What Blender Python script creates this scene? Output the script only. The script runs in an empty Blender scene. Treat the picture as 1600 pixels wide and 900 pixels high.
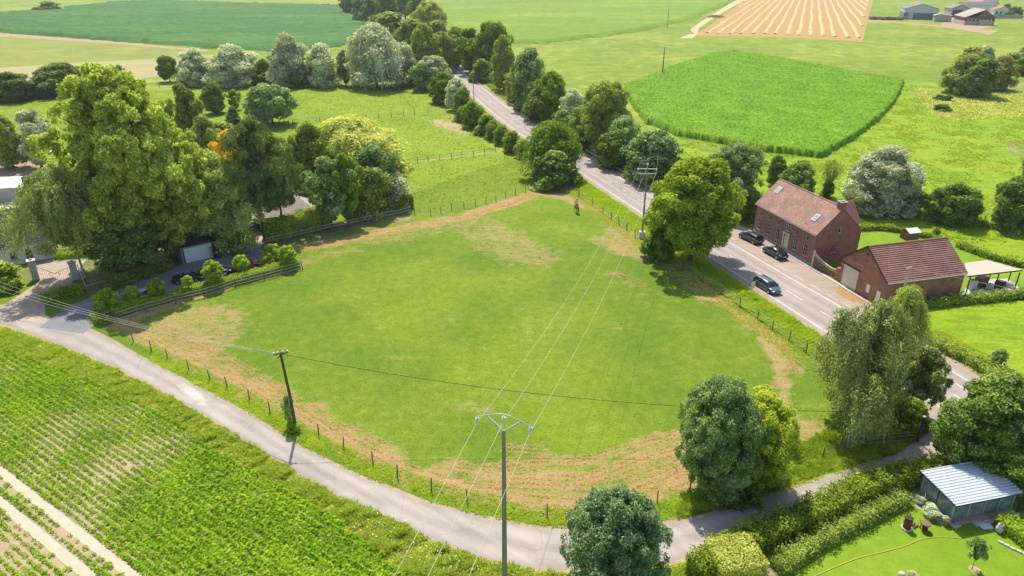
import bpy, bmesh, math, random
import numpy as np
from mathutils import Vector, Matrix

# ------------------------------------------------------------------ camera
CAM_H = 42.0
HAZE = 0.00010           # density of the summer haze
PITCH = math.radians(24.7)
FPX = 1100.0            # focal length in pixels of the 1600 px wide photograph
sc = bpy.context.scene
col = sc.collection
cam_d = bpy.data.cameras.new("camera")
cam = bpy.data.objects.new("camera", cam_d)
col.objects.link(cam)
cam.location = (0, 0, CAM_H)
cam.rotation_euler = (math.radians(90) - PITCH, 0, 0)
cam_d.sensor_width = 36.0
cam_d.lens = 36.0 * FPX / 1600.0
cam_d.clip_start = 0.5
cam_d.clip_end = 8000
sc.camera = cam

# ------------------------------------------------------------------ light
SUN_EL = math.radians(58)
SUN_AZ = math.radians(-12.5)          # sun stands ahead of the camera, a little to the left
w = bpy.data.worlds.new("World")
sc.world = w
w.use_nodes = True
nt = w.node_tree
bg = nt.nodes["Background"]
sky = nt.nodes.new("ShaderNodeTexSky")
sky.sky_type = 'NISHITA'
sky.sun_disc = False
sky.sun_elevation = SUN_EL
sky.sun_rotation = SUN_AZ
sky.air_density = 1.0
sky.dust_density = 1.5
nt.links.new(sky.outputs[0], bg.inputs[0])
bg.inputs[1].default_value = 0.15
sd = bpy.data.lights.new("sun", 'SUN')
sd.energy = 4.6
sd.angle = math.radians(0.55)
sd.color = (1.0, 0.92, 0.79)
sun = bpy.data.objects.new("sun", sd)
col.objects.link(sun)
sdir = Vector((math.sin(SUN_AZ) * math.cos(SUN_EL), math.cos(SUN_AZ) * math.cos(SUN_EL), math.sin(SUN_EL)))
sun.rotation_euler = sdir.to_track_quat('Z', 'Y').to_euler()
sun.location = (0, 0, 80)
sc.view_settings.view_transform = 'Standard'
sc.view_settings.look = 'None'
sc.view_settings.exposure = 0.42
sc.view_settings.gamma = 1.0

# ------------------------------------------------------------------ helpers
R = math.radians
rng = np.random.default_rng(7)
CT, ST = math.cos(PITCH), math.sin(PITCH)


def G(u, v, z=0.0):
    """point of the plane at height z seen at photograph pixel (u, v)"""
    a = (u - 800) / FPX
    b = -(v - 450) / FPX
    dz = -ST + b * CT
    t = (z - CAM_H) / dz
    return (a * t, (CT + b * ST) * t)


def height_at(y, vtop):
    """height of something standing at distance y whose top is seen at row vtop"""
    b = -(vtop - 450) / FPX
    return CAM_H + y * (-ST + b * CT) / (CT + b * ST)


def depth(x, y, z=0):
    return y * CT - (z - CAM_H) * ST


def link(o, parent=None):
    col.objects.link(o)
    if parent is not None:
        o.parent = parent
    return o


def tag(o, label=None, cat=None, group=None, kind=None):
    if label: o["label"] = label
    if cat: o["category"] = cat
    if group: o["group"] = group
    if kind: o["kind"] = kind
    return o


def empty(name, loc, rz=0, label=None, cat=None, group=None):
    o = bpy.data.objects.new(name, None)
    o.empty_display_size = 0.3
    o.location = (loc[0], loc[1], loc[2] if len(loc) > 2 else 0)
    o.rotation_euler = (0, 0, rz)
    link(o)
    return tag(o, label, cat, group)


def copy_tree(o, parent=None):
    c = o.copy()
    link(c)
    c.parent = parent
    for ch in list(o.children):
        copy_tree(ch, c)
    return c


def np_mesh(name, V, F, tone=None, mats=(), midx=None, smooth=False):
    me = bpy.data.meshes.new(name)
    V = np.asarray(V, dtype=np.float32)
    F = np.asarray(F, dtype=np.int32)
    k = F.shape[1]
    me.vertices.add(len(V))
    me.vertices.foreach_set("co", V.ravel())
    me.loops.add(F.size)
    me.loops.foreach_set("vertex_index", F.ravel())
    me.polygons.add(len(F))
    me.polygons.foreach_set("loop_start", np.arange(0, F.size, k, dtype=np.int32))
    me.polygons.foreach_set("loop_total", np.full(len(F), k, dtype=np.int32))
    for m in mats: me.materials.append(m)
    if midx is not None:
        me.polygons.foreach_set("material_index", np.asarray(midx, dtype=np.int32))
    if smooth:
        me.polygons.foreach_set("use_smooth", np.ones(len(F), dtype=bool))
    me.update(calc_edges=True)
    if tone is not None:
        a = me.attributes.new("tone", 'FLOAT', 'POINT')
        a.data.foreach_set("value", np.asarray(tone, dtype=np.float32))
    return me


class MB:
    """collects shapes; build() links them as ONE mesh object"""
    def __init__(s):
        s.v = []; s.f = []; s.m = []

    def add(s, vs, fs, m=0):
        b = len(s.v)
        s.v += [tuple(p) for p in vs]
        s.f += [tuple(i + b for i in f) for f in fs]
        s.m += [m] * len(fs)
        return s

    def box(s, c, d, rz=0, m=0, taper=1.0):
        x, y, z = [q / 2 for q in d]
        vs = []
        for sz, k in ((-1, 1), (1, taper)):
            for sx, sy in ((-1, -1), (1, -1), (1, 1), (-1, 1)):
                px, py = sx * x * k, sy * y * k
                vs.append((c[0] + px * math.cos(rz) - py * math.sin(rz), c[1] + px * math.sin(rz) + py * math.cos(rz), c[2] + sz * z))
        return s.add(vs, [(3, 2, 1, 0), (4, 5, 6, 7), (0, 1, 5, 4), (1, 2, 6, 5), (2, 3, 7, 6), (3, 0, 4, 7)], m)

    def beam(s, a, b, w, h=None, m=0):
        """square bar from a to b"""
        h = h or w
        a = Vector(a); b = Vector(b); d = (b - a).normalized()
        up = Vector((0, 0, 1)) if abs(d.z) < .95 else Vector((1, 0, 0))
        u = d.cross(up).normalized(); v = u.cross(d).normalized()
        vs = []
        for p in (a, b):
            for su, sv in ((-1, -1), (1, -1), (1, 1), (-1, 1)):
                vs.append(p + u * su * w / 2 + v * sv * h / 2)
        return s.add(vs, [(3, 2, 1, 0), (4, 5, 6, 7), (0, 1, 5, 4), (1, 2, 6, 5), (2, 3, 7, 6), (3, 0, 4, 7)], m)

    def tube(s, pts, rad, n=6, m=0, caps=True):
        pts = [Vector(p) for p in pts]
        if not hasattr(rad, '__len__'): rad = [rad] * len(pts)
        vs = []; fs = []
        for i, p in enumerate(pts):
            d = (pts[min(i + 1, len(pts) - 1)] - pts[max(i - 1, 0)]).normalized()
            ref = Vector((1, 0, 0)) if abs(d.x) < .8 else Vector((0, 1, 0))
            u = d.cross(ref).normalized(); v = d.cross(u).normalized()
            for k in range(n):
                a = 2 * math.pi * k / n
                vs.append(p + (u * math.cos(a) + v * math.sin(a)) * rad[i])
        for i in range(len(pts) - 1):
            for k in range(n):
                a = i * n + k; b = i * n + (k + 1) % n
                fs.append((a, b, b + n, a + n))
        if caps:
            fs.append(tuple(range(n))); fs.append(tuple(range(len(vs) - 1, len(vs) - 1 - n, -1)))
        return s.add(vs, fs, m)

    def lathe(s, prof, n=16, c=(0, 0, 0), m=0):
        vs = []; fs = []
        for r, z in prof:
            for k in range(n):
                a = 2 * math.pi * k / n
                vs.append((c[0] + r * math.cos(a), c[1] + r * math.sin(a), c[2] + z))
        for i in range(len(prof) - 1):
            for k in range(n):
                a = i * n + k; b = i * n + (k + 1) % n
                fs.append((a, b, b + n, a + n))
        fs.append(tuple(range(n - 1, -1, -1))); fs.append(tuple(range(len(vs) - n, len(vs))))
        return s.add(vs, fs, m)

    def build(s, name, mats, parent=None, smooth=False, bevel=0):
        me = bpy.data.meshes.new(name)
        me.from_pydata(s.v, [], s.f)
        if not isinstance(mats, (list, tuple)): mats = [mats]
        for m in mats: me.materials.append(m)
        me.polygons.foreach_set("material_index", s.m)
        if smooth: me.polygons.foreach_set("use_smooth", [True] * len(s.f))
        me.update()
        o = bpy.data.objects.new(name, me)
        link(o, parent)
        if bevel:
            md = o.modifiers.new("bevel", 'BEVEL'); md.width = bevel; md.segments = 2; md.limit_method = 'ANGLE'
        return o


def inside(P, poly):
    x, y = P[:, 0], P[:, 1]
    r = np.zeros(len(P), bool)
    n = len(poly)
    for i in range(n):
        x1, y1 = poly[i]; x2, y2 = poly[(i + 1) % n]
        if y1 == y2: continue
        c = ((y1 > y) != (y2 > y)) & (x < (x2 - x1) * (y - y1) / (y2 - y1) + x1)
        r ^= c
    return r


def fbm(x, y, scale, seed=0, octv=4):
    r = np.random.default_rng(seed)
    out = 0; amp = 1; tot = 0
    for o in range(octv):
        f = 2 * math.pi / scale * (2 ** o)
        s = 0
        for k in range(4):
            a = r.uniform(0, 2 * math.pi); ph = r.uniform(0, 2 * math.pi, 2)
            s = s + np.sin(f * (x * math.cos(a) + y * math.sin(a)) * r.uniform(.7, 1.3) + ph[0] + 1.3 * np.sin(f * .6 * (y * math.cos(a) - x * math.sin(a)) + ph[1]))
        out = out + amp * s / 4; tot += amp; amp *= .55
    return out / tot * 1.4


def dist_poly(P, path):
    """distance of points to a polyline"""
    d = np.full(len(P), 1e9)
    for (x1, y1), (x2, y2) in zip(path[:-1], path[1:]):
        vx, vy = x2 - x1, y2 - y1
        t = np.clip(((P[:, 0] - x1) * vx + (P[:, 1] - y1) * vy) / (vx * vx + vy * vy + 1e-9), 0, 1)
        d = np.minimum(d, np.hypot(P[:, 0] - x1 - t * vx, P[:, 1] - y1 - t * vy))
    return d


def gpoly(px):
    return [G(*p) for p in px]


def scatter(poly, n, seed):
    r = np.random.default_rng(seed)
    a = np.array(poly); lo = a.min(0); hi = a.max(0)
    out = []
    tot = 0
    while tot < n:
        P = r.uniform(lo, hi, (max(n, 1000), 2))
        P = P[inside(P, poly)]
        out.append(P); tot += len(P)
        if len(out) > 60: break
    return np.concatenate(out)[:n]


def smooth_path(pts, step=2.0):
    """Catmull-Rom through the points"""
    p = [np.array(q, float) for q in pts]
    p = [2 * p[0] - p[1]] + p + [2 * p[-1] - p[-2]]
    out = []
    for i in range(1, len(p) - 2):
        n = max(1, int(np.linalg.norm(p[i + 1] - p[i]) / step))
        for k in range(n):
            t = k / n
            out.append(tuple(.5 * ((2 * p[i]) + (-p[i - 1] + p[i + 1]) * t + (2 * p[i - 1] - 5 * p[i] + 4 * p[i + 1] - p[i + 2]) * t * t + (-p[i - 1] + 3 * p[i] - 3 * p[i + 1] + p[i + 2]) * t ** 3)))
    out.append(tuple(p[-2]))
    return out


# ------------------------------------------------------------------ materials
class Mat:
    def __init__(s, name):
        s.m = bpy.data.materials.new(name); s.m.use_nodes = True
        s.t = s.m.node_tree; s.n = s.t.nodes; s.l = s.t.links
        s.b = s.n["Principled BSDF"]; s.out = s.n["Material Output"]

    def node(s, t, **kw):
        n = s.n.new("ShaderNode" + t)
        for k, v in kw.items(): setattr(n, k, v)
        return n

    def lk(s, a, b): s.l.new(a, b)

    def coord(s, scale=(1, 1, 1), rz=0, kind='Object'):
        tc = s.node("TexCoord"); mp = s.node("Mapping")
        mp.inputs['Scale'].default_value = scale
        mp.inputs['Rotation'].default_value = (0, 0, rz)
        s.lk(tc.outputs[kind], mp.inputs[0])
        return mp.outputs[0]

    def noise(s, vec, scale, detail=4, rough=.6, dist=0):
        n = s.node("TexNoise")
        n.inputs['Scale'].default_value = scale; n.inputs['Detail'].default_value = detail
        n.inputs['Roughness'].default_value = rough; n.inputs['Distortion'].default_value = dist
        s.lk(vec, n.inputs['Vector'])
        return n.outputs[0]

    def ramp(s, fac, stops):
        n = s.node("ValToRGB")
        while len(n.color_ramp.elements) < len(stops): n.color_ramp.elements.new(.5)
        for e, (p, c) in zip(n.color_ramp.elements, stops):
            e.position = p
            e.color = (c, c, c, 1) if not hasattr(c, '__len__') else (*c, 1)
        s.lk(fac, n.inputs[0])
        return n.outputs[0]

    def mix(s, f, a, b, mode='MIX'):
        n = s.node("MixRGB", blend_type=mode)
        for i, x in ((0, f), (1, a), (2, b)):
            if hasattr(x, 'is_linked') or hasattr(x, 'links'): s.lk(x, n.inputs[i])
            elif hasattr(x, '__len__'): n.inputs[i].default_value = (*x, 1)
            else: n.inputs[i].default_value = x
        return n.outputs[0]

    def math(s, op, a, b=0.0, clamp=False):
        n = s.node("Math", operation=op); n.use_clamp = clamp
        for i, x in ((0, a), (1, b)):
            if hasattr(x, 'links'): s.lk(x, n.inputs[i])
            else: n.inputs[i].default_value = x
        return n.outputs[0]

    def bump(s, h, strength=.5, dist=.05):
        n = s.node("Bump"); n.inputs['Strength'].default_value = strength; n.inputs['Distance'].default_value = dist
        s.lk(h, n.inputs['Height']); s.lk(n.outputs[0], s.b.inputs['Normal'])

    def base(s, c, rough=.8, spec=.3, metal=0):
        if hasattr(c, 'links'): s.lk(c, s.b.inputs['Base Color'])
        else: s.b.inputs['Base Color'].default_value = (*c, 1)
        s.b.inputs['Roughness'].default_value = rough
        s.b.inputs['Specular IOR Level'].default_value = spec
        s.b.inputs['Metallic'].default_value = metal
        return s


def plain(name, c, rough=.7, spec=.3, metal=0, var=.12, scale=3.0):
    m = Mat(name)
    v = m.coord()
    n = m.noise(v, scale, 5, .65)
    f = m.ramp(n, [(.3, 1 - var), (.7, 1 + var)])
    m.base(m.mix(1.0, tuple(c), f, 'MULTIPLY'), rough, spec, metal)
    return m.m


def leafmat(name, dark, light, trans=.42, hue=0.0, rough=.6):
    m = Mat(name)
    at = m.node("Attribute", attribute_name="tone")
    oi = m.node("ObjectInfo")
    K = 1.82; W = (1.05, 1.01, .95) if ('blue' in name or 'willow_l' in name) else (1.10, 1.03, .80)
    dark = tuple(q * v for q, v in zip(dark, W)); light = tuple(q * v for q, v in zip(light, W))
    c = m.ramp(at.outputs['Fac'], [(0.0, tuple(q * K * 1.1 for q in dark)), (.7, tuple(q * K for q in light)), (1.0, tuple(min(.8, q * K * 1.25 + .05) for q in light))])  # palest stop imitates highlights on the leaves
    r = m.ramp(oi.outputs['Random'], [(0, .85), (1, 1.18)])
    c = m.mix(1.0, c, r, 'MULTIPLY')
    m.base(c, rough, .06)
    tr = m.node("BsdfTranslucent")
    c2 = m.mix(1.0, c, (1.25, 1.25, .55), 'MULTIPLY')
    m.lk(c2, tr.inputs[0])
    mx = m.node("MixShader"); mx.inputs[0].default_value = trans
    m.lk(m.b.outputs[0], mx.inputs[1]); m.lk(tr.outputs[0], mx.inputs[2])
    m.lk(mx.outputs[0], m.out.inputs[0])
    return m.m


def grassmat(name, a, b, c=None, s1=.03, s2=.35, stretch=(1, 1), rz=0, bump=.4, mottle=.25, stripe=None, camt=None):
    """a..b large soft patches, c = sparse dry tint, finer mottle on top"""
    m = Mat(name)
    v = m.coord((stretch[0], stretch[1], 1), rz)
    n1 = m.noise(v, s1, 5, .6, .4)
    n2 = m.noise(v, s2, 6, .7, .2)
    n3 = m.noise(v, s2 * 9, 5, .75)
    base = m.mix(m.ramp(n1, [(.35, 0), (.65, 1)]), a, b)
    if c:
        f = m.ramp(m.mix(.5, n1, n2), [(.52, 0), (.66, 1)])
        base = m.mix(m.math('MULTIPLY', f, .7), base, c)
    if stripe:
        sp, ang, amt = stripe
        vv = m.coord((1, 1, 1), ang)
        wv = m.node("TexWave", wave_type='BANDS', bands_direction='X')
        wv.inputs['Scale'].default_value = sp; wv.inputs['Distortion'].default_value = 1.2
        wv.inputs['Detail'].default_value = 2; wv.inputs['Detail Scale'].default_value = .4
        m.lk(vv, wv.inputs[0])
        base = m.mix(1.0, base, m.ramp(wv.outputs['Fac'], [(0, 1 - amt), (1, 1 + amt)]), 'MULTIPLY')
    f2 = m.ramp(n2, [(.3, 1 - mottle), (.7, 1 + mottle)])
    f3 = m.ramp(n3, [(.3, 1 - mottle * 1.3), (.7, 1 + mottle * 1.3)])
    base = m.mix(1.0, m.mix(1.0, base, f2, 'MULTIPLY'), f3, 'MULTIPLY')
    m.base(base, .85, .15)
    m.bump(m.mix(.6, n2, n3), bump, .25)
    return m.m


M = {}
M['meadow'] = grassmat('meadow_grass', (.135, .215, .012), (.215, .275, .020), (.29, .27, .06), .012, .12, mottle=.34)
M['meadow2'] = grassmat('right_meadow_grass', (.150, .265, .008), (.235, .325, .010), (.17, .21, .02), .03, .22, (1, 3.2), R(20), mottle=.34)
M['paddock'] = grassmat('paddock_grass', (.150, .250, .018), (.195, .285, .022), (.26, .25, .06), .03, .25)
M['lawn'] = grassmat('lawn_grass', (.140, .255, .012), (.18, .285, .016), (.22, .27, .03), .12, .9, bump=.2, mottle=.12)
M['fieldgrass'] = grassmat('mown_field', (.235, .245, .045), (.17, .225, .030), (.30, .26, .07), .008, .05, mottle=.10)
M['tanfield'] = grassmat('dry_field', (.36, .30, .16), (.32, .28, .13), (.28, .29, .08), .01, .08, mottle=.10)
M['dryscrub'] = grassmat('dry_scrub', (.24, .24, .07), (.18, .235, .03), (.30, .25, .12), .06, .3, mottle=.35)
M['maize_far'] = grassmat('far_maize', (.036, .120, .022), (.060, .160, .024), None, .006, .05, (1, 3), R(-10), mottle=.26, bump=.9)
M['maize_mid'] = grassmat('middle_maize', (.120, .235, .014), (.165, .265, .016), (.26, .32, .01), .006, .1, (1, 2.5), R(10), mottle=.13, bump=.5)
M['soil'] = plain('field_soil', (.36, .275, .17), .95, .1, var=.2, scale=1.2)
M['track'] = plain('wheel_track_soil', (.49, .41, .31), .95, .1, var=.1, scale=1.5)
M['dirt'] = plain('bare_dirt', (.36, .26, .17), .95, .1, var=.22, scale=.8)
M['gravel'] = plain('gravel', (.36, .31, .26), .95, .1, var=.25, scale=2.5)


def asphaltmat(name, c, patch=.16, rz=0, pale=None, tracks=0):
    m = Mat(name)
    v = m.coord(); tcx = m.node("TexCoord"); mpx = m.node("Mapping"); mpx.vector_type = 'TEXTURE'
    mpx.inputs['Rotation'].default_value = (0, 0, rz); mpx.inputs['Scale'].default_value = (12, 1, 1); m.lk(tcx.outputs['Object'], mpx.inputs[0]); vs = mpx.outputs[0]
    n1 = m.noise(v, .18, 5, .6, .6); n2 = m.noise(v, 14, 5, .8); n3 = m.noise(vs, .9, 4, .6)
    f = m.mix(.5, n1, n3)
    c1 = m.mix(m.ramp(f, [(.38, 0), (.62, 1)]), tuple(x * (1 - patch) for x in c), tuple(x * (1 + patch) for x in c))
    c2 = m.mix(1.0, c1, m.ramp(n2, [(.3, .86), (.7, 1.14)]), 'MULTIPLY')
    vo = m.node("TexVoronoi", feature='DISTANCE_TO_EDGE'); vo.inputs['Scale'].default_value = .16
    vd = m.mix(.12, v, m.noise(v, .8, 4), 'ADD')
    m.lk(vd, vo.inputs['Vector'])
    cr = m.ramp(vo.outputs['Distance'], [(.002, .86), (.008, 1.0)])
    c3 = m.mix(1.0, c2, cr, 'MULTIPLY')
    if tracks:
        at = m.node("Attribute", attribute_name="tone")
        q = m.math('ADD', at.outputs['Fac'], m.math('MULTIPLY', m.math('SUBTRACT', m.noise(v, .35, 4), .5), .06))
        tr = m.math('COSINE', m.math('MULTIPLY', q, 6.2832 * tracks))
        c3 = m.mix(1.0, c3, m.ramp(m.math('ADD', m.math('MULTIPLY', tr, .5), .5), [(.1, 1.10), (.9, .93)]), 'MULTIPLY')
        ed = m.math('ABSOLUTE', m.math('SUBTRACT', at.outputs['Fac'], .5))
        ed = m.math('ADD', ed, m.math('MULTIPLY', m.math('SUBTRACT', m.noise(v, 1.6, 5, .75), .5), .16))
        c3 = m.mix(m.ramp(ed, [(.44, 0), (.53, .8)]), c3, (.34, .27, .20))
    if pale:
        tc = m.node("TexCoord"); mp = m.node("Mapping"); mp.vector_type = 'TEXTURE'
        mp.inputs['Location'].default_value = (*pale[0], 0); mp.inputs['Rotation'].default_value = (0, 0, pale[1]); mp.inputs['Scale'].default_value = (pale[2], pale[3], 50)
        m.lk(tc.outputs['Object'], mp.inputs[0])
        ln = m.node("VectorMath", operation='LENGTH'); m.lk(mp.outputs[0], ln.inputs[0])
        d = m.math('ADD', ln.outputs['Value'], m.math('MULTIPLY', m.math('SUBTRACT', m.noise(v, 1.3, 5, .7), .5), 1.6))
        c3 = m.mix(m.ramp(d, [(.45, .75), (1.0, 0)]), c3, (.50, .47, .43))
    m.base(c3, .9, .2); m.bump(n2, .3, .01)
    return m.m


M['lane'] = asphaltmat('worn_lane_asphalt', (.335, .295, .262), .15, R(-40), (G(303, 617), R(-43), 3.6, .75), tracks=2)
M['road'] = asphaltmat('main_road_asphalt', (.315, .270, .240), .10, R(109), tracks=4)
M['forecourt'] = asphaltmat('forecourt_concrete', (.330, .270, .215), .12)
M['drive'] = asphaltmat('driveway_asphalt', (.20, .205, .225), .12)
M['shoulder'] = plain('road_shoulder_dust', (.36, .28, .22), .95, .1, var=.2, scale=.7)
M['paint'] = plain('road_paint', (.55, .52, .48), .8, .2, var=.2, scale=1.5)
M['bark'] = plain('bark', (.10, .078, .058), .95, .1, var=.35, scale=2)
M['birch'] = plain('birch_bark', (.45, .43, .39), .9, .1, var=.4, scale=4)
M['post'] = plain('weathered_post_wood', (.17, .135, .11), .95, .1, var=.3, scale=6)
M['rail'] = plain('grey_rail_wood', (.36, .33, .28), .9, .15, var=.2, scale=3)
M['wire'] = plain('fence_wire', (.45, .44, .40), .5, .4, .3)
M['cable'] = plain('aluminium_cable', (.50, .49, .38), .7, .2, .0)
M['darkcable'] = plain('black_cable', (.035, .04, .03), .7, .3)
M['concrete'] = plain('pole_concrete', (.27, .245, .205), .9, .2, var=.15, scale=2)
M['paleconcrete'] = plain('pale_concrete', (.48, .46, .42), .9, .2, var=.1, scale=2)
M['galv'] = plain('galvanised_steel', (.55, .58, .58), .45, .5, .5, .06)
M['porcelain'] = plain('insulator_glass', (.55, .68, .65), .2, .6)
M['poleWood'] = plain('pole_wood', (.105, .09, .075), .9, .15, var=.25, scale=4)
M['white'] = plain('white_paint', (.72, .72, .70), .6, .3, var=.05)
M['cream'] = plain('cream_paint', (.66, .60, .46), .6, .3, var=.05)
M['darkmetal'] = plain('dark_steel', (.03, .032, .036), .5, .5, .3)
M['glass'] = plain('window_glass', (.02, .025, .03), .12, .35, 0, .3)
M['stone'] = plain('grey_stone', (.33, .32, .30), .9, .2, var=.15)
M['slab'] = plain('paving_slab', (.50, .48, .43), .9, .2, var=.12)
M['rust'] = plain('rusty_steel', (.16, .055, .028), .9, .2, var=.35, scale=6)
M['wood'] = plain('brown_planks', (.20, .125, .08), .85, .2, var=.2, scale=5)
M['terracotta'] = plain('terracotta', (.42, .18, .10), .85, .2)
M['straw'] = plain('straw', (.52, .38, .20), .95, .1, var=.22, scale=.6)
M['stubble'] = plain('stubble', (.37, .24, .09), .95, .1, var=.16, scale=.25)
M['yellow'] = plain('yellow_hose', (.55, .45, .08), .5, .4)
M['blue'] = plain('blue_plastic', (.03, .14, .55), .4, .5)
M['slate'] = plain('black_slates', (.025, .028, .035), .6, .4, var=.3, scale=5)
M['greyroof'] = plain('grey_fibre_roof', (.22, .20, .19), .85, .2, var=.15, scale=.8)
M['greyroof2'] = plain('shingle_roof', (.36, .32, .29), .9, .2, var=.2, scale=1.5)
M['bluewall'] = plain('grey_blue_cladding', (.14, .165, .20), .7, .3, var=.08)
M['palewall'] = plain('pale_cladding', (.50, .54, .56), .7, .3, var=.08)
M['blockwall'] = plain('concrete_block_wall', (.40, .37, .32), .9, .2, var=.12)


def brickmat(name, a, b, mortar):
    m = Mat(name)
    tc = m.node("TexCoord"); sep = m.node("SeparateXYZ"); cmb = m.node("CombineXYZ")
    m.lk(tc.outputs['Object'], sep.inputs[0])
    m.lk(m.math('ADD', sep.outputs[0], sep.outputs[1]), cmb.inputs[0]); m.lk(sep.outputs[2], cmb.inputs[1])
    br = m.node("TexBrick")
    br.inputs['Scale'].default_value = 1.0
    br.inputs['Brick Width'].default_value = .23; br.inputs['Row Height'].default_value = .078
    br.inputs['Mortar Size'].default_value = .010; br.inputs['Mortar Smooth'].default_value = .2
    br.inputs['Color1'].default_value = (*a, 1); br.inputs['Color2'].default_value = (*b, 1); br.inputs['Mortar'].default_value = (*mortar, 1)
    m.lk(cmb.outputs[0], br.inputs[0])
    n = m.noise(tc.outputs['Object'], .7, 5, .7, .4); n2 = m.noise(tc.outputs['Object'], 5, 5, .7)
    c = m.mix(1.0, br.outputs['Color'], m.ramp(n, [(.3, .72), (.7, 1.25)]), 'MULTIPLY')
    c = m.mix(1.0, c, m.ramp(n2, [(.3, .85), (.7, 1.15)]), 'MULTIPLY')
    m.base(c, .9, .15); m.bump(br.outputs['Fac'], .4, -.01)
    return m.m


M['brick'] = brickmat('house_brick', (.33, .135, .095), (.25, .10, .075), (.32, .23, .18))
M['brick2'] = brickmat('barn_brick', (.36, .15, .085), (.28, .115, .07), (.34, .23, .16))


def tilemat(name, a, b, c, sc_=3.2):
    m = Mat(name)
    v = m.coord()
    vo = m.node("TexVoronoi"); vo.inputs['Scale'].default_value = sc_; m.lk(v, vo.inputs['Vector'])
    n = m.noise(v, .5, 5, .7, .5)
    c1 = m.mix(m.ramp(vo.outputs['Color'], [(0.1, 0), (.9, 1)]), a, b)
    c2 = m.mix(m.ramp(n, [(.45, 0), (.62, .8)]), c1, c)
    m.base(c2, .85, .2)
    return m.m


M['tile'] = tilemat('old_red_tiles', (.32, .17, .13), (.44, .28, .225), (.24, .165, .13))
M['tile2'] = tilemat('brown_tiles', (.25, .125, .10), (.33, .175, .145), (.20, .11, .09))

# leaves: dark tone .. light tone
L = {}
L['yellowgreen'] = leafmat('poplar_leaves', (.085, .135, .022), (.27, .325, .085))
L['green'] = leafmat('green_leaves', (.055, .115, .012), (.15, .225, .024))
L['deep'] = leafmat('dark_green_leaves', (.042, .088, .018), (.130, .195, .044), .3)
L['blue'] = leafmat('blue_green_leaves', (.048, .102, .028), (.19, .262, .100), .28)
L['bluedark'] = leafmat('blue_dark_leaves', (.036, .082, .030), (.155, .225, .105), .25)
L['silver'] = leafmat('willow_leaves', (.13, .165, .090), (.38, .42, .29), .25)
L['olive'] = leafmat('olive_leaves', (.075, .118, .024), (.20, .255, .060), .32)
L['gold'] = leafmat('golden_willow_leaves', (.15, .175, .030), (.31, .33, .088), .34)
L['amber'] = leafmat('amber_leaves', (.20, .15, .010), (.42, .31, .03), .3)
L['rusty'] = leafmat('brownish_leaves', (.12, .12, .040), (.26, .25, .095), .3)
L['lime'] = leafmat('lime_leaves', (.095, .170, .014), (.215, .285, .032), .35)
L['beet'] = leafmat('beet_leaves', (.074, .172, .007), (.200, .315, .012), .36, rough=.45)
L['maize'] = leafmat('maize_leaves', (.048, .130, .009), (.120, .225, .015), .28)
L['hedge'] = leafmat('hedge_leaves', (.050, .105, .010), (.21, .26, .036), .3)
L['strawgreen'] = leafmat('drying_grass_blades', (.20, .25, .045), (.44, .42, .17), .4)
L['willowdark'] = leafmat('dark_willow_leaves', (.055, .085, .018), (.20, .225, .075), .25)  # darker olive green foliage
L['walnut'] = leafmat('walnut_leaves', (.070, .135, .012), (.22, .29, .030), .4)
L['sunny'] = leafmat('sunny_ash_leaves', (.10, .165, .012), (.31, .37, .055), .42)  # sunlit side of the ash crown put into the leaf colour
L['palegreen'] = leafmat('pale_green_leaves', (.095, .145, .040), (.27, .33, .125), .35)
L['verge'] = leafmat('verge_grass_blades', (.17, .25, .020), (.34, .36, .085), .45)
L['straw'] = leafmat('dry_grass_blades', (.26, .20, .115), (.47, .38, .235), .3)
L['pine'] = leafmat('pine_needles', (.036, .066, .022), (.100, .145, .050), .2)


# ------------------------------------------------------------------ foliage
def leaf_quads(C, N, T, size, asp, tone):
    """rhombus leaves: centre, normal, long axis, size, aspect"""
    B = np.cross(N, T)
    B /= np.linalg.norm(B, axis=1, keepdims=True) + 1e-9
    s = size[:, None]
    k = (size * asp)[:, None]
    V = np.empty((len(C), 4, 3), np.float32)
    V[:, 0] = C - T * s
    V[:, 1] = C + B * k + N * k * .35
    V[:, 2] = C + T * s
    V[:, 3] = C - B * k + N * k * .35
    F = np.arange(len(C) * 4).reshape(-1, 4)
    return V.reshape(-1, 3), F, np.repeat(tone, 4)


def unit(a):
    return a / (np.linalg.norm(a, axis=1, keepdims=True) + 1e-9)


PROF = {
    'round': lambda h: np.sqrt(np.clip(1 - (2 * h - .95) ** 2 / 1.02, 0, 1)) ,
    'oval': lambda h: np.clip(np.sin(np.pi * np.clip(h, 0, 1) ** .8), 0, 1) ** .55,
    'dome': lambda h: np.sqrt(np.clip(1 - np.clip(h, 0, 1) ** 2.4, 0, 1)) * np.clip(.78 + .6 * h, 0, 1),
    'cone': lambda h: np.clip(1 - h, 0, 1) ** .8 * np.clip(.3 + h * 6, 0, 1),
    'giant': lambda h: np.clip(np.sin(np.pi * np.clip(h, .0, 1) ** .86), 0, 1) ** .55,
    'tall': lambda h: np.clip(np.sin(np.pi * np.clip(h, .0, 1) ** 1.15), 0, 1) ** .45,
}


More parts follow.
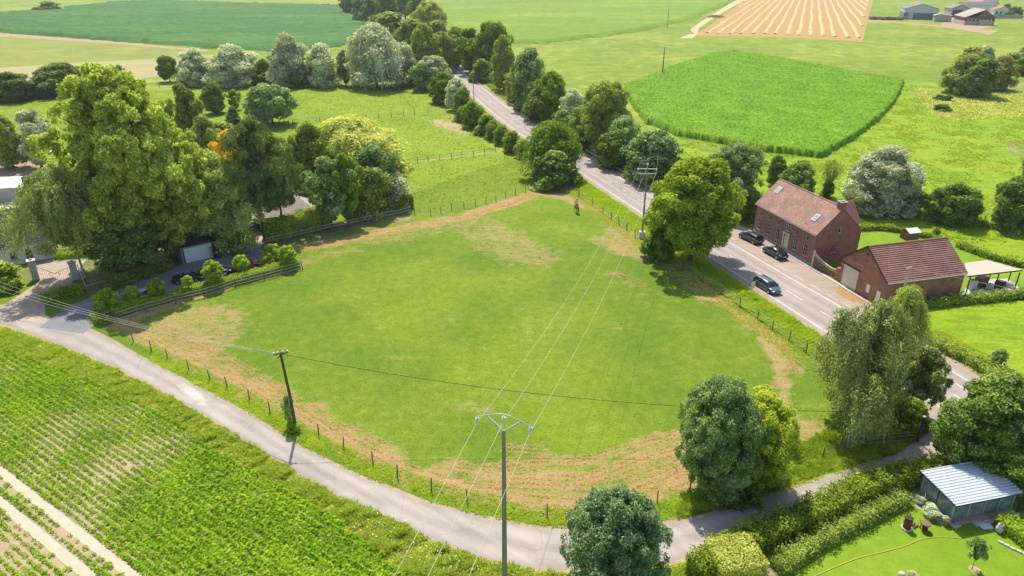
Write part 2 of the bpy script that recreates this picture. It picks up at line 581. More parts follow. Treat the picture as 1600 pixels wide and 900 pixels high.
def crown_mesh(seed, prof='round', base=.18, ncl=70, nlf=9000, leaf=.028, asp=.6, clr=.13, orient='random', strands=0, hang=.3, rough=.22, core=.62, flat=.8):
    """crown of height 1 (base..1) and radius .5"""
    r = np.random.default_rng(seed)
    pf = PROF[prof]
    ph = r.uniform(0, 6.28, 6)

    def rad(h, a):
        q = (h - base) / (1 - base)
        n = .5 * np.sin(2 * a + ph[0] + 3 * h) + .35 * np.sin(3 * a + ph[1] - 5 * h) + .3 * np.sin(5 * a + ph[2] + 9 * h) + .25 * np.sin(7 * a + ph[3] - 13 * h)
        return .5 * pf(q) * (1 - rough * .55 + rough * n * .75)
    out = []
    # clump centres
    hs = base + (1 - base) * r.uniform(0.02, .97, ncl * 4)
    an = r.uniform(0, 2 * np.pi, ncl * 4)
    rr = rad(hs, an)
    keep = r.uniform(0, .5, len(hs)) < rr + .08
    hs, an, rr = hs[keep][:ncl], an[keep][:ncl], rr[keep][:ncl]
    q = r.uniform(.55, 1.0, len(hs)) ** .7
    cr = clr * r.uniform(.6, 1.35, len(hs))
    rc = np.clip(rr * q - cr * .45, 0, None)
    C = np.stack([rc * np.cos(an), rc * np.sin(an), hs - cr * .25], 1)
    ctone = r.uniform(0, 1, len(hs))
    if strands < 1:
        n = int(nlf * (1 - strands))
        w = cr ** 2; w = w / w.sum()
        k = r.choice(len(C), n, p=w)
        d = unit(r.normal(size=(n, 3)))
        outw = unit(np.stack([C[k, 0], C[k, 1], (C[k, 2] - .45) * .8 + .12], 1))
        d = unit(d + outw * .75)
        P = C[k] + d * (cr[k] * r.uniform(.62, 1.12, n))[:, None] * np.array([1, 1, flat])
        N = unit(d * .8 + np.array([0, 0, .5]) + r.normal(size=(n, 3)) * .65)
        if orient == 'out':
            T0 = unit(d + np.array([0, 0, .9]) + r.normal(size=(n, 3)) * .25)
        elif orient == 'down':
            T0 = unit(d * .35 + np.array([0, 0, -1.]) + r.normal(size=(n, 3)) * .2)
        else:
            T0 = unit(r.normal(size=(n, 3)))
        T = unit(T0 - N * (T0 * N).sum(1, keepdims=True))
        tn = np.clip(.08 + ctone[k] * .40 + r.uniform(-.3, .6, n), 0, 1) + (r.uniform(0, 1, n) > .93) * .5  # a few leaves pushed to the palest tone as painted glints
        out.append(leaf_quads(P, N, T, leaf * r.uniform(.55, 1.3, n), asp, tn))
    if strands > 0:
        n = int(nlf * strands); per = 14; ns = n // per
        h0 = base + (1 - base) * r.uniform(.25, 1.0, ns) ** .8
        a0 = r.uniform(0, 2 * np.pi, ns)
        # strands gather in curtains
        a0 = a0 + .12 * np.sin(9 * a0 + h0 * 7)
        r0 = rad(np.clip(h0, base, .985), a0) * r.uniform(.45, 1.0, ns) ** .5
        ln = hang * r.uniform(.4, 1.15, ns)
        ctn = .5 + .5 * np.sin(6 * a0 + 11 * h0 + ph[4])
        t = np.tile(np.linspace(0, 1, per), ns)
        k = np.repeat(np.arange(ns), per)
        sw = r0[k] * (1 + .10 * np.sin(t * 2.2))
        P = np.stack([sw * np.cos(a0[k]), sw * np.sin(a0[k]), np.maximum(h0[k] - t ** 1.25 * ln[k] * (1 if True else 0), .02 + .03 * r.uniform(0, 1, len(t)))], 1)
        P += r.normal(size=P.shape) * .009
        m = len(P)
        N = unit(np.stack([np.cos(a0[k]), np.sin(a0[k]), np.full(m, .9)], 1) + r.normal(size=(m, 3)) * .5)
        T0 = unit(np.array([0, 0, -1.]) + r.normal(size=(m, 3)) * .3)
        T = unit(T0 - N * (T0 * N).sum(1, keepdims=True))
        tn = np.clip(.15 + ctn[k] * .35 + r.uniform(-.15, .45, m), 0, 1)
        out.append(leaf_quads(P, N, T, leaf * r.uniform(.7, 1.5, m), asp * .6, tn))
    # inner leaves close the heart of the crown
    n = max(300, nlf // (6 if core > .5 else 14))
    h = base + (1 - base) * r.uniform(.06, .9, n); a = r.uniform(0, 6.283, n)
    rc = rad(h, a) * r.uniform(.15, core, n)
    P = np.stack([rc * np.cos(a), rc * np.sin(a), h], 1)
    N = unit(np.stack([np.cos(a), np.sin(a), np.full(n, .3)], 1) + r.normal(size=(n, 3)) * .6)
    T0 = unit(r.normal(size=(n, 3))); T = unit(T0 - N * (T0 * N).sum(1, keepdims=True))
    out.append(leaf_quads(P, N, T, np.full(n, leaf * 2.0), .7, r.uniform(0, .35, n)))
    V = []; F = []; Tn = []; o = 0
    for v, f, t in out:
        V.append(v); F.append(f + o); Tn.append(t); o += len(v)
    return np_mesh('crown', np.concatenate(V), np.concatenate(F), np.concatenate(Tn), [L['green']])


def trunk_mesh(seed, top=.72, r0=.022, limbs=7, fork=.22, multi=1, spread=.3):
    r = random.Random(seed)
    b = MB()
    for s in range(multi):
        a = r.uniform(0, 6.28); ln = 0 if multi == 1 else .10
        sx, sy = math.cos(a) * ln, math.sin(a) * ln
        base0 = (sx * .15, sy * .15, -.005)
        pts = [base0]; rad = [r0 * 1.25]
        x = y = 0
        for i in range(1, 6):
            t = i / 5
            x = sx * t + r.uniform(-.012, .012); y = sy * t + r.uniform(-.012, .012)
            pts.append((x, y, top * t)); rad.append(r0 * (1 - .85 * t) * (1 if multi == 1 else .75))
        b.tube(pts, rad, 7)
        for k in range(limbs):
            t = fork / top + (1 - fork / top) * (k + r.uniform(0, .7)) / limbs * .85
            i = min(4, int(t * 5)); p0 = Vector(pts[i]).lerp(Vector(pts[i + 1]), t * 5 - i)
            a = k * 2.4 + r.uniform(-.4, .4); sp = spread * r.uniform(.7, 1.1); up = r.uniform(.12, .24)
            p1 = p0 + Vector((math.cos(a) * sp * .5, math.sin(a) * sp * .5, up * .45))
            p2 = p0 + Vector((math.cos(a) * sp, math.sin(a) * sp, up))
            b.tube([p0, p1, p2], [r0 * .5 * (1 - t * .5), r0 * .3 * (1 - t * .5), r0 * .08], 5)
            p3 = p1 + Vector((math.cos(a + .9) * sp * .4, math.sin(a + .9) * sp * .4, up * .5))
            b.tube([p1, p3], [r0 * .22 * (1 - t * .5), r0 * .05], 4)
    me = bpy.data.meshes.new('trunk')
    me.from_pydata(b.v, [], b.f); me.update()
    me.materials.append(M['bark'])
    me.polygons.foreach_set("use_smooth", [True] * len(b.f))
    return me


ARCH = {}
EXT = {}


def arch(k):
    if k in ARCH: return ARCH[k]
    kw = {
        'roundA': dict(seed=11, prof='round', base=.16, nlf=14000, ncl=130, clr=.095, leaf=.023),
        'roundB': dict(seed=12, prof='oval', base=.10, nlf=14000, ncl=130, rough=.45, clr=.095, leaf=.023),
        'roundC': dict(seed=13, prof='dome', base=.08, nlf=13000, ncl=120, clr=.10, rough=.4, leaf=.023),
        'loose': dict(seed=14, prof='tall', base=.16, nlf=9000, ncl=60, clr=.095, rough=.6, core=.35, leaf=.024),
        'bushA': dict(seed=15, prof='dome', base=.0, nlf=4500, ncl=40, clr=.16, leaf=.036, rough=.4),
        'bushB': dict(seed=16, prof='round', base=-.05, nlf=4500, ncl=34, clr=.18, leaf=.036, rough=.5),
        'willowA': dict(seed=17, prof='dome', base=.04, nlf=12000, ncl=85, clr=.125, orient='out', asp=.38, leaf=.030, rough=.35),
        'willowB': dict(seed=18, prof='oval', base=.04, nlf=12000, ncl=70, clr=.14, orient='out', asp=.38, leaf=.030, rough=.45),
        'weepA': dict(seed=19, prof='dome', base=.06, nlf=15000, ncl=60, strands=.65, hang=.38, asp=.4, leaf=.024, rough=.35),
        'conifer': dict(seed=20, prof='cone', base=.02, nlf=5000, ncl=90, clr=.08, leaf=.03),
        'far': dict(seed=21, prof='dome', base=.03, nlf=2600, ncl=34, clr=.17, leaf=.05, rough=.4),
        'farB': dict(seed=22, prof='oval', base=.03, nlf=2600, ncl=30, clr=.16, leaf=.05, rough=.5),
        'ball': dict(seed=23, prof='round', base=0, nlf=5000, ncl=60, clr=.16, leaf=.045, rough=.1),
        # unique ones
        'giant': dict(seed=31, prof='giant', base=.10, nlf=85000, ncl=620, clr=.036, leaf=.0098, asp=.5, rough=.55, core=.6, orient='out'),
        'ash': dict(seed=32, prof='round', base=.12, nlf=42000, ncl=300, clr=.062, leaf=.0135, asp=.42, rough=.22),
        'mixed': dict(seed=33, prof='round', base=.08, nlf=28000, ncl=200, clr=.070, leaf=.0150, asp=.5, rough=.40),
        'walnut': dict(seed=34, prof='round', base=.17, nlf=34000, ncl=240, clr=.068, leaf=.0145, asp=.6, rough=.30),
        'birch': dict(seed=35, prof='tall', base=.04, nlf=62000, ncl=150, clr=.075, strands=.62, hang=.24, leaf=.0108, asp=.5, rough=.85, core=.5),
        'birchL': dict(seed=45, prof='oval', base=.30, nlf=42000, ncl=70, clr=.075, strands=.75, hang=.2, leaf=.0115, asp=.5, rough=.55, core=.45),
        'birchB': dict(seed=36, prof='dome', base=.05, nlf=32000, ncl=90, clr=.085, strands=.6, hang=.26, leaf=.013, asp=.5, rough=.5, core=.5),
        'bigdark': dict(seed=37, prof='dome', base=.05, nlf=38000, ncl=260, clr=.068, leaf=.0135, rough=.3),
        'pine': dict(seed=38, prof='oval', base=.26, nlf=22000, ncl=75, clr=.080, leaf=.014, asp=.3, rough=.5, core=.45, flat=.55),
        'willowbig': dict(seed=39, prof='dome', base=.02, nlf=26000, ncl=120, clr=.10, orient='out', asp=.35, leaf=.021, rough=.35),
        'goldwillow': dict(seed=40, prof='dome', base=.05, nlf=24000, ncl=90, clr=.10, strands=.5, hang=.30, asp=.4, leaf=.018, rough=.4),
        'sapling': dict(seed=41, prof='oval', base=.36, nlf=1500, ncl=26, clr=.12, leaf=.045, asp=.4, rough=.5, core=.3),
    }[k]
    ARCH[k] = crown_mesh(**kw)
    me = ARCH[k]; co = np.empty(len(me.vertices) * 3, np.float32); me.vertices.foreach_get('co', co); co = co.reshape(-1, 3)
    EXT[k] = (float(np.percentile(co[:, 0], 99.3) - np.percentile(co[:, 0], .7) + np.percentile(co[:, 1], 99.3) - np.percentile(co[:, 1], .7)) / 2, float(np.percentile(co[:, 2], 99.8)))
    return ARCH[k]


TR = {}


def trk(k):
    if k not in TR:
        TR[k] = {'a': lambda: trunk_mesh(1), 'b': lambda: trunk_mesh(2, limbs=8, spread=.26), 'multi': lambda: trunk_mesh(3, multi=4, r0=.016),
                 'thin': lambda: trunk_mesh(4, r0=.012, limbs=5, spread=.12, fork=.45), 'pine': lambda: trunk_mesh(5, top=.85, r0=.018, fork=.35, limbs=10, spread=.2)}[k]()
    return TR[k]


def tree(name, kind, leaf, u, vb, vt, wpx, label, cat='tree', group=None, trunk='a', rot=None, bark='bark', wy=1.0, show=True):
    x, y = G(u, vb)
    h = height_at(y, vt)
    x = (u - 800) / FPX * depth(x, y, h * .55)      # u is the middle of the crown, not the foot
    wd = wpx * depth(x, y, h * .5) / FPX
    seed = (int(u * 7 + vb * 13)) % 1000
    rr = random.Random(seed)
    t = empty(name, (x, y, 0), rr.uniform(0, 6.28) if rot is None else rot, label, cat, group)
    c = bpy.data.objects.new('crown', arch(kind)); link(c, t)
    ex, ez = EXT[kind]
    c.scale = (wd / ex, wd * wy / ex, h / ez)
    c.material_slots[0].link = 'OBJECT'; c.material_slots[0].material = L[leaf]
    if trunk:
        k = bpy.data.objects.new('trunk', trk(trunk)); link(k, t)
        k.scale = (h * .55 + wd * .45,) * 2 + (h,)
        if bark != 'bark':
            k.material_slots[0].link = 'OBJECT'; k.material_slots[0].material = M[bark]
    return t


def hedge(name, path, width, height, label, leaf='hedge', dens=60, lf=.09, group=None, cat='hedge', jag=.10, seed=1, tops=0):
    """clipped or rough hedge along a path: dark twiggy core and a coat of leaves; one mesh"""
    r = np.random.default_rng(seed)
    p = smooth_path(path, .8)
    p = np.array(p)
    o0 = p[0].copy()
    p = p - o0
    d = np.gradient(p, axis=0); d /= np.linalg.norm(d, axis=1, keepdims=True)
    nrm = np.stack([-d[:, 1], d[:, 0]], 1)
    seg = np.r_[0, np.cumsum(np.linalg.norm(np.diff(p, axis=0), axis=1))]
    Ln = seg[-1]
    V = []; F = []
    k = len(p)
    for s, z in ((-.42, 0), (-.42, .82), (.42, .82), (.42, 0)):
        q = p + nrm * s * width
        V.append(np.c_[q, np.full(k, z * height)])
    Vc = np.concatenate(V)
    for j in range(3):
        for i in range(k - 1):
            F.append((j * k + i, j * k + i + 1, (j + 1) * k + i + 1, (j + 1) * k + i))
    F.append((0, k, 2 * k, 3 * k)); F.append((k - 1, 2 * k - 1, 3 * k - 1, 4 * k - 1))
    per = height * 2 + width
    n = int(dens * Ln * per)
    s = r.uniform(0, Ln, n); t = r.uniform(0, per, n)
    # ends too
    X = np.interp(s, seg, p[:, 0]); Y = np.interp(s, seg, p[:, 1])
    NX = np.interp(s, seg, nrm[:, 0]); NY = np.interp(s, seg, nrm[:, 1])
    side = np.where(t < height, -.5, np.where(t > height + width, .5, (t - height) / width - .5))
    z = np.where(t < height, t, np.where(t > height + width, per - t, height))
    wob = 1 + jag * 1.5 * fbm(s, t * 0, 2.5, seed) + jag * .8 * fbm(s, t, .9, seed + 1)
    zw = z * (1 + (wob - 1) * 1.0)
    off = side * width * wob
    P = np.stack([X + NX * off, Y + NY * off, zw], 1) + r.normal(size=(n, 3)) * jag * .6
    top = (np.abs(side) < .5)
    N0 = np.stack([NX * np.sign(side), NY * np.sign(side), np.zeros(n)], 1)
    N0[top] = (0, 0, 1)
    N = unit(N0 + np.array([0, 0, .25]) + r.normal(size=(n, 3)) * .6)
    T0 = unit(r.normal(size=(n, 3))); T = unit(T0 - N * (T0 * N).sum(1, keepdims=True))
    tn = np.clip(.35 + .3 * fbm(s, t, 3, seed + 2) + r.uniform(-.3, .4, n), 0, 1)
    # end caps
    ne = int(dens * width * height) + 4
    ends = []
    for pp, dd, nn in ((p[0], -d[0], nrm[0]), (p[-1], d[-1], nrm[-1])):
        a = r.uniform(-.5, .5, ne) * width; zz = r.uniform(0, 1, ne) * height
        ends.append(np.c_[pp + nn * a[:, None] + dd * .05 + r.normal(size=(ne, 2)) * .05, zz])
    E = np.concatenate(ends)
    NE = unit(r.normal(size=(len(E), 3)) + np.r_[np.tile([*-d[0], .2], (ne, 1)), np.tile([*d[-1], .2], (ne, 1))] * 1.4)
    TE0 = unit(r.normal(size=(len(E), 3))); TE = unit(TE0 - NE * (TE0 * NE).sum(1, keepdims=True))
    P = np.r_[P, E]; N = np.r_[N, NE]; T = np.r_[T, TE]; tn = np.r_[tn, r.uniform(0, 1, len(E))]
    v, f, tt = leaf_quads(P, N, T, lf * r.uniform(.6, 1.4, len(P)), .62, tn)
    VV = np.r_[Vc, v]; FF = np.r_[np.array(F), f + len(Vc)]
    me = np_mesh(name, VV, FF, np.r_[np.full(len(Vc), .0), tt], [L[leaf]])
    o = bpy.data.objects.new(name, me); link(o); o.location = (o0[0], o0[1], 0)
    return tag(o, label, cat, group)


def tufts(name, P, h, wd, blades, leaf, label, seed=1, tone=None, kind='stuff', lean=.9, z0=0.0, cat=None, parent=None):
    """many small grass or herb tufts, each a fan of narrow triangles"""
    r = np.random.default_rng(seed)
    n = len(P)
    k = np.repeat(np.arange(n), blades)
    a = r.uniform(0, 6.283, n * blades)
    hh = (h if hasattr(h, '__len__') else np.full(n, h))[k] * r.uniform(.6, 1.2, n * blades)
    ww = (wd if hasattr(wd, '__len__') else np.full(n, wd))[k]
    bx = P[k, 0] + np.cos(a) * ww * r.uniform(0, 1, len(a)) * .7
    by = P[k, 1] + np.sin(a) * ww * r.uniform(0, 1, len(a)) * .7
    t2 = a + np.pi / 2 + r.uniform(-.6, .6, len(a))
    bw = ww * .30
    V = np.empty((len(a), 3, 3), np.float32)
    V[:, 0] = np.stack([bx + np.cos(t2) * bw, by + np.sin(t2) * bw, np.full(len(a), z0)], 1)
    V[:, 1] = np.stack([bx - np.cos(t2) * bw, by - np.sin(t2) * bw, np.full(len(a), z0)], 1)
    V[:, 2] = np.stack([bx + np.cos(a) * hh * lean, by + np.sin(a) * hh * lean, z0 + hh], 1)
    F = np.arange(len(a) * 3).reshape(-1, 3)
    tn = r.uniform(0, 1, n) if tone is None else tone
    tn = np.clip(tn[k] + r.uniform(-.2, .2, len(a)), 0, 1)
    me = np_mesh(name, V.reshape(-1, 3), F, np.repeat(tn, 3), [L[leaf]])
    o = bpy.data.objects.new(name, me); link(o, parent)
    return tag(o, label, cat, None, kind)


def sheet(name, poly, z, mat, kind='structure', grid=None, attr=None):
    if grid is None:
        me = bpy.data.meshes.new(name)
        bm = bmesh.new()
        vs = [bm.verts.new((x, y, z)) for x, y in poly]
        f = bm.faces.new(vs)
        if f.normal.z < 0: f.normal_flip()
        bmesh.ops.triangulate(bm, faces=bm.faces[:])
        bm.normal_update()
        for ff in bm.faces:
            if ff.normal.z < 0: ff.normal_flip()
        bm.to_mesh(me); bm.free()
        me.materials.append(mat)
    o = bpy.data.objects.new(name, me); link(o)
    return tag(o, kind=kind)


def ribbon(name, left, right, z, mat, kind='structure', parent=None, cols=1):
    n = min(len(left), len(right))
    Lf = np.array(left)[:n]; Rt = np.array(right)[:n]
    V = []; tn = []
    for c in range(cols + 1):
        t = c / cols
        V.append(np.c_[Lf + (Rt - Lf) * t, np.full(n, z)]); tn += [t] * n
    F = [(c * n + i, c * n + i + 1, (c + 1) * n + i + 1, (c + 1) * n + i) for c in range(cols) for i in range(n - 1)]
    V = np.concatenate(V)
    a, b, c_, _ = [V[k] for k in F[0]]
    if np.cross(b - a, c_ - a)[2] < 0: F = [f[::-1] for f in F]
    o = bpy.data.objects.new(name, np_mesh(name, V, F, tn, [mat])); link(o, parent)
    return tag(o, kind=kind) if kind else o


def resample(path, n):
    p = np.array(path, float)
    s = np.r_[0, np.cumsum(np.linalg.norm(np.diff(p, axis=0), axis=1))]
    t = np.linspace(0, s[-1], n)
    return np.stack([np.interp(t, s, p[:, 0]), np.interp(t, s, p[:, 1])], 1)


def offset(path, d):
    p = np.array(path, float)
    g = np.gradient(p, axis=0); g /= np.linalg.norm(g, axis=1, keepdims=True)
    return p + np.stack([-g[:, 1], g[:, 0]], 1) * d

# ------------------------------------------------------------------ ground
def wear_material(name, ga, gb, soil, soil2):
    m = Mat(name)
    v = m.coord()
    at = m.node("Attribute", attribute_name="tone")
    n0 = m.noise(v, .022, 4, .55, .3); n1 = m.noise(v, .10, 5, .6, .5)
    n2 = m.noise(v, .8, 6, .72, .4); n3 = m.noise(v, 4.5, 5, .8)
    vs = m.coord((.28, 1.3, 1), R(8)); n4 = m.noise(vs, .8, 4, .7)
    g = m.mix(m.ramp(m.mix(.35, n0, n1), [(.42, 0), (.58, 1)]), ga, gb)
    dry = m.ramp(m.mix(.5, n1, n2), [(.56, 0), (.68, .55)])
    g = m.mix(dry, g, (.27, .27, .06))
    g = m.mix(1.0, g, m.ramp(n2, [(.3, .80), (.7, 1.20)]), 'MULTIPLY')
    g = m.mix(1.0, g, m.ramp(n3, [(.3, .72), (.7, 1.28)]), 'MULTIPLY')
    s = m.mix(m.ramp(n2, [(.35, 0), (.65, 1)]), soil, soil2)
    s = m.mix(1.0, s, m.ramp(n3, [(.3, .78), (.7, 1.22)]), 'MULTIPLY')
    a = m.math('ADD', at.outputs['Fac'], m.math('MULTIPLY', m.math('SUBTRACT', m.mix(.45, n2, n4), .5), 2.8))
    a = m.math('ADD', a, m.math('MULTIPLY', m.math('SUBTRACT', n3, .5), .8))
    f = m.ramp(a, [(.34, 0), (.92, 1)])
    m.base(m.mix(f, g, s), .92, .12)
    m.bump(m.mix(.55, n2, n3), .6, .22)
    return m.m


M['pasture'] = wear_material('pasture_grass', (.104, .182, .014), (.168, .238, .018), (.43, .29, .145), (.32, .205, .10))
M['paddockw'] = wear_material('paddock_turf', (.165, .25, .016), (.205, .285, .022), (.44, .33, .18), (.36, .29, .14))


def worn_field(name, poly, z, mat, cell, wear):
    a = np.array(poly); lo = a.min(0); hi = a.max(0)
    nx = int((hi[0] - lo[0]) / cell) + 2; ny = int((hi[1] - lo[1]) / cell) + 2
    X, Y = np.meshgrid(lo[0] + np.arange(nx) * cell, lo[1] + np.arange(ny) * cell, indexing='ij')
    P = np.c_[X.ravel(), Y.ravel()]
    ins = inside(P, poly).reshape(nx, ny)
    cellin = ins[:-1, :-1] & ins[1:, :-1] & ins[1:, 1:] & ins[:-1, 1:]
    idx = np.arange(nx * ny).reshape(nx, ny)
    F = np.stack([idx[:-1, :-1], idx[1:, :-1], idx[1:, 1:], idx[:-1, 1:]], -1)[cellin]
    used = np.unique(F); remap = np.full(nx * ny, -1); remap[used] = np.arange(len(used))
    W = wear(P[used])
    V = np.c_[P[used], np.full(len(used), z)]
    me = np_mesh(name, V, remap[F], W, [mat])
    o = bpy.data.objects.new(name, me); link(o)
    return tag(o, kind='structure')


big = 4200
sheet('ground', [(-big, -600), (big, -600), (big, big), (-big, big)], 0, M['meadow'])

# pasture and its verges, between the lane and the main road
PAST = [(-90, 84), (-66, 80.5), (-50, 75.5), (-43.5, 70.5), (-33.2, 63.5), (-20.2, 53.7), (-6.6, 45.8), (0, 43.1), (12.6, 43.4), (22.2, 46.8), (36.6, 52.3), (43, 58), (42.5, 66),
        (38.5, 79), (34, 92.5), (30, 104.5), (23, 125), (17.5, 142), (11, 160), (3, 165), (-6, 158), (-22, 135), (-40, 112), (-60, 100), (-90, 100)]
WEAR = []   # (pixel path, half width m, strength)
for path, hw, st in [
    ([(190, 505), (240, 530), (300, 562), (360, 592), (420, 625), (480, 655), (540, 690), (600, 722), (680, 752), (760, 772), (840, 788), (930, 790), (1020, 765), (1080, 735)], 1.3, .78),
    ([(235, 505), (300, 535), (360, 565), (420, 600), (470, 630), (520, 662), (600, 700)], 1.0, .52),
    ([(200, 500), (270, 475), (330, 455), (400, 432), (465, 418)], 1.0, .95),
    ([(250, 515), (280, 500), (330, 490), (350, 520), (300, 545)], 2.6, .62),
    ([(270, 500), (290, 520), (330, 545)], 1.8, .7),
    ([(690, 722), (750, 735), (830, 722), (900, 722), (960, 708), (1010, 690), (1060, 678)], .8, .72),
    ([(760, 750), (830, 748), (900, 752), (960, 735), (1020, 712), (1070, 700)], .9, .78),
    ([(740, 762), (850, 765), (950, 765), (1040, 735), (1080, 720)], 1.1, .62),
    ([(780, 700), (850, 705)], .8, .45),
    ([(400, 392), (440, 390), (500, 382), (560, 372), (600, 362), (660, 352), (720, 340), (790, 318), (835, 303)], 1.5, .85),
    ([(440, 395), (540, 378), (620, 372), (700, 352)], 2.2, .45),
    ([(470, 410), (520, 396)], 1.3, .5),
    ([(830, 302), (870, 305), (905, 318), (940, 330)], 1.3, .8),
    ([(640, 350), (700, 345), (780, 325), (835, 305)], .9, .9),
    ([(735, 350), (765, 365), (800, 385), (830, 400)], 4.2, .55),
    ([(745, 372), (790, 398)], 2.6, .50),
    ([(940, 375), (965, 388), (1000, 400)], 1.7, .72),
    ([(965, 365), (1000, 385), (1050, 405), (1090, 440), (1120, 465)], 2.4, .66),
    ([(960, 430), (1000, 445)], 1.5, .45),
    ([(1090, 455), (1140, 480), (1180, 515), (1210, 545), (1222, 590), (1228, 640), (1232, 690)], .75, .80),
    ([(1165, 500), (1220, 540), (1245, 580)], 1.2, .50),
    ([(1222, 655), (1250, 680), (1290, 690)], 2.4, .75),
    ([(1215, 610), (1225, 640)], 1.3, .6),
    ([(650, 335), (690, 325), (720, 340)], 2.0, .3),
    ([(540, 485), (570, 478)], .8, .3), ([(640, 475), (665, 480)], .9, .25),
    ([(955, 505), (985, 515)], .9, .35), ([(825, 535), (845, 530)], .9, .32), ([(735, 634), (750, 640)], .8, .4), ([(600, 560), (660, 558)], .6, .3),
    ([(690, 503), (705, 500)], .8, .3), ([(1060, 645), (1075, 680)], .7, .35),
    ([(520, 398), (560, 390)], 1.1, .5)]:
    WEAR.append((smooth_path(gpoly(path), 1.5), hw, st))


def wear_pasture(P):
    jx = fbm(P[:, 0], P[:, 1], 6, 3) * .9; jy = fbm(P[:, 0], P[:, 1], 6, 4) * .9
    Q = P + np.c_[jx, jy]
    out = np.full(len(P), .02)
    for path, hw, st in WEAR:
        d = dist_poly(Q, path)
        out = np.maximum(out, st * np.clip(1.6 - d / hw * .8, 0, 1))
    return out * .97 + .10 * fbm(P[:, 0], P[:, 1], 14, 5)


worn_field('pasture', PAST, .02, M['pasture'], .5, wear_pasture)

PADD = gpoly([(-150, 172), (60, 156), (250, 142), (400, 131), (560, 131), (645, 136), (690, 165), (740, 212), (800, 250), (835, 292), (650, 335), (500, 345), (380, 280), (150, 300), (-150, 262)])
PW = [(gpoly([(690, 190), (715, 200), (738, 206)]), 3.2, .9), (gpoly([(600, 262), (625, 256), (780, 238)]), .8, .6), (gpoly([(645, 330), (665, 322)]), 1.8, .7),
      (gpoly([(470, 195), (480, 200)]), 2, .6), (gpoly([(490, 160), (530, 168)]), 2, .35)]


def wear_paddock(P):
    Q = P + np.c_[fbm(P[:, 0], P[:, 1], 9, 13), fbm(P[:, 0], P[:, 1], 9, 14)] * 1.2
    out = np.full(len(P), .0)
    for path, hw, st in PW:
        out = np.maximum(out, st * np.clip(1.6 - dist_poly(Q, path) / hw * .8, 0, 1))
    return out + .07 * fbm(P[:, 0], P[:, 1], 30, 5)


worn_field('paddock', PADD, .014, M['paddockw'], 1.2, wear_paddock)

sheet('right_meadow', gpoly([(1045, 207), (1100, 238), (1300, 246), (1412, 130), (1460, 128), (1500, 160), (1600, 150), (1800, 150), (1900, 700), (1560, 610), (1477, 560), (1360, 470), (1290, 425), (1180, 345), (1060, 275), (1020, 235)]), .02, M['meadow2'])
sheet('scrub_patch', gpoly([(1425, 137), (1470, 140), (1530, 150), (1600, 128), (1700, 130), (1700, 172), (1600, 178), (1540, 183), (1490, 188), (1455, 176), (1437, 160)]), .04, M['dryscrub'])
sheet('stubble_patch', gpoly([(1570, 222), (1600, 218), (1650, 215), (1650, 240), (1600, 246), (1575, 236)]), .044, M['dryscrub'])
sheet('field_margin', gpoly([(-160, 55), (0, 52), (150, 63), (325, 78), (326, 81), (150, 66.5), (0, 57), (-160, 62)]), .055, M['dirt'])
sheet('hedge_gap', gpoly([(1183, 905), (1205, 885), (1300, 828), (1408, 768), (1420, 772), (1330, 826), (1225, 895)]), .026, M['dirt'])
sheet('olive_field', gpoly([(-160, 60), (0, 56), (150, 65), (325, 79), (310, 88), (240, 92), (120, 98), (0, 106), (-160, 114)]), .05, M['fieldgrass'])
sheet('dry_strip', gpoly([(-160, 114), (0, 106), (120, 98), (240, 92), (335, 86), (300, 112), (200, 126), (60, 138), (-160, 150)]), .03, M['tanfield'])
sheet('stubble_field', gpoly([(1078, 56), (1100, 46), (1150, 12), (1160, -6), (1366, -6), (1356, 30), (1348, 66), (1290, 62), (1200, 58), (1110, 57)]), .05, M['stubble'])
sheet('farm_track', gpoly([(1062, 60), (1082, 60), (1090, 53), (1092, 44), (1110, 32), (1135, 16), (1160, 2), (1175, -6), (1162, -6), (1140, 6), (1115, 22), (1092, 36), (1078, 46), (1085, 53), (1075, 54)]), .06, M['straw'])
sheet('farmyard', gpoly([(1350, 30), (1400, 34), (1500, 42), (1560, 48), (1545, 55), (1500, 45), (1400, 36), (1352, 33)]), .045, M['dirt'])
sheet('farm_court', gpoly([(1478, 24), (1520, 20), (1560, 38), (1520, 50), (1470, 42)]), .055, M['dirt'])
sheet('lawn', gpoly([(1180, 1050), (1205, 893), (1300, 832), (1420, 768), (1478, 735), (1750, 700), (1750, 1050)]), .02, M['lawn'])
sheet('house_lawn', gpoly([(1340, 362), (1400, 362), (1470, 372), (1530, 392), (1600, 415), (1650, 430), (1650, 470), (1500, 470), (1345, 405)]), .03, M['lawn'])
sheet('meadow_by_barn', gpoly([(1440, 492), (1520, 470), (1600, 462), (1750, 455), (1750, 640), (1600, 590), (1540, 560), (1470, 525)]), .03, M['meadow2'])
sheet('riding_yard', gpoly([(-200, 252), (0, 250), (70, 250), (85, 292), (0, 292), (-200, 300)]), .034, M['dirt'])
sheet('terrace', gpoly([(-200, 298), (0, 288), (90, 290), (90, 345), (0, 350), (-200, 350)]), .038, M['slab'])

# wooded garden floor left
sheet('garden_floor', gpoly([(-200, 350), (60, 345), (300, 300), (380, 300), (430, 330), (520, 350), (645, 335), (640, 345), (520, 372), (410, 390), (360, 397), (150, 460), (60, 440), (-200, 420)]), .026, grassmat('wooded_garden', (.13, .16, .03), (.22, .20, .08), (.34, .28, .16), .08, .5))

# ------------------------------------------------------------------ roads
CL = smooth_path([(-120, 760), (-62, 480), (-40, 390), (-23.5, 318), (-10.2, 252.5), (4.6, 195.2), (15.2, 163), (23.2, 138), (29, 120), (34.6, 103.4), (40, 87), (43.4, 77), (46.8, 66), (51.5, 50), (57, 28), (62, 0)], 2.0)
CLn = np.array(CL)
ycl = CLn[:, 1]


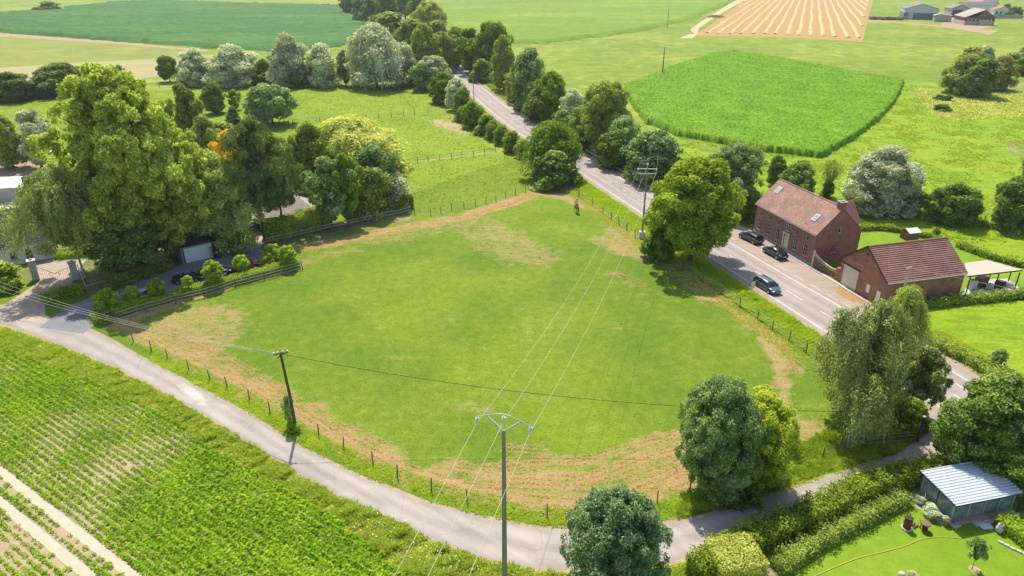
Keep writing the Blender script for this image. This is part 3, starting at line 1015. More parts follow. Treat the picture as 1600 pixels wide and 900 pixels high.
def road_side(o0, o1=None):
    """offset of the centre line; o1 = offset near the junction"""
    o1 = o0 if o1 is None else o1
    t = np.clip((92 - ycl) / 20, 0, 1)
    g = np.gradient(CLn, axis=0); g /= np.linalg.norm(g, axis=1, keepdims=True)
    n = np.stack([-g[:, 1], g[:, 0]], 1)
    return CLn + n * (o0 + (o1 - o0) * t)[:, None]


# the path runs towards the camera, so positive offsets lie on its right-hand (east) side
ribbon('road_shoulder', road_side(5.0, 6.2), road_side(-4.8), .036, M['shoulder'])
road = ribbon('main_road', road_side(4.0, 5.3), road_side(-4.1, -4.4), .044, M['road'], cols=12)
fore = [tuple(p) for p in road_side(3.85)[(ycl < 124) & (ycl > 72)]]
sheet('forecourt', fore + [(52.5, 76), (49.4, 84.6), (47.6, 92.7), (45.7, 99.3), (41.7, 114.6), (38, 124)], .040, M['forecourt'])
for off in (3.35, -3.35):
    a = road_side(off + .09, (off + .09) * (1.12 if off > 0 else 1)); b = road_side(off - .09, (off - .09) * (1.12 if off > 0 else 1))
    ribbon('edge_line', a, b, .050, M['paint'], None, road)


def dash(s0, s1, off, wdt=.14):
    seg = np.r_[0, np.cumsum(np.linalg.norm(np.diff(CLn, axis=0), axis=1))]
    g = np.gradient(CLn, axis=0); g /= np.linalg.norm(g, axis=1, keepdims=True)
    n = np.stack([-g[:, 1], g[:, 0]], 1)
    t = np.array([s0, s1])
    P = np.stack([np.interp(t, seg, CLn[:, 0]), np.interp(t, seg, CLn[:, 1])], 1)
    N = np.stack([np.interp(t, seg, n[:, 0]), np.interp(t, seg, n[:, 1])], 1)
    ribbon('lane_dash', P + N * (off + wdt / 2), P + N * (off - wdt / 2), .0505, M['paint'], None, road)


seg = np.r_[0, np.cumsum(np.linalg.norm(np.diff(CLn, axis=0), axis=1))]
s_at = lambda y: np.interp(-y, -ycl, seg)
s = s_at(330)
while s < s_at(155):
    dash(s, s + 2.6, 0); s += 10
while s < s_at(112):
    dash(s, s + 1.4, 0); s += 3.4
while s < s_at(40):
    dash(s, s + 3.6, 0, .17); s += 7
s = s_at(98)
while s < s_at(78):
    dash(s, s + 2.2, 4.6, .12); s += 3.6
s = s_at(72)
while s < s_at(50):
    dash(s, s + 1.8, 2.0, .16); s += 3.4
# kerb between forecourt and house fronts
kb = MB()
kp = [(41.0, 115.5), (45.25, 99.3), (47.1, 92.6), (49.1, 84.7), (50.9, 78)]
for a, b in zip(kp[:-1], kp[1:]):
    kb.beam((a[0], a[1], .08), (b[0], b[1], .08), .45, .12)
tag(kb.build('kerb', M['paleconcrete']), kind='structure')
# rusty dirt left on the forecourt
r_ = np.random.default_rng(5)
ang = np.linspace(0, 2 * np.pi, 26)[:-1]
cx, cy = G(1330, 462)
sheet('dirt_spill', [(cx + math.cos(a) * (1.5 + r_.uniform(-.4, .4)) - math.sin(a) * .4, cy + math.sin(a) * (2.6 + r_.uniform(-.6, .6))) for a in ang], .046, plain('orange_dirt', (.34, .21, .10), .95, .1, var=.3, scale=3))

# lane
LU = smooth_path([(-110, 92), (-80, 88.5), (-66, 84), (-56, 79.8), (-50.9, 77), (-43.5, 71.6), (-33.2, 64.5), (-26.0, 59.4), (-20.2, 54.7), (-13.3, 50.3), (-6.6, 46.9), (0, 44.6), (6, 43.9), (12.6, 44.6), (17.8, 46.1), (22.2, 47.8), (29.0, 50.6), (36.6, 53.8), (41, 58), (45, 63)], 1.5)
LLo = smooth_path([(-110, 86), (-80, 83.5), (-66, 80.2), (-57, 76.0), (-54.3, 74.6), (-47.1, 70.5), (-37.1, 64.1), (-28.2, 57.8), (-21.4, 52.6), (-15.0, 48.0), (-10.8, 45.5), (-5.1, 42.2), (0, 40.4), (3.9, 39.8), (12.2, 40.6), (16.2, 42.0), (20, 43.5), (30, 47.0), (38, 49.5), (50, 50)], 1.5)
A = resample(LU, 120); B = resample(LLo, 120)
Aj = A + np.c_[np.zeros(120), .14 * fbm(A[:, 0], A[:, 1], 5, 8)]; Bj = B + np.c_[np.zeros(120), .16 * fbm(B[:, 0], B[:, 1], 5, 9)]
ribbon('lane_dust_edge', Aj + (0, .38), Bj - (0, .42), .036, M['shoulder'])
ribbon('lane', Aj, Bj, .043, M['lane'], cols=8)
# driveway behind the hedge, brick entrance at the gate
sheet('driveway', gpoly([(62, 512), (100, 482), (140, 466), (200, 442), (255, 424), (290, 412), (345, 400), (380, 395), (405, 393), (440, 395), (440, 415), (400, 428), (300, 458), (200, 478), (160, 498), (130, 522)]), .0475, M['drive'])
sheet('gateway', gpoly([(-20, 490), (30, 462), (62, 440), (52, 425), (118, 425), (112, 445), (82, 462), (70, 478), (72, 505), (20, 500)]), .0465, plain('gateway_brick', (.42, .33, .25), .9, .15, var=.18, scale=1.5))
sheet('gravel_court', gpoly([(60, 425), (120, 425), (140, 400), (90, 395), (40, 410)]), .030, M['gravel'])
sheet('stable_path', gpoly([(372, 396), (400, 392), (425, 372), (410, 360), (385, 365)]), .031, M['gravel'])
sheet('shed_terrace', gpoly([(1418, 765), (1440, 755), (1443, 785), (1455, 800), (1432, 795)]), .030, M['gravel'])

# ------------------------------------------------------------------ crops
CROP = gpoly([(-320, 470), (-60, 520), (0, 542), (75, 570), (150, 600), (225, 635), (275, 657), (300, 680), (350, 707), (400, 735), (462, 772), (525, 812), (575, 855), (612, 880), (650, 905), (720, 1010), (-500, 1150), (-700, 700)])
sheet('crop_soil', CROP, .022, M['soil'])
t0 = np.array(G(0, 737)); t1 = np.array(G(205, 898))
rd = (t1 - t0) / np.linalg.norm(t1 - t0); rn = np.array([-rd[1], rd[0]])
p2 = np.array(G(0, 785))
trk1 = t0 @ rn; trk2 = p2 @ rn
for nm, c, hw in (('wheel_track', trk1, .40), ('wheel_track', trk2, .40)):
    a = [rd * s + rn * (c + hw) for s in (-120, 60)]; b = [rd * s + rn * (c - hw) for s in (-120, 60)]
    base_s = t0 @ rd
    a = [rd * (base_s + s) + rn * (c + hw) for s in (-40, 30)]; b = [rd * (base_s + s) + rn * (c - hw) for s in (-40, 30)]
    ribbon(nm, a, b, .030, M['track'])
ca = np.array(CROP)
cs = []
rowsp = .62; step = .25
vis = (ca[:, 1] > 0)
smin, smax = (ca @ rd).min(), (ca @ rd).max(); nmin, nmax = (ca @ rn).min(), (ca @ rn).max()
ss, nn = np.meshgrid(np.arange(smin, smax, step), np.arange(nmin, nmax, rowsp), indexing='ij')
rC = np.random.default_rng(21)
ss = ss + rC.uniform(-.12, .12, ss.shape); nn = nn + rC.uniform(-.05, .05, nn.shape)
Pc = ss.ravel()[:, None] * rd + nn.ravel()[:, None] * rn
Pc = Pc[inside(Pc, CROP)]
# keep only what lies within reach of the view
Pc = Pc[(Pc[:, 1] > 31) & (Pc[:, 0] > -78) & (Pc[:, 0] > -1.02 * (Pc[:, 1] * CT + CAM_H * ST) + 2)]
dn = Pc @ rn
Pc = Pc[(np.abs(dn - trk1) > .52) & (np.abs(dn - trk2) > .52)]
vig = .72 + .36 * fbm(Pc[:, 0], Pc[:, 1], 9, 31) + .18 * fbm(Pc[:, 0], Pc[:, 1], 2.5, 32)
for (u, v, rad, am) in [(235, 690, 5.0, -.26), (150, 640, 4, -.08), (60, 690, 4, -.25), (90, 850, 5, -.30), (20, 860, 4, -.3), (190, 735, 3, -.35), (430, 830, 8, .5), (540, 850, 6, .5), (300, 800, 5, .45), (180, 700, 3, .1), (90, 590, 6, .30), (330, 730, 4, .3), (70, 620, 3.5, .15), (0, 650, 4, .15), (400, 770, 5, .35), (350, 870, 3, .2), (20, 700, 3, .2)]:
    c = np.array(G(u, v)); d = np.linalg.norm(Pc - c, axis=1)
    vig += am * np.exp(-(d / rad) ** 2)
vig += .25 * np.exp(-(dist_poly(Pc, CROP[2:14]) / 3.0) ** 2)
keep = rC.uniform(0, 1, len(Pc)) < np.clip(.68 + vig * .8, 0, 1)
Pc = Pc[keep]; vig = np.clip(vig[keep], .12, 1.15)
nl = 11
k = np.repeat(np.arange(len(Pc)), nl)
a = rC.uniform(0, 6.283, len(k)); q = rC.uniform(.1, 1, len(k)) ** .6
rad = (.135 + .19 * vig)[k]
C = np.stack([Pc[k, 0] + np.cos(a) * rad * q, Pc[k, 1] + np.sin(a) * rad * q, .05 + (.12 + .26 * vig[k]) * (1 - .65 * q) * rC.uniform(.6, 1.1, len(k))], 1)
N = unit(np.stack([np.cos(a) * .6, np.sin(a) * .6, np.ones(len(k))], 1) + rC.normal(size=(len(k), 3)) * .35)
T0 = unit(np.stack([np.cos(a), np.sin(a), np.full(len(k), -.25)], 1)); T = unit(T0 - N * (T0 * N).sum(1, keepdims=True))
v_, f_, t_ = leaf_quads(C, N, T, rad * .50 * rC.uniform(.7, 1.3, len(k)), .5, np.clip(.25 + .3 * fbm(Pc[k, 0], Pc[k, 1], 6, 40) + rC.uniform(-.25, .5, len(k)), 0, 1))
o = bpy.data.objects.new('beet_crop', np_mesh('beet_crop', v_, f_, t_, [L['beet']])); link(o)
tag(o, 'rows of leafy green beet plants on pale soil below the lane', 'crop', None, 'stuff')
print('beet', len(Pc), len(f_))


def crop_block(name, poly, h, cell, rowang, rowsp, mat, label, nleaf=0, lf=.4, seed=1, leaf='maize', amp=.22):
    r = np.random.default_rng(seed)
    d = np.array([math.cos(rowang), math.sin(rowang)]); n = np.array([-d[1], d[0]])
    a = np.array(poly); S = a @ d; Nn = a @ n
    s = np.arange(S.min() - cell, S.max() + cell * 2, cell); q = np.arange(Nn.min() - cell, Nn.max() + cell * 2, cell * .9)
    SS, QQ = np.meshgrid(s, q, indexing='ij')
    P = SS.ravel()[:, None] * d + QQ.ravel()[:, None] * n
    jp = P + np.c_[fbm(P[:, 0], P[:, 1], 7, seed + 50), fbm(P[:, 0], P[:, 1], 5, seed + 51)] * cell * 1.6
    ins = inside(jp, poly)
    I = ins.reshape(SS.shape)
    cin = I[:-1, :-1] | I[1:, :-1] | I[1:, 1:] | I[:-1, 1:]
    z = h * (1 - amp * .5 + amp * .5 * np.sin(QQ.ravel() * 2 * np.pi / rowsp) + amp * .45 * r.normal(size=len(P)) + .06 * fbm(P[:, 0], P[:, 1], 25, seed))
    z[~ins] = 0.0
    idx = np.arange(len(P)).reshape(SS.shape)
    F = np.stack([idx[:-1, :-1], idx[1:, :-1], idx[1:, 1:], idx[:-1, 1:]], -1)[cin]
    used = np.unique(F); rm = np.full(len(P), -1); rm[used] = np.arange(len(used))
    # pull the outside vertices close to the edge so that the sides stand steeply
    V = np.c_[P, z][used]
    tn = np.clip(.45 + .28 * fbm(P[used, 0], P[used, 1], 18, seed + 3) + r.uniform(-.3, .3, len(used)), 0, 1)
    F = rm[F]
    if nleaf:
        Q = scatter(poly, nleaf, seed)
        C = np.c_[Q, h * r.uniform(.8, 1.08, len(Q))]
        an = r.uniform(0, 6.283, len(Q))
        T0 = unit(np.stack([np.cos(an), np.sin(an), r.uniform(-.2, 1.0, len(Q))], 1))
        N = unit(r.normal(size=(len(Q), 3)) * .6 + np.array([0, 0, 1.])); T = unit(T0 - N * (T0 * N).sum(1, keepdims=True))
        v, f, t = leaf_quads(C, N, T, lf * r.uniform(.6, 1.4, len(Q)), .22, np.clip(.45 + .25 * fbm(Q[:, 0], Q[:, 1], 18, seed + 3) + r.uniform(-.35, .55, len(Q)), 0, 1))
        F = np.r_[F, f + len(V)]; V = np.r_[V, v]; tn = np.r_[tn, t]
    me = np_mesh(name, V, F, tn, [mat])
    o = bpy.data.objects.new(name, me); link(o)
    return tag(o, label, None, None, 'stuff')


def gang(p, q):
    a = G(*p); b = G(*q)
    return math.atan2(b[1] - a[1], b[0] - a[0])


MZ = gpoly([(970, 140), (1050, 108), (1118, 86), (1150, 83), (1280, 106), (1411, 130), (1398, 160), (1370, 190), (1335, 217), (1282, 247), (1200, 238), (1060, 213), (1010, 192)])
crop_block('maize_field', MZ, 1.7, .55, gang((1000, 160), (1300, 110)), 1.5, L['maize'], 'bright green maize standing in the four-sided field beyond the brick house', 80000, .36, 3, amp=.17)
crop_block('maize_field', gpoly([(-160, 48), (0, 50), (150, 61), (325, 75), (430, 80), (545, 71), (575, 47), (556, 20), (530, 10), (400, 7), (250, 2), (175, 5), (95, 14), (0, 22), (-160, 28)]), 2.2, 3.2, R(-5), 9, M['maize_far'], 'dark green maize in the far field at the top left', 0, 1, 4, amp=.3)
crop_block('maize_field', gpoly([(672, 14), (700, 6), (780, -12), (1170, -12), (1140, 4), (1108, 18), (1060, 34), (1000, 48), (930, 58), (850, 67), (800, 68), (760, 64), (700, 40)]), 2.0, 3.0, R(15), 8, M['maize_mid'], 'mid green maize in the far field beyond the road at the top centre', 0, 1, 5, amp=.25)

# straw windrows on the stubble field
a = np.array(G(1092, 52)); b = np.array(G(1172, 4))
sd_ = (b - a) / np.linalg.norm(b - a); sn = np.array([-sd_[1], sd_[0]])
SF = gpoly([(1098, 50), (1155, 12), (1166, -4), (1360, -4), (1350, 30), (1343, 60), (1290, 57), (1200, 53), (1110, 53)])
rS = np.random.default_rng(9)
V = []; F = []
c0 = (np.array(SF) @ sn); 
for c in np.arange(c0.min() + 3, c0.max(), 7.2):
    run = []
    for s in np.arange((np.array(SF) @ sd_).min(), (np.array(SF) @ sd_).max(), 3.0):
        p = sd_ * s + sn * (c + .35 * math.sin(s * .031 + c * 2.1) + rS.uniform(-.25, .25))
        if inside(p[None], SF)[0]: run.append(p)
    for i, p in enumerate(run):
        hw = 1.15 + rS.uniform(-.5, .5); hh = .55 + rS.uniform(-.12, .12)
        for q, z in ((-hw, .052), (-hw * .45, hh), (hw * .4, hh * .95), (hw, .052)):
            pp = p + sn * q
            V.append((pp[0], pp[1], z))
        if i:
            k = len(V) - 8
            for j in range(3): F.append((k + j, k + j + 1, k + j + 5, k + j + 4))
me = np_mesh('straw_rows', V, F, None, [M['straw']])
o = bpy.data.objects.new('straw_rows', me); link(o)
tag(o, 'pale straw lying in long rows on the far stubble field', None, None, 'stuff')

# ------------------------------------------------------------------ verges
FENCE_L = gpoly([(209, 535), (237, 549), (262, 560), (295, 578), (328, 593), (355, 605), (390, 625), (422, 645), (460, 662), (498, 681), (537, 700), (583, 725), (621, 746), (674, 768), (730, 784), (788, 800), (855, 808), (940, 805), (1027, 786), (1078, 766)])


def strip(path, lo, hi, n, seed):
    """random points between two offsets of a path"""
    r = np.random.default_rng(seed)
    p = np.array(path, float)
    sg = np.r_[0, np.cumsum(np.linalg.norm(np.diff(p, axis=0), axis=1))]
    g = np.gradient(p, axis=0); g /= np.linalg.norm(g, axis=1, keepdims=True)
    nn_ = np.stack([-g[:, 1], g[:, 0]], 1)
    t = r.uniform(0, sg[-1], n); o = r.uniform(min(lo, hi), max(lo, hi), n)
    return np.stack([np.interp(t, sg, p[:, 0]) + np.interp(t, sg, nn_[:, 0]) * o, np.interp(t, sg, p[:, 1]) + np.interp(t, sg, nn_[:, 1]) * o], 1)


def clustered(P, seed, scale, thr=0.0):
    r = np.random.default_rng(seed)
    f = fbm(P[:, 0], P[:, 1], scale, seed)
    k = r.uniform(-.6, .6, len(P)) + f > thr
    return P[k], f[k]


LUv = np.array([p for p in LU if -62 < p[0] < 43]); LLv = np.array([p for p in LLo if -75 < p[0] < 38])
P = strip(LUv[LUv[:, 0] > -46], .25, 2.6, 17000, 51); P, f = clustered(P, 52, 3.5, -.35)
tufts('verge_grass', P, .10 + .13 * np.clip(f + .4, 0, 1.4), .17, 4, 'verge', 'short green grass between the lane and the post fence', 53, np.clip(.15 + .3 * f, 0, .8))
P = strip(LLv, -.2, -1.5, 9000, 54)
tufts('verge_grass', P, .12, .17, 4, 'verge', 'bright short grass along the camera side of the lane', 55)
P = scatter(gpoly([(-60, 505), (0, 512), (95, 545), (165, 572), (262, 620), (357, 675), (440, 727), (530, 780), (600, 807), (700, 858), (790, 886), (880, 898), (880, 960), (700, 960), (650, 915), (605, 880), (565, 850), (515, 810), (455, 772), (395, 735), (345, 707), (300, 680), (270, 660), (225, 635), (150, 600), (75, 570), (0, 545), (-60, 522)]), 34000, 56)
f = fbm(P[:, 0], P[:, 1], 5.5, 57) * .7 + .45 * fbm(P[:, 0], P[:, 1], 1.7, 157)
hh = np.clip(.22 + .30 * f + .15 * fbm(P[:, 0], P[:, 1], 1.2, 58), .10, .85)
g1 = f + rng.uniform(-.7, .7, len(P)) > .15
tufts('tall_weeds', P[g1], hh[g1] * 1.1, .26, 5, 'lime', 'tall green weeds between the lane and the beet field', 60, np.clip(.5 + .4 * f[g1], 0, 1))
tufts('dry_verge_grass', P[~g1][::3], hh[~g1][::3], .24, 5, 'strawgreen', 'pale drying long grass between the lane and the beet field', 61)
tufts('verge_grass', np.r_[P[~g1][1::3], P[~g1][2::3]], np.r_[hh[~g1][1::3], hh[~g1][2::3]] * .7, .26, 5, 'verge', 'green grass mixed into the bank below the lane', 62)
RL = road_side(-5.0); RL = RL[(RL[:, 1] < 170) & (RL[:, 1] > 60)]
P = strip(RL, .2, -4.2, 22000, 63); P, f = clustered(P, 64, 5, -.5)
tufts('roadside_grass', P, .22 + .28 * np.clip(f + .3, 0, 1.2), .26, 4, 'verge', 'rank green grass on the bank between the pasture fence and the main road', 65, np.clip(.05 + .3 * f, 0, .6))
RL = road_side(-9.0); RL = RL[(RL[:, 1] < 150) & (RL[:, 1] > 62)]
P = strip(RL, -.5, -3.0, 6000, 66); P, f = clustered(P, 67, 4, -.2)
tufts('roadside_grass', P, .16, .22, 4, 'verge', 'shorter yellowish grass just inside the roadside pasture fence', 68, np.clip(.5 + .3 * f, 0, 1))
RR = road_side(6.3, 7.4); RR = RR[(RR[:, 1] < 78) & (RR[:, 1] > 45)]
P = strip(RR, -.2, 3.2, 9000, 69); f = fbm(P[:, 0], P[:, 1], 3, 70)
tufts('roadside_grass', P, .25 + .2 * np.clip(f + .3, 0, 1), .26, 4, 'verge', 'long grass on the far side of the main road beside the bright meadow', 71, np.clip(.3 + .3 * f, 0, 1))
RR = road_side(5.4); RR = RR[(RR[:, 1] < 330) & (RR[:, 1] > 124)]
P = strip(RR, 0, 3.5, 9000, 72)
tufts('roadside_grass', P, .45, .5, 3, 'hedge', 'dark grass beneath the row of trees on the far side of the road', 73)
RL = road_side(-5.2); RL = RL[(RL[:, 1] < 330) & (RL[:, 1] > 165)]
P = strip(RL, 0, -5, 9000, 74)
tufts('roadside_grass', P, .5, .5, 3, 'hedge', 'green growth on the near side of the road beside the paddocks', 75)
P = scatter(gpoly([(1045, 893), (1120, 866), (1180, 842), (1260, 800), (1400, 735), (1470, 715), (1470, 735), (1400, 748), (1260, 815), (1180, 860), (1130, 905), (1045, 940)]), 7000, 76)
tufts('verge_grass', P, .15, .18, 4, 'lime', 'green grass between the lane and the lower right hedge', 77)
P = scatter(gpoly([(1060, 790), (1110, 755), (1260, 690), (1330, 650), (1440, 645), (1452, 675), (1400, 708), (1300, 733), (1200, 770), (1130, 792), (1060, 812)]), 15000, 78); f = fbm(P[:, 0], P[:, 1], 3, 79)
tufts('verge_grass', P, .16 + .18 * np.clip(f + .3, 0, 1), .2, 4, 'lime', 'lush grass under the willow at the lane junction', 80, np.clip(.4 + .3 * f, 0, 1))
# pasture sward: low tussocks scattered thinly over the whole field
P = scatter(PAST, 60000, 81)
P = P[(wear_pasture(P) < .35)]
f = fbm(P[:, 0], P[:, 1], 8, 82)
tufts('pasture_grass', P, .045 + .035 * np.clip(f, 0, 1), .16, 3, 'verge', 'low green tussocks growing over the grazed pasture', 83, np.clip(.3 + .35 * f, 0, .9), lean=1.1, z0=.02)
P = scatter(PAST, 50000, 84); wv_ = wear_pasture(P)
P = P[(wv_ > .42) & (P[:, 1] < 120)]
tufts('trampled_hay', P, .04, .11, 3, 'strawgreen', 'trampled dry hay on the worn ground around the pasture edge', 85, lean=1.6, z0=.02)
P = scatter(PAST, 9000, 86); P, f = clustered(P, 87, 2.2, .75)
tufts('pasture_weeds', P[wear_pasture(P) < .4], .10, .16, 5, 'hedge', 'small dark weed clumps scattered over the pasture', 88)
MR = gpoly([(1060, 212), (1290, 246), (1412, 132), (1600, 150), (1700, 150), (1700, 440), (1600, 410), (1470, 372), (1340, 350), (1180, 345), (1060, 275)])
P = scatter(MR, 60000, 89); P, f = clustered(P, 90, 16, .35)
tufts('meadow_grass', P, .30, .5, 3, 'lime', 'taller tussocks in the bright meadow beyond the houses', 91, np.clip(.3 + .3 * f, 0, .8), lean=1.0)
P = scatter(PADD, 50000, 92); P, f = clustered(P, 93, 12, .1)
tufts('paddock_grass', P, .16, .4, 3, 'lime', 'tussocks in the paddocks beyond the pasture', 94, np.clip(.2 + .3 * f, 0, .7), lean=1.0)
P = scatter(gpoly([(1425, 137), (1530, 150), (1700, 130), (1700, 176), (1540, 186), (1490, 190), (1450, 178)]), 3000, 95)
tufts('dry_scrub', P, .5, .6, 3, 'strawgreen', 'dry grass and scrub beside the clump in the upper right meadow', 96)
hay = []
for i, (path, hw, st) in enumerate(WEAR):
    if i in (0, 1, 5, 6, 7, 8, 9, 10, 13, 17, 18, 20):
        for k in (-.7, .1, .8):
            q = np.array(path) + np.c_[fbm(np.array(path)[:, 0], np.array(path)[:, 1], 9, 300 + i) * .4, np.full(len(path), k * hw)]
            n_ = int(len(path) * 1.5 * 26)
            S_ = strip(q, -.16, .16, n_, 400 + i)
            hay.append(S_[fbm(S_[:, 0], S_[:, 1], 3.5, 500 + i) > -.15])
hay = np.concatenate(hay)
tufts('raked_hay', hay, .07, .13, 3, 'straw', 'thin curved lines of raked dry hay following the pasture edge', 97, np.full(len(hay), .15), lean=1.2, z0=.02)
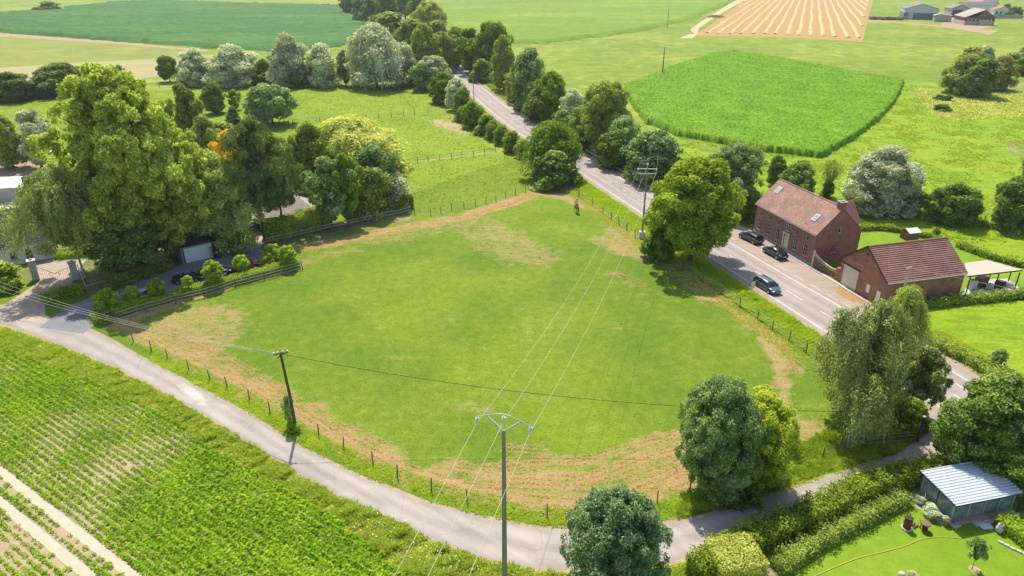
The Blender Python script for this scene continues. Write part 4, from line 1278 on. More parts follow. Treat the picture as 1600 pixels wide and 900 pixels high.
# white umbels in the weeds
# ------------------------------------------------------------------ trees
# name, kind, leaf, u, v base, v top, width px, label, group, trunk
ROADTREES = 'trees along the main road'
FARROW = 'willows lining the far edge of the paddock'
GARD = 'trees in the garden on the left'
TREES = [
    ('poplar_tree', 'giant', 'yellowgreen', 196, 412, 104, 204, 'giant bright yellow-green tree towering over the garden on the left', GARD, 'b'),
    ('birch_tree', 'birchL', 'palegreen', 108, 434, 262, 150, 'drooping birch with a pale trunk beside the right gate pillar', GARD, 'thin'),
    ('holly_tree', 'roundB', 'deep', 192, 420, 305, 118, 'near-black tree behind the hedge under the giant yellow-green tree', GARD, 'a'),
    ('holly_tree', 'roundA', 'green', 250, 396, 310, 78, 'mid green tree overhanging the dark roof of the white garage', GARD, 'a'),
    ('willow_tree', 'willowbig', 'palegreen', 334, 386, 238, 108, 'rounded feathery light green tree just right of the giant tree', GARD, 'a'),
    ('birch_tree', 'birchB', 'palegreen', 2, 404, 345, 66, 'drooping birch at the left edge beside the left gate pillar', GARD, 'thin'),
    ('shrub', 'bushA', 'hedge', 2, 450, 408, 54, 'broad dark bush at the left edge in front of the birch', GARD, None),
    ('tree', 'roundB', 'olive', 8, 262, 180, 48, 'small olive tree at the left edge by the riding yard', GARD, 'a'),
    ('tree', 'loose', 'silver', 52, 262, 172, 66, 'pale feathery tree between the riding yard and the giant tree', GARD, 'a'),
    ('tree', 'loose', 'olive', 292, 262, 132, 54, 'sparse olive tree standing behind the giant tree', GARD, 'thin'),
    ('tree', 'loose', 'palegreen', 322, 270, 182, 46, 'thin pale tree behind the feathery light green tree', GARD, 'thin'),
    ('maple_tree', 'roundC', 'amber', 370, 318, 202, 84, 'golden-yellow tree behind the tall pines', GARD, 'a'),
    ('pine_tree', 'pine', 'pine', 399, 376, 182, 96, 'tall dark pine with a bare trunk, front one of the pair', GARD, 'pine'),
    ('pine_tree', 'pine', 'pine', 431, 364, 208, 70, 'shorter dark pine just right of the front pine', GARD, 'pine'),
    ('tree', 'roundC', 'olive', 484, 300, 192, 70, 'dark olive tree between the pines and the golden willow', GARD, 'a'),
    ('willow_tree', 'goldwillow', 'gold', 548, 264, 182, 152, 'wide pale golden weeping willow behind the garden', GARD, 'a'),
    ('ash_tree', 'loose', 'blue', 512, 352, 246, 76, 'slender pale blue-green tree with several thin stems', GARD, 'multi'),
    ('ash_tree', 'loose', 'green', 540, 348, 240, 50, 'narrow yellowish green tree right of the slender blue-green tree', GARD, 'multi'),
    ('ash_tree', 'loose', 'blue', 582, 326, 226, 80, 'dense blue-green tree in front of the golden willow', GARD, 'a'),
    ('shrub', 'bushB', 'olive', 578, 336, 262, 62, 'brownish drooping shrub below the dense blue-green tree', GARD, None),
    ('shrub', 'bushB', 'silver', 616, 324, 268, 48, 'grey-leaved shrub at the right end of the garden', GARD, None),
    ('tree', 'roundA', 'blue', 422, 194, 131, 74, 'round blue-green tree alone in the far paddock', None, 'a'),
    ('tree', 'roundB', 'deep', 333, 177, 129, 36, 'small round tree on two stems in the far paddock', None, 'multi'),
    ('tree', 'loose', 'olive', 365, 172, 140, 24, 'thin sparse young tree left of the round blue-green tree', None, 'thin'),
    ('spruce_tree', 'conifer', 'blue', 364, 196, 166, 30, 'small bluish conifer in the far paddock', None, None),
    ('shrub', 'bushA', 'olive', 345, 218, 190, 50, 'low olive shrub below the small bluish conifer', GARD, None),
    # far row of willows
    ('willow_tree', 'willowA', 'silver', 303, 134, 76, 52, 'leftmost grey willow of the far paddock row', FARROW, 'a'),
    ('willow_tree', 'willowB', 'silver', 362, 134, 70, 80, 'broad grey willow, second from the left in the far paddock row', FARROW, 'a'),
    ('tree', 'roundA', 'deep', 262, 128, 87, 32, 'dark round tree left of the grey willow row', FARROW, 'a'),
    ('willow_tree', 'willowB', 'silver', 449, 134, 53, 62, 'tall grey willow, third in the far paddock row', FARROW, 'a'),
    ('willow_tree', 'willowA', 'silver', 501, 134, 68, 66, 'squat grey willow, fourth in the far paddock row', FARROW, 'a'),
    ('tree', 'roundB', 'deep', 412, 130, 92, 26, 'small dark tree in the gap left of the tall grey willow', FARROW, 'a'),
    ('tree', 'loose', 'deep', 538, 134, 78, 24, 'narrow dark tree left of the largest grey willow', FARROW, 'a'),
    ('willow_tree', 'weepA', 'silver', 585, 136, 37, 96, 'largest pale willow with a wide dome at the right end of the row', FARROW, 'a'),
    ('shrub', 'bushA', 'deep', 420, 132, 112, 60, 'dark undergrowth beneath the tall grey willow', FARROW, None),
    ('shrub', 'bushB', 'deep', 300, 134, 112, 50, 'dark undergrowth beneath the leftmost grey willow', FARROW, None),
    ('shrub', 'bushB', 'deep', 470, 134, 112, 60, 'dark undergrowth beneath the squat grey willow', FARROW, None),
    ('shrub', 'bushA', 'deep', 640, 134, 100, 50, 'dark undergrowth right of the largest pale willow', FARROW, None),
    # left hedge trees
    ('tree', 'roundC', 'deep', 14, 158, 113, 66, 'dark tree at the left edge beyond the paddock fence', 'trees beyond the left paddock fence', 'a'),
    ('tree', 'roundC', 'deep', 92, 147, 99, 74, 'wide dark tree beyond the paddock fence', 'trees beyond the left paddock fence', 'a'),
    ('tree', 'roundB', 'deep', 126, 142, 104, 38, 'narrower dark tree right of the wide dark one', 'trees beyond the left paddock fence', 'a'),
    ('shrub', 'bushA', 'blue', 52, 152, 126, 34, 'pale bush between the two dark trees beyond the fence', 'trees beyond the left paddock fence', None),
    ('tree', 'roundC', 'deep', 156, 135, 103, 26, 'small dark tree just above the crown of the giant tree', 'trees beyond the left paddock fence', 'a'),
    ('tree', 'roundC', 'deep', 187, 132, 102, 20, 'tiny dark tree just above the giant tree, right of the small one', 'trees beyond the left paddock fence', 'a'),
    ('shrub', 'far', 'deep', 76, 17, 2, 34, 'lone dark bush on the far field at the top left corner', None, None),
    ('shrub', 'far', 'deep', 58, 19, 11, 20, 'low dark bush touching the lone bush at the top left corner', None, None),
    # wood at the top centre
    ('tree', 'farB', 'deep', 545, 22, -14, 34, 'dark tree at the left end of the far wood', 'trees of the far wood', None),
    ('tree', 'far', 'blue', 562, 34, -6, 32, 'bluish tree near the left end of the far wood', 'trees of the far wood', None),
    ('tree', 'farB', 'deep', 578, 40, -2, 30, 'dark tall tree in the far wood next to a white gable', 'trees of the far wood', None),
    ('tree', 'far', 'green', 601, 32, -14, 40, 'mid green tree at the top edge of the far wood', 'trees of the far wood', None),
    ('tree', 'roundA', 'blue', 632, 30, -20, 42, 'bluish tree with visible trunks at the top edge of the far wood', 'trees of the far wood', 'a'),
    ('tree', 'far', 'olive', 612, 66, 19, 56, 'wide olive tree in front of the far wood', 'trees of the far wood', None),
    ('tree', 'far', 'olive', 640, 80, 30, 44, 'olive tree just right of the wide olive one', 'trees of the far wood', None),
    ('tree', 'roundA', 'gold', 671, 52, 2, 46, 'pale yellow-green round tree at the top centre', 'trees of the far wood', 'a'),
    ('tree', 'far', 'olive', 684, 70, 32, 34, 'small olive tree right of the pale yellow-green one', 'trees of the far wood', None),
    ('tree', 'farB', 'green', 652, 36, -12, 30, 'tall green tree behind the pale yellow-green one', 'trees of the far wood', None),
    ('tree', 'far', 'deep', 590, 60, 24, 40, 'dark low tree at the foot of the far wood', 'trees of the far wood', None),
    # trees left of the road
    ('tree', 'roundB', 'olive', 662, 126, 38, 54, 'round tree with a brownish top right of the largest pale willow', ROADTREES, 'a'),
    ('tree', 'roundC', 'silver', 632, 132, 66, 36, 'pale tree between the largest willow and the brownish-topped tree', ROADTREES, 'a'),
    ('tree', 'roundC', 'olive', 692, 112, 50, 40, 'bushy olive tree behind the brownish-topped tree', ROADTREES, 'a'),
    ('tree', 'roundA', 'silver', 676, 138, 88, 52, 'pale grey bushy tree at the top of the roadside hedge', ROADTREES, None),
    ('shrub', 'bushB', 'blue', 660, 142, 98, 36, 'grey-green shrub at the upper left end of the roadside hedge', ROADTREES, None),
    ('shrub', 'roundC', 'green', 694, 162, 112, 44, 'green bushy tree in the roadside hedge below the pale grey one', ROADTREES, None),
    ('shrub', 'roundB', 'silver', 712, 172, 122, 34, 'silvery tree in the roadside hedge, fourth from its top', ROADTREES, None),
    ('shrub', 'bushA', 'olive', 722, 188, 136, 34, 'olive bush in the roadside hedge beside the bare spot of turf', ROADTREES, None),
    ('shrub', 'bushB', 'green', 738, 200, 158, 34, 'green bush at the foot of the thin pole in the roadside hedge', ROADTREES, None),
    ('shrub', 'bushA', 'hedge', 758, 210, 178, 32, 'low bush right of the thin pole in the roadside hedge', ROADTREES, None),
    ('shrub', 'bushB', 'deep', 770, 218, 188, 28, 'dark low bush near the lower end of the roadside hedge', ROADTREES, None),
    ('shrub', 'bushA', 'olive', 783, 226, 196, 28, 'lowest olive bush of the roadside hedge by the paddock corner', ROADTREES, None),
    ('shrub', 'bushA', 'hedge', 800, 238, 205, 32, 'hedge bush left of the drooping tree at the pasture corner', ROADTREES, None),
    ('shrub', 'bushB', 'olive', 818, 245, 218, 26, 'small hedge bush touching the drooping tree at the pasture corner', ROADTREES, None),
    ('willow_tree', 'weepA', 'green', 862, 276, 190, 88, 'drooping dark tree at the top corner of the pasture by the road', ROADTREES, 'a'),
    ('shrub', 'bushA', 'deep', 862, 290, 236, 72, 'dark undergrowth below the drooping tree at the top corner of the pasture', ROADTREES, None),
    # right of the road
    ('oak_tree', 'loose', 'green', 734, 114, 44, 58, 'airy green tree with a bare trunk beside the far end of the road', ROADTREES, 'a'),
    ('oak_tree', 'roundA', 'green', 768, 118, 34, 58, 'bright green tall tree, second on the right side of the road', ROADTREES, 'a'),
    ('oak_tree', 'roundB', 'olive', 712, 106, 42, 40, 'yellowish tree overhanging the far end of the road', ROADTREES, 'a'),
    ('oak_tree', 'roundB', 'olive', 786, 142, 56, 42, 'olive tree on the right of the road below the bright green tall one', ROADTREES, 'a'),
    ('oak_tree', 'roundC', 'blue', 826, 172, 76, 58, 'bluish tree with a tall trunk on the right side of the road', ROADTREES, 'a'),
    ('oak_tree', 'roundB', 'green', 862, 190, 112, 58, 'bright green bushy tree right of the bluish trunked tree', ROADTREES, 'a'),
    ('shrub', 'roundC', 'rusty', 806, 160, 104, 36, 'brownish bush between the olive and the bluish roadside trees', ROADTREES, None),
    ('shrub', 'bushA', 'deep', 752, 128, 92, 36, 'dark undergrowth at the foot of the bright green tall tree', ROADTREES, None),
    ('shrub', 'bushB', 'deep', 840, 188, 140, 50, 'dark undergrowth at the foot of the bright green bushy tree', ROADTREES, None),
    ('shrub', 'roundC', 'silver', 896, 204, 140, 42, 'greyish tree between the bright green bushy tree and the tall olive one', ROADTREES, None),
    ('oak_tree', 'mixed', 'olive', 944, 240, 128, 82, 'tall olive-green tree where the road bends behind the concrete mast', ROADTREES, 'a'),
    ('oak_tree', 'roundC', 'green', 918, 232, 164, 56, 'green tree tucked left of the tall olive-green one', ROADTREES, None),
    ('oak_tree', 'roundC', 'blue', 974, 256, 182, 58, 'blue-green tree left of the concrete mast', ROADTREES, None),
    ('oak_tree', 'roundB', 'blue', 1024, 284, 204, 84, 'grey-green tree directly behind the concrete mast', ROADTREES, None),
    ('shrub', 'bushA', 'deep', 962, 262, 205, 60, 'dark thicket at the roadside left of the mast', ROADTREES, None),
    ('shrub', 'bushB', 'deep', 1000, 280, 224, 52, 'dark thicket at the roadside behind the mast', ROADTREES, None),
    ('shrub', 'bushA', 'deep', 910, 226, 190, 44, 'dark thicket behind the guard rail left of the mast', ROADTREES, None),
    ('shrub', 'bushB', 'deep', 880, 212, 172, 40, 'dark thicket at the foot of the greyish tree', ROADTREES, None),
    ('walnut_tree', 'walnut', 'walnut', 1088, 408, 248, 142, 'large bright green tree between the pasture and the main road', ROADTREES, 'a'),
    ('shrub', 'bushA', 'green', 1034, 404, 350, 50, 'low branches and shrub at the left foot of the large bright green tree', ROADTREES, None),
    ('oak_tree', 'mixed', 'blue', 1150, 330, 224, 96, 'tall grey-green tree behind the left end of the brick house', None, 'a'),
    ('shrub', 'bushA', 'deep', 1172, 345, 300, 50, 'dark shrub against the left end of the brick house', None, None),
    # meadow right
    ('tree', 'roundB', 'deep', 1214, 290, 243, 30, 'narrow dark tree beyond the brick house', 'trees behind the brick house', 'a'),
    ('tree', 'roundC', 'deep', 1249, 306, 252, 54, 'round dark tree beyond the ridge of the brick house', 'trees behind the brick house', 'a'),
    ('willow_tree', 'willowbig', 'silver', 1383, 330, 230, 104, 'large silvery willow on the meadow behind the brick house', 'trees behind the brick house', 'a'),
    ('shrub', 'bushB', 'olive', 1424, 330, 288, 42, 'ragged shrub at the right foot of the silvery willow', 'trees behind the brick house', None),
    ('shrub', 'bushB', 'hedge', 1340, 330, 300, 34, 'low shrub at the left foot of the silvery willow', 'trees behind the brick house', None),
    ('tree', 'roundC', 'deep', 1492, 348, 286, 70, 'round dark green tree right of the silvery willow', 'trees behind the brick house', None),
    ('shrub', 'bushA', 'green', 1520, 346, 298, 26, 'light green bush against the right side of the round dark tree', 'trees behind the brick house', None),
    ('tree', 'roundC', 'deep', 1592, 358, 278, 68, 'dark tree cut by the right edge of the picture beyond the meadow', 'trees behind the brick house', None),
    ('tree', 'roundC', 'blue', 1618, 300, 240, 40, 'pale tree at the right edge above the cut dark tree', 'trees behind the brick house', None),
    ('willow_tree', 'willowB', 'olive', 1514, 148, 86, 66, 'broad sunlit tree at the left of the clump in the upper right meadow', 'trees of the upper right clump', 'a'),
    ('tree', 'roundC', 'deep', 1536, 152, 92, 52, 'dark tree in the middle of the clump in the upper right meadow', 'trees of the upper right clump', 'a'),
    ('tree', 'willowA', 'rusty', 1564, 140, 86, 50, 'brownish tree at the right of the clump in the upper right meadow', 'trees of the upper right clump', 'a'),
    ('tree', 'far', 'gold', 1520, 100, 72, 34, 'yellow-green bush behind the clump in the upper right meadow', 'trees of the upper right clump', None),
    ('tree', 'far', 'silver', 1542, 96, 70, 24, 'grey bush behind the clump, right of the yellow-green bush', 'trees of the upper right clump', None),
    ('tree', 'far', 'blue', 1582, 108, 82, 26, 'bluish bush right behind the brownish tree of the clump', 'trees of the upper right clump', None),
    ('tree', 'far', 'green', 1606, 118, 88, 36, 'green bush cut by the right edge near the clump', 'trees of the upper right clump', None),
    ('tree', 'far', 'olive', 1612, 88, 66, 26, 'small olive tree cut by the right edge above the clump', 'trees of the upper right clump', None),
    ('tree', 'far', 'deep', 1587, 26, 10, 24, 'dark tree beside the white farmhouse in the distance', None, None),
    ('shrub', 'far', 'deep', 1574, 12, 6, 10, 'small dark bush behind the distant white farmhouse', None, None),
    ('shrub', 'far', 'green', 1563, 15, 11, 10, 'pale green bush by the distant farmhouse roof', None, None),
    ('shrub', 'bushA', 'deep', 1468, 156, 147, 16, 'dark bramble in the dry scrub, upper of two', 'brambles in the dry scrub', None),
    ('shrub', 'bushB', 'deep', 1482, 158, 148, 12, 'small dark bramble in the dry scrub right of the upper one', 'brambles in the dry scrub', None),
    ('shrub', 'bushA', 'deep', 1472, 173, 162, 26, 'widest dark bramble at the lower edge of the dry scrub', 'brambles in the dry scrub', None),
    # lower right
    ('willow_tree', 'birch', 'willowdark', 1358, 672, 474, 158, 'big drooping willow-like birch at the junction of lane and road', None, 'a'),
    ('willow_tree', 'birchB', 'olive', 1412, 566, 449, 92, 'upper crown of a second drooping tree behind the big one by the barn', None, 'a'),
    ('willow_tree', 'loose', 'willowdark', 1440, 650, 545, 74, 'dark drooping tree leaning over the road right of the big one', None, 'a'),
    ('shrub', 'bushA', 'hedge', 1418, 668, 622, 60, 'low shrub on the grass under the drooping trees', None, None),
    ('chestnut_tree', 'bigdark', 'deep', 1574, 742, 594, 162, 'massive dark green tree at the lower right behind the glass shed', None, 'a'),
    ('chestnut_tree', 'roundC', 'green', 1534, 700, 614, 74, 'lighter green tree at the left side of the massive dark one', None, 'a'),
    ('ash_tree', 'ash', 'blue', 1126, 768, 592, 124, 'dense blue-grey leafed tree on the verge above the lane', None, 'a'),
    ('ash_tree', 'mixed', 'sunny', 1192, 758, 618, 112, 'yellow-green crown added as the sunlit right side of the blue-grey tree', None, 'a'),
    ('shrub', 'bushA', 'deep', 1140, 776, 728, 90, 'dark shrub on the verge below the blue-grey tree', None, None),
    ('ash_tree', 'ash', 'bluedark', 960, 955, 772, 158, 'round blue-green tree at the bottom edge in front of the lane', None, 'a'),
    ('apple_tree', 'sapling', 'blue', 1528, 890, 842, 26, 'young tree with a thin trunk on the lawn', None, 'thin'),
    ('shrub', 'bushB', 'silver', 1427, 905, 893, 14, 'tiny grey shrub at the bottom edge of the lawn', None, None),
    ('shrub', 'roundC', 'blue', 1562, 574, 546, 24, 'small bush at the corner of the bright meadow by the main road', None, None),
    ('shrub', 'bushB', 'green', 1464, 368, 356, 12, 'small bush in the hedge line behind the barn', None, None),
    ('sapling', 'loose', 'palegreen', 450, 668, 618, 20, 'scraggy climbing bush on the lane side pole', None, None),
    ('shrub', 'bushB', 'lime', 458, 674, 660, 20, 'low clump at the foot of the pole by the lane', None, None),
    ('shrub', 'bushB', 'silver', 1456, 806, 790, 24, 'grey-green plant at the left corner of the glass shed', None, None),
    ('shrub', 'bushA', 'green', 1462, 858, 838, 1, 'x', None, None),
]
TREES = [t for t in TREES if t[7] != 'x']
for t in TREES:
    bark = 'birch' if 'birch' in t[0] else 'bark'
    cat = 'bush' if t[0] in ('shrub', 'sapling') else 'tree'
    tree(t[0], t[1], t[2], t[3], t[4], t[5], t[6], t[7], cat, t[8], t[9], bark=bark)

# pollard with bare upright rods
x, y = G(1291, 308)
pt_ = empty('pollard_tree', (x, y, 0), 0, 'pollarded willow with thin upright rods on a dark ivy-covered stump', 'tree', 'trees behind the brick house')
b = MB(); b.lathe([(.55, 0), (.5, 1.0), (.6, 2.2), (.85, 2.9), (.5, 3.3)], 9); b.build('trunk', M['bark'], pt_, True)
ivy = bpy.data.objects.new('ivy', arch('bushB')); link(ivy, pt_); ivy.scale = (3.2, 3.2, 3.6); ivy.material_slots[0].link = 'OBJECT'; ivy.material_slots[0].material = L['pine']
b = MB(); rr = random.Random(4)
for i in range(110):
    a = rr.uniform(0, 6.28); s = rr.uniform(.1, 1) ** .6
    b.tube([(math.cos(a) * .4 * s, math.sin(a) * .4 * s, 2.8), (math.cos(a) * 1.3 * s, math.sin(a) * 1.3 * s, 4.6), (math.cos(a) * 2.6 * s, math.sin(a) * 2.6 * s, 7.2 - 1.2 * s)], [.035, .025, .008], 3, caps=False)
b.build('rods', plain('rod_bark', (.30, .30, .10), .9), pt_)
cr = bpy.data.objects.new('crown', crown_mesh(77, 'oval', .42, 60, 1000, .016, .3, .09, 'out', core=.9, rough=.3)); link(cr, pt_)
cr.scale = (6.2, 6.2, 7.8); cr.material_slots[0].link = 'OBJECT'; cr.material_slots[0].material = L['gold']

# ------------------------------------------------------------------ hedges
hedge('hedge', [G(176, 494), G(225, 480), G(300, 460), G(400, 434), G(466, 416)], 1.6, 1.15, 'long clipped hedge between the driveway and the rail fence', 'lime', 150, .085, seed=3)
hedge('hedge', [G(168, 454), G(200, 443), G(266, 418)], 2.0, 1.5, 'dark hedge on the house side of the driveway', 'hedge', 70, .11, seed=4)
hedge('hedge', [G(130, 458), G(100, 462), G(72, 474)], 1.7, 1.2, 'low round-ended hedge between the gateway and the driveway', 'hedge', 90, .10, seed=5, jag=.2)
hedge('hedge', [G(345, 400), G(368, 396)], 1.6, 1.5, 'short dark hedge right of the white garage', 'deep', 90, .1, seed=6)
hedge('hedge', [G(415, 376), G(450, 369), G(508, 352)], 3.0, 3.2, 'dark hedge between the stone outbuilding and the white rail fence', 'hedge', 80, .12, seed=7)
hedge('hedge', [G(556, 340), G(600, 330), G(642, 322)], 2.4, 2.2, 'tall dark hedge at the upper end of the white rail fence', 'hedge', 80, .12, seed=8)
hedge('hedge', [G(1085, 905), G(1140, 872), G(1200, 842), G(1280, 808), G(1370, 765), G(1480, 742)], 2.0, 1.8, 'long clipped hedge between the lane and the lawn', 'hedge', 110, .10, seed=9, jag=.2)
hedge('hedge', [G(1215, 893), G(1270, 855), G(1335, 820), G(1412, 782)], 1.3, 1.0, 'second lower olive hedge along the edge of the lawn', 'olive', 110, .085, seed=10, jag=.24)
hedge('hedge', [G(1112, 903), G(1178, 893)], 3.2, 2.4, 'square clipped hedge block with a yellow top at the bottom edge', 'gold', 110, .09, seed=11, jag=.03)
hedge('hedge', [G(1562, 818), G(1590, 838), G(1640, 880)], 1.5, 1.0, 'bright green rounded hedge right of the glass shed', 'lime', 120, .09, seed=12, jag=.15)
hedge('hedge', [G(1340, 360), G(1385, 360), G(1440, 371), G(1480, 383)], .9, .9, 'low hedge between the house lawn and the meadow', 'hedge', 45, .14, seed=13, jag=.3)
hedge('hedge', [G(1496, 386), G(1540, 402), G(1600, 418), G(1660, 430)], .9, .9, 'low hedge behind the carport along the meadow', 'hedge', 45, .14, seed=14, jag=.3)
hedge('hedge', [G(1450, 480), G(1500, 473), G(1560, 468), G(1640, 456)], 1.3, 1.0, 'straggly hedge in front of the barn and carport', 'olive', 55, .13, seed=15, jag=.3)
hedge('hedge', [G(1455, 540), G(1510, 565), G(1560, 595), G(1620, 625)], 1.6, 1.1, 'rough bramble hedge between the main road and the bright meadow', 'olive', 45, .13, seed=16, jag=.4)
hedge('hedge', [G(1440, 344), G(1530, 352), G(1590, 368)], 1.2, .9, 'scrubby ditch growth on the meadow below the round dark tree', 'olive', 40, .16, seed=17, jag=.4)
hedge('hedge', [G(1330, 332), G(1420, 338)], 1.2, .9, 'scrubby growth along the meadow ditch below the silvery willow', 'hedge', 40, .16, seed=18, jag=.4)
hedge('hedge', [G(165, 488), G(150, 498), G(165, 507)], 1.2, .8, 'small dark shrubbery at the lane end of the long clipped hedge', 'hedge', 110, .1, seed=19, jag=.3)
hedge('hedge', [G(150, 397), G(90, 402)], 2.5, .8, 'bright low shrubs beside the gravel court behind the gate', 'lime', 80, .1, seed=20, jag=.3)

# clipped ball trees of the driveway hedge
BALLS = [(249, 470, 436, 27, 'round ball tree left of the two black cars'), (337, 450, 408, 32, 'largest round ball tree, between the two black cars'), (380, 431, 399, 25, 'round ball tree in front of the red car'),
         (208, 476, 448, 26, 'round ball tree above the white parked car'), (171, 488, 453, 38, 'wide round ball bush at the lane end of the hedge'), (297, 462, 431, 17, 'smallest ball tree, in front of the left black car'),
         (421, 418, 395, 22, 'low round ball tree right of the red car'), (452, 420, 384, 27, 'tall ball tree at the end corner of the hedge'), (428, 410, 382, 30, 'cloud-clipped tree behind the low ball tree')]
for (u, vb, vt, wp, lb) in BALLS:
    x, y = G(u, vb); h = height_at(y, vt); wd = wp * depth(x, y, 1) / FPX
    t = empty('ball_tree', (x, y, 0), u % 6, lb, 'tree', 'clipped trees along the driveway hedge')
    c = bpy.data.objects.new('crown', arch('ball')); link(c, t); c.scale = (wd, wd, wd * .88); c.location.z = max(0, h - wd * .88)
    c.material_slots[0].link = 'OBJECT'; c.material_slots[0].material = L['lime']
    b = MB(); b.tube([(0, 0, 0), (0, 0, h - wd * .5)], [.07, .05], 6); b.build('trunk', M['bark'], t)

# ------------------------------------------------------------------ fences
def post_mesh(h, r, n=6):
    b = MB(); b.tube([(0, 0, -.02), (.01, 0, h * .6), (0, .01, h)], [r, r * .95, r * .85], n)
    me = bpy.data.meshes.new('post'); me.from_pydata(b.v, [], b.f); me.update(); me.materials.append(M['post'])
    return me


def fence(label, path, spacing, h=1.25, r=.06, rails=(), wires=(.4, .75, 1.1), railmat='rail', rail_w=(.05, .12), group=None, exact=False, seed=1, name='wire_fence', wr=.008, postmat=None):
    rr = random.Random(seed)
    if exact: pts = [tuple(p) for p in path]
    else:
        p = np.array(path, float); n = max(2, int(np.linalg.norm(np.diff(p, axis=0), axis=1).sum() / spacing) + 1)
        pts = [tuple(q) for q in resample(path, n)]
    o = pts[0]
    t = empty(name, (o[0], o[1], 0), 0, label, 'fence', group)
    pm = post_mesh(h, r)
    if postmat:
        pm.materials[0] = postmat
    for x, y in pts:
        k = bpy.data.objects.new('post', pm); link(k, t)
        k.location = (x - o[0], y - o[1], 0); k.rotation_euler = (rr.uniform(-.06, .06), rr.uniform(-.06, .06), rr.uniform(0, 3)); k.scale.z = rr.uniform(.92, 1.06)
    for z in rails:
        for a, c in zip(pts[:-1], pts[1:]):
            b = MB(); b.beam((0, 0, 0), (c[0] - a[0], c[1] - a[1], rr.uniform(-.03, .03)), rail_w[0], rail_w[1])
            k = b.build('rail', M[railmat], t); k.location = (a[0] - o[0], a[1] - o[1], z + rr.uniform(-.02, .02))
    for z in wires:
        b = MB(); q = []
        for a, c in zip(pts[:-1], pts[1:]):
            q += [(a[0] - o[0], a[1] - o[1], z), ((a[0] + c[0]) / 2 - o[0], (a[1] + c[1]) / 2 - o[1], z - .03)]
        q.append((pts[-1][0] - o[0], pts[-1][1] - o[1], z))
        b.tube(q, wr, 3, caps=False); b.build('wire', M['wire'], t)
    return t


fence('thin post and wire fence curving along the lane side of the pasture', FENCE_L, 0, 1.45, .065, exact=True, seed=1, wr=.006)
fence('weathered rail fence in front of the driveway hedge', gpoly([(182, 503), (230, 488), (275, 475), (320, 465), (368, 449), (414, 437), (459, 425), (473, 421)]), 0, 1.5, .07, rails=(.35, .8, 1.25), wires=(), exact=True, seed=2, rail_w=(.05, .09), name='rail_fence')
fence('pale two-rail wooden fence along the garden hedge at the top left of the pasture', gpoly([(416, 383), (441, 377), (468, 371), (494, 365), (518, 359), (546, 354), (563, 350), (584, 345), (625, 337), (643, 332)]), 0, 1.25, .08, rails=(.62, 1.1), wires=(), exact=True, seed=3, rail_w=(.06, .14), name='rail_fence')
fence('dark post fence along the brown path at the top of the pasture', gpoly([(648, 335), (673, 337), (689, 334), (706, 329), (725, 325), (743, 322), (759, 318), (775, 315), (790, 309), (805, 305), (821, 301), (836, 297), (850, 294), (866, 295), (884, 299), (903, 306)]), 0, 1.4, .07, wires=(.5, .9, 1.3), exact=True, seed=4, wr=.012)
fence('post and wire fence along the main road side of the pasture', gpoly([(905, 307), (925, 322), (942, 333), (955, 343), (967, 351), (979, 360), (992, 372), (1015, 388), (1040, 404), (1068, 423), (1098, 442), (1128, 461), (1156, 480), (1183, 499), (1206, 516), (1232, 533), (1259, 552), (1290, 577), (1318, 604)]), 0, 1.5, .07, wires=(.45, .85, 1.25), exact=True, seed=5, wr=.014)
fence('short leaning post fence on the verge below the drooping trees', gpoly([(1285, 716), (1321, 702), (1378, 695), (1433, 690)]), 0, 1.3, .08, rails=(), wires=(.4, .8, 1.2), exact=True, seed=6, wr=.02)
fence('fence with white rails between the two middle paddocks', gpoly([(620, 262), (628, 258), (640, 258), (652, 254), (669, 253), (687, 250), (706, 248), (722, 246), (740, 244), (757, 241), (774, 237)]), 0, 1.4, .07, rails=(.7, 1.25), wires=(), exact=True, seed=7, rail_w=(.03, .06), name='rail_fence')
fence('faint fence with dark posts crossing the far paddock', gpoly([(460, 194), (500, 191), (535, 189), (572, 186), (592, 185), (612, 184), (631, 182), (648, 179), (669, 174)]), 0, 1.6, .09, wires=(.7, 1.3), exact=True, seed=8, wr=.02)
fence('long dark fence along the far edge of the left paddock', gpoly([(-20, 160), (40, 155), (100, 148), (160, 143), (240, 138), (330, 130), (400, 129), (500, 133), (560, 136), (640, 138)]), 9, 1.5, .08, rails=(), wires=(.6, 1.3), seed=9, wr=.03, name='rail_fence')
fence('rail fence with thick posts behind the riding yard', gpoly([(-30, 252), (0, 252), (17, 253), (42, 254), (68, 257), (95, 255)]), 0, 1.4, .14, rails=(.6, 1.1), wires=(), exact=True, seed=10, railmat='post', name='rail_fence')
fence('fence posts at the foot of the round blue-green paddock tree', gpoly([(437, 197), (445, 197), (451, 197), (458, 196)]), 0, 1.7, .14, rails=(.8,), wires=(), exact=True, seed=11, name='rail_fence')
fence('thin fence at the end of the brick house lawn', gpoly([(1342, 366), (1375, 362), (1420, 368), (1470, 376)]), 5, 1.1, .05, wires=(.5, 1.0), seed=12)
fence('post fence along the hedge behind the carport', gpoly([(1500, 388), (1540, 402), (1575, 412), (1620, 424)]), 5, 1.2, .05, wires=(.5, 1.0), seed=13)

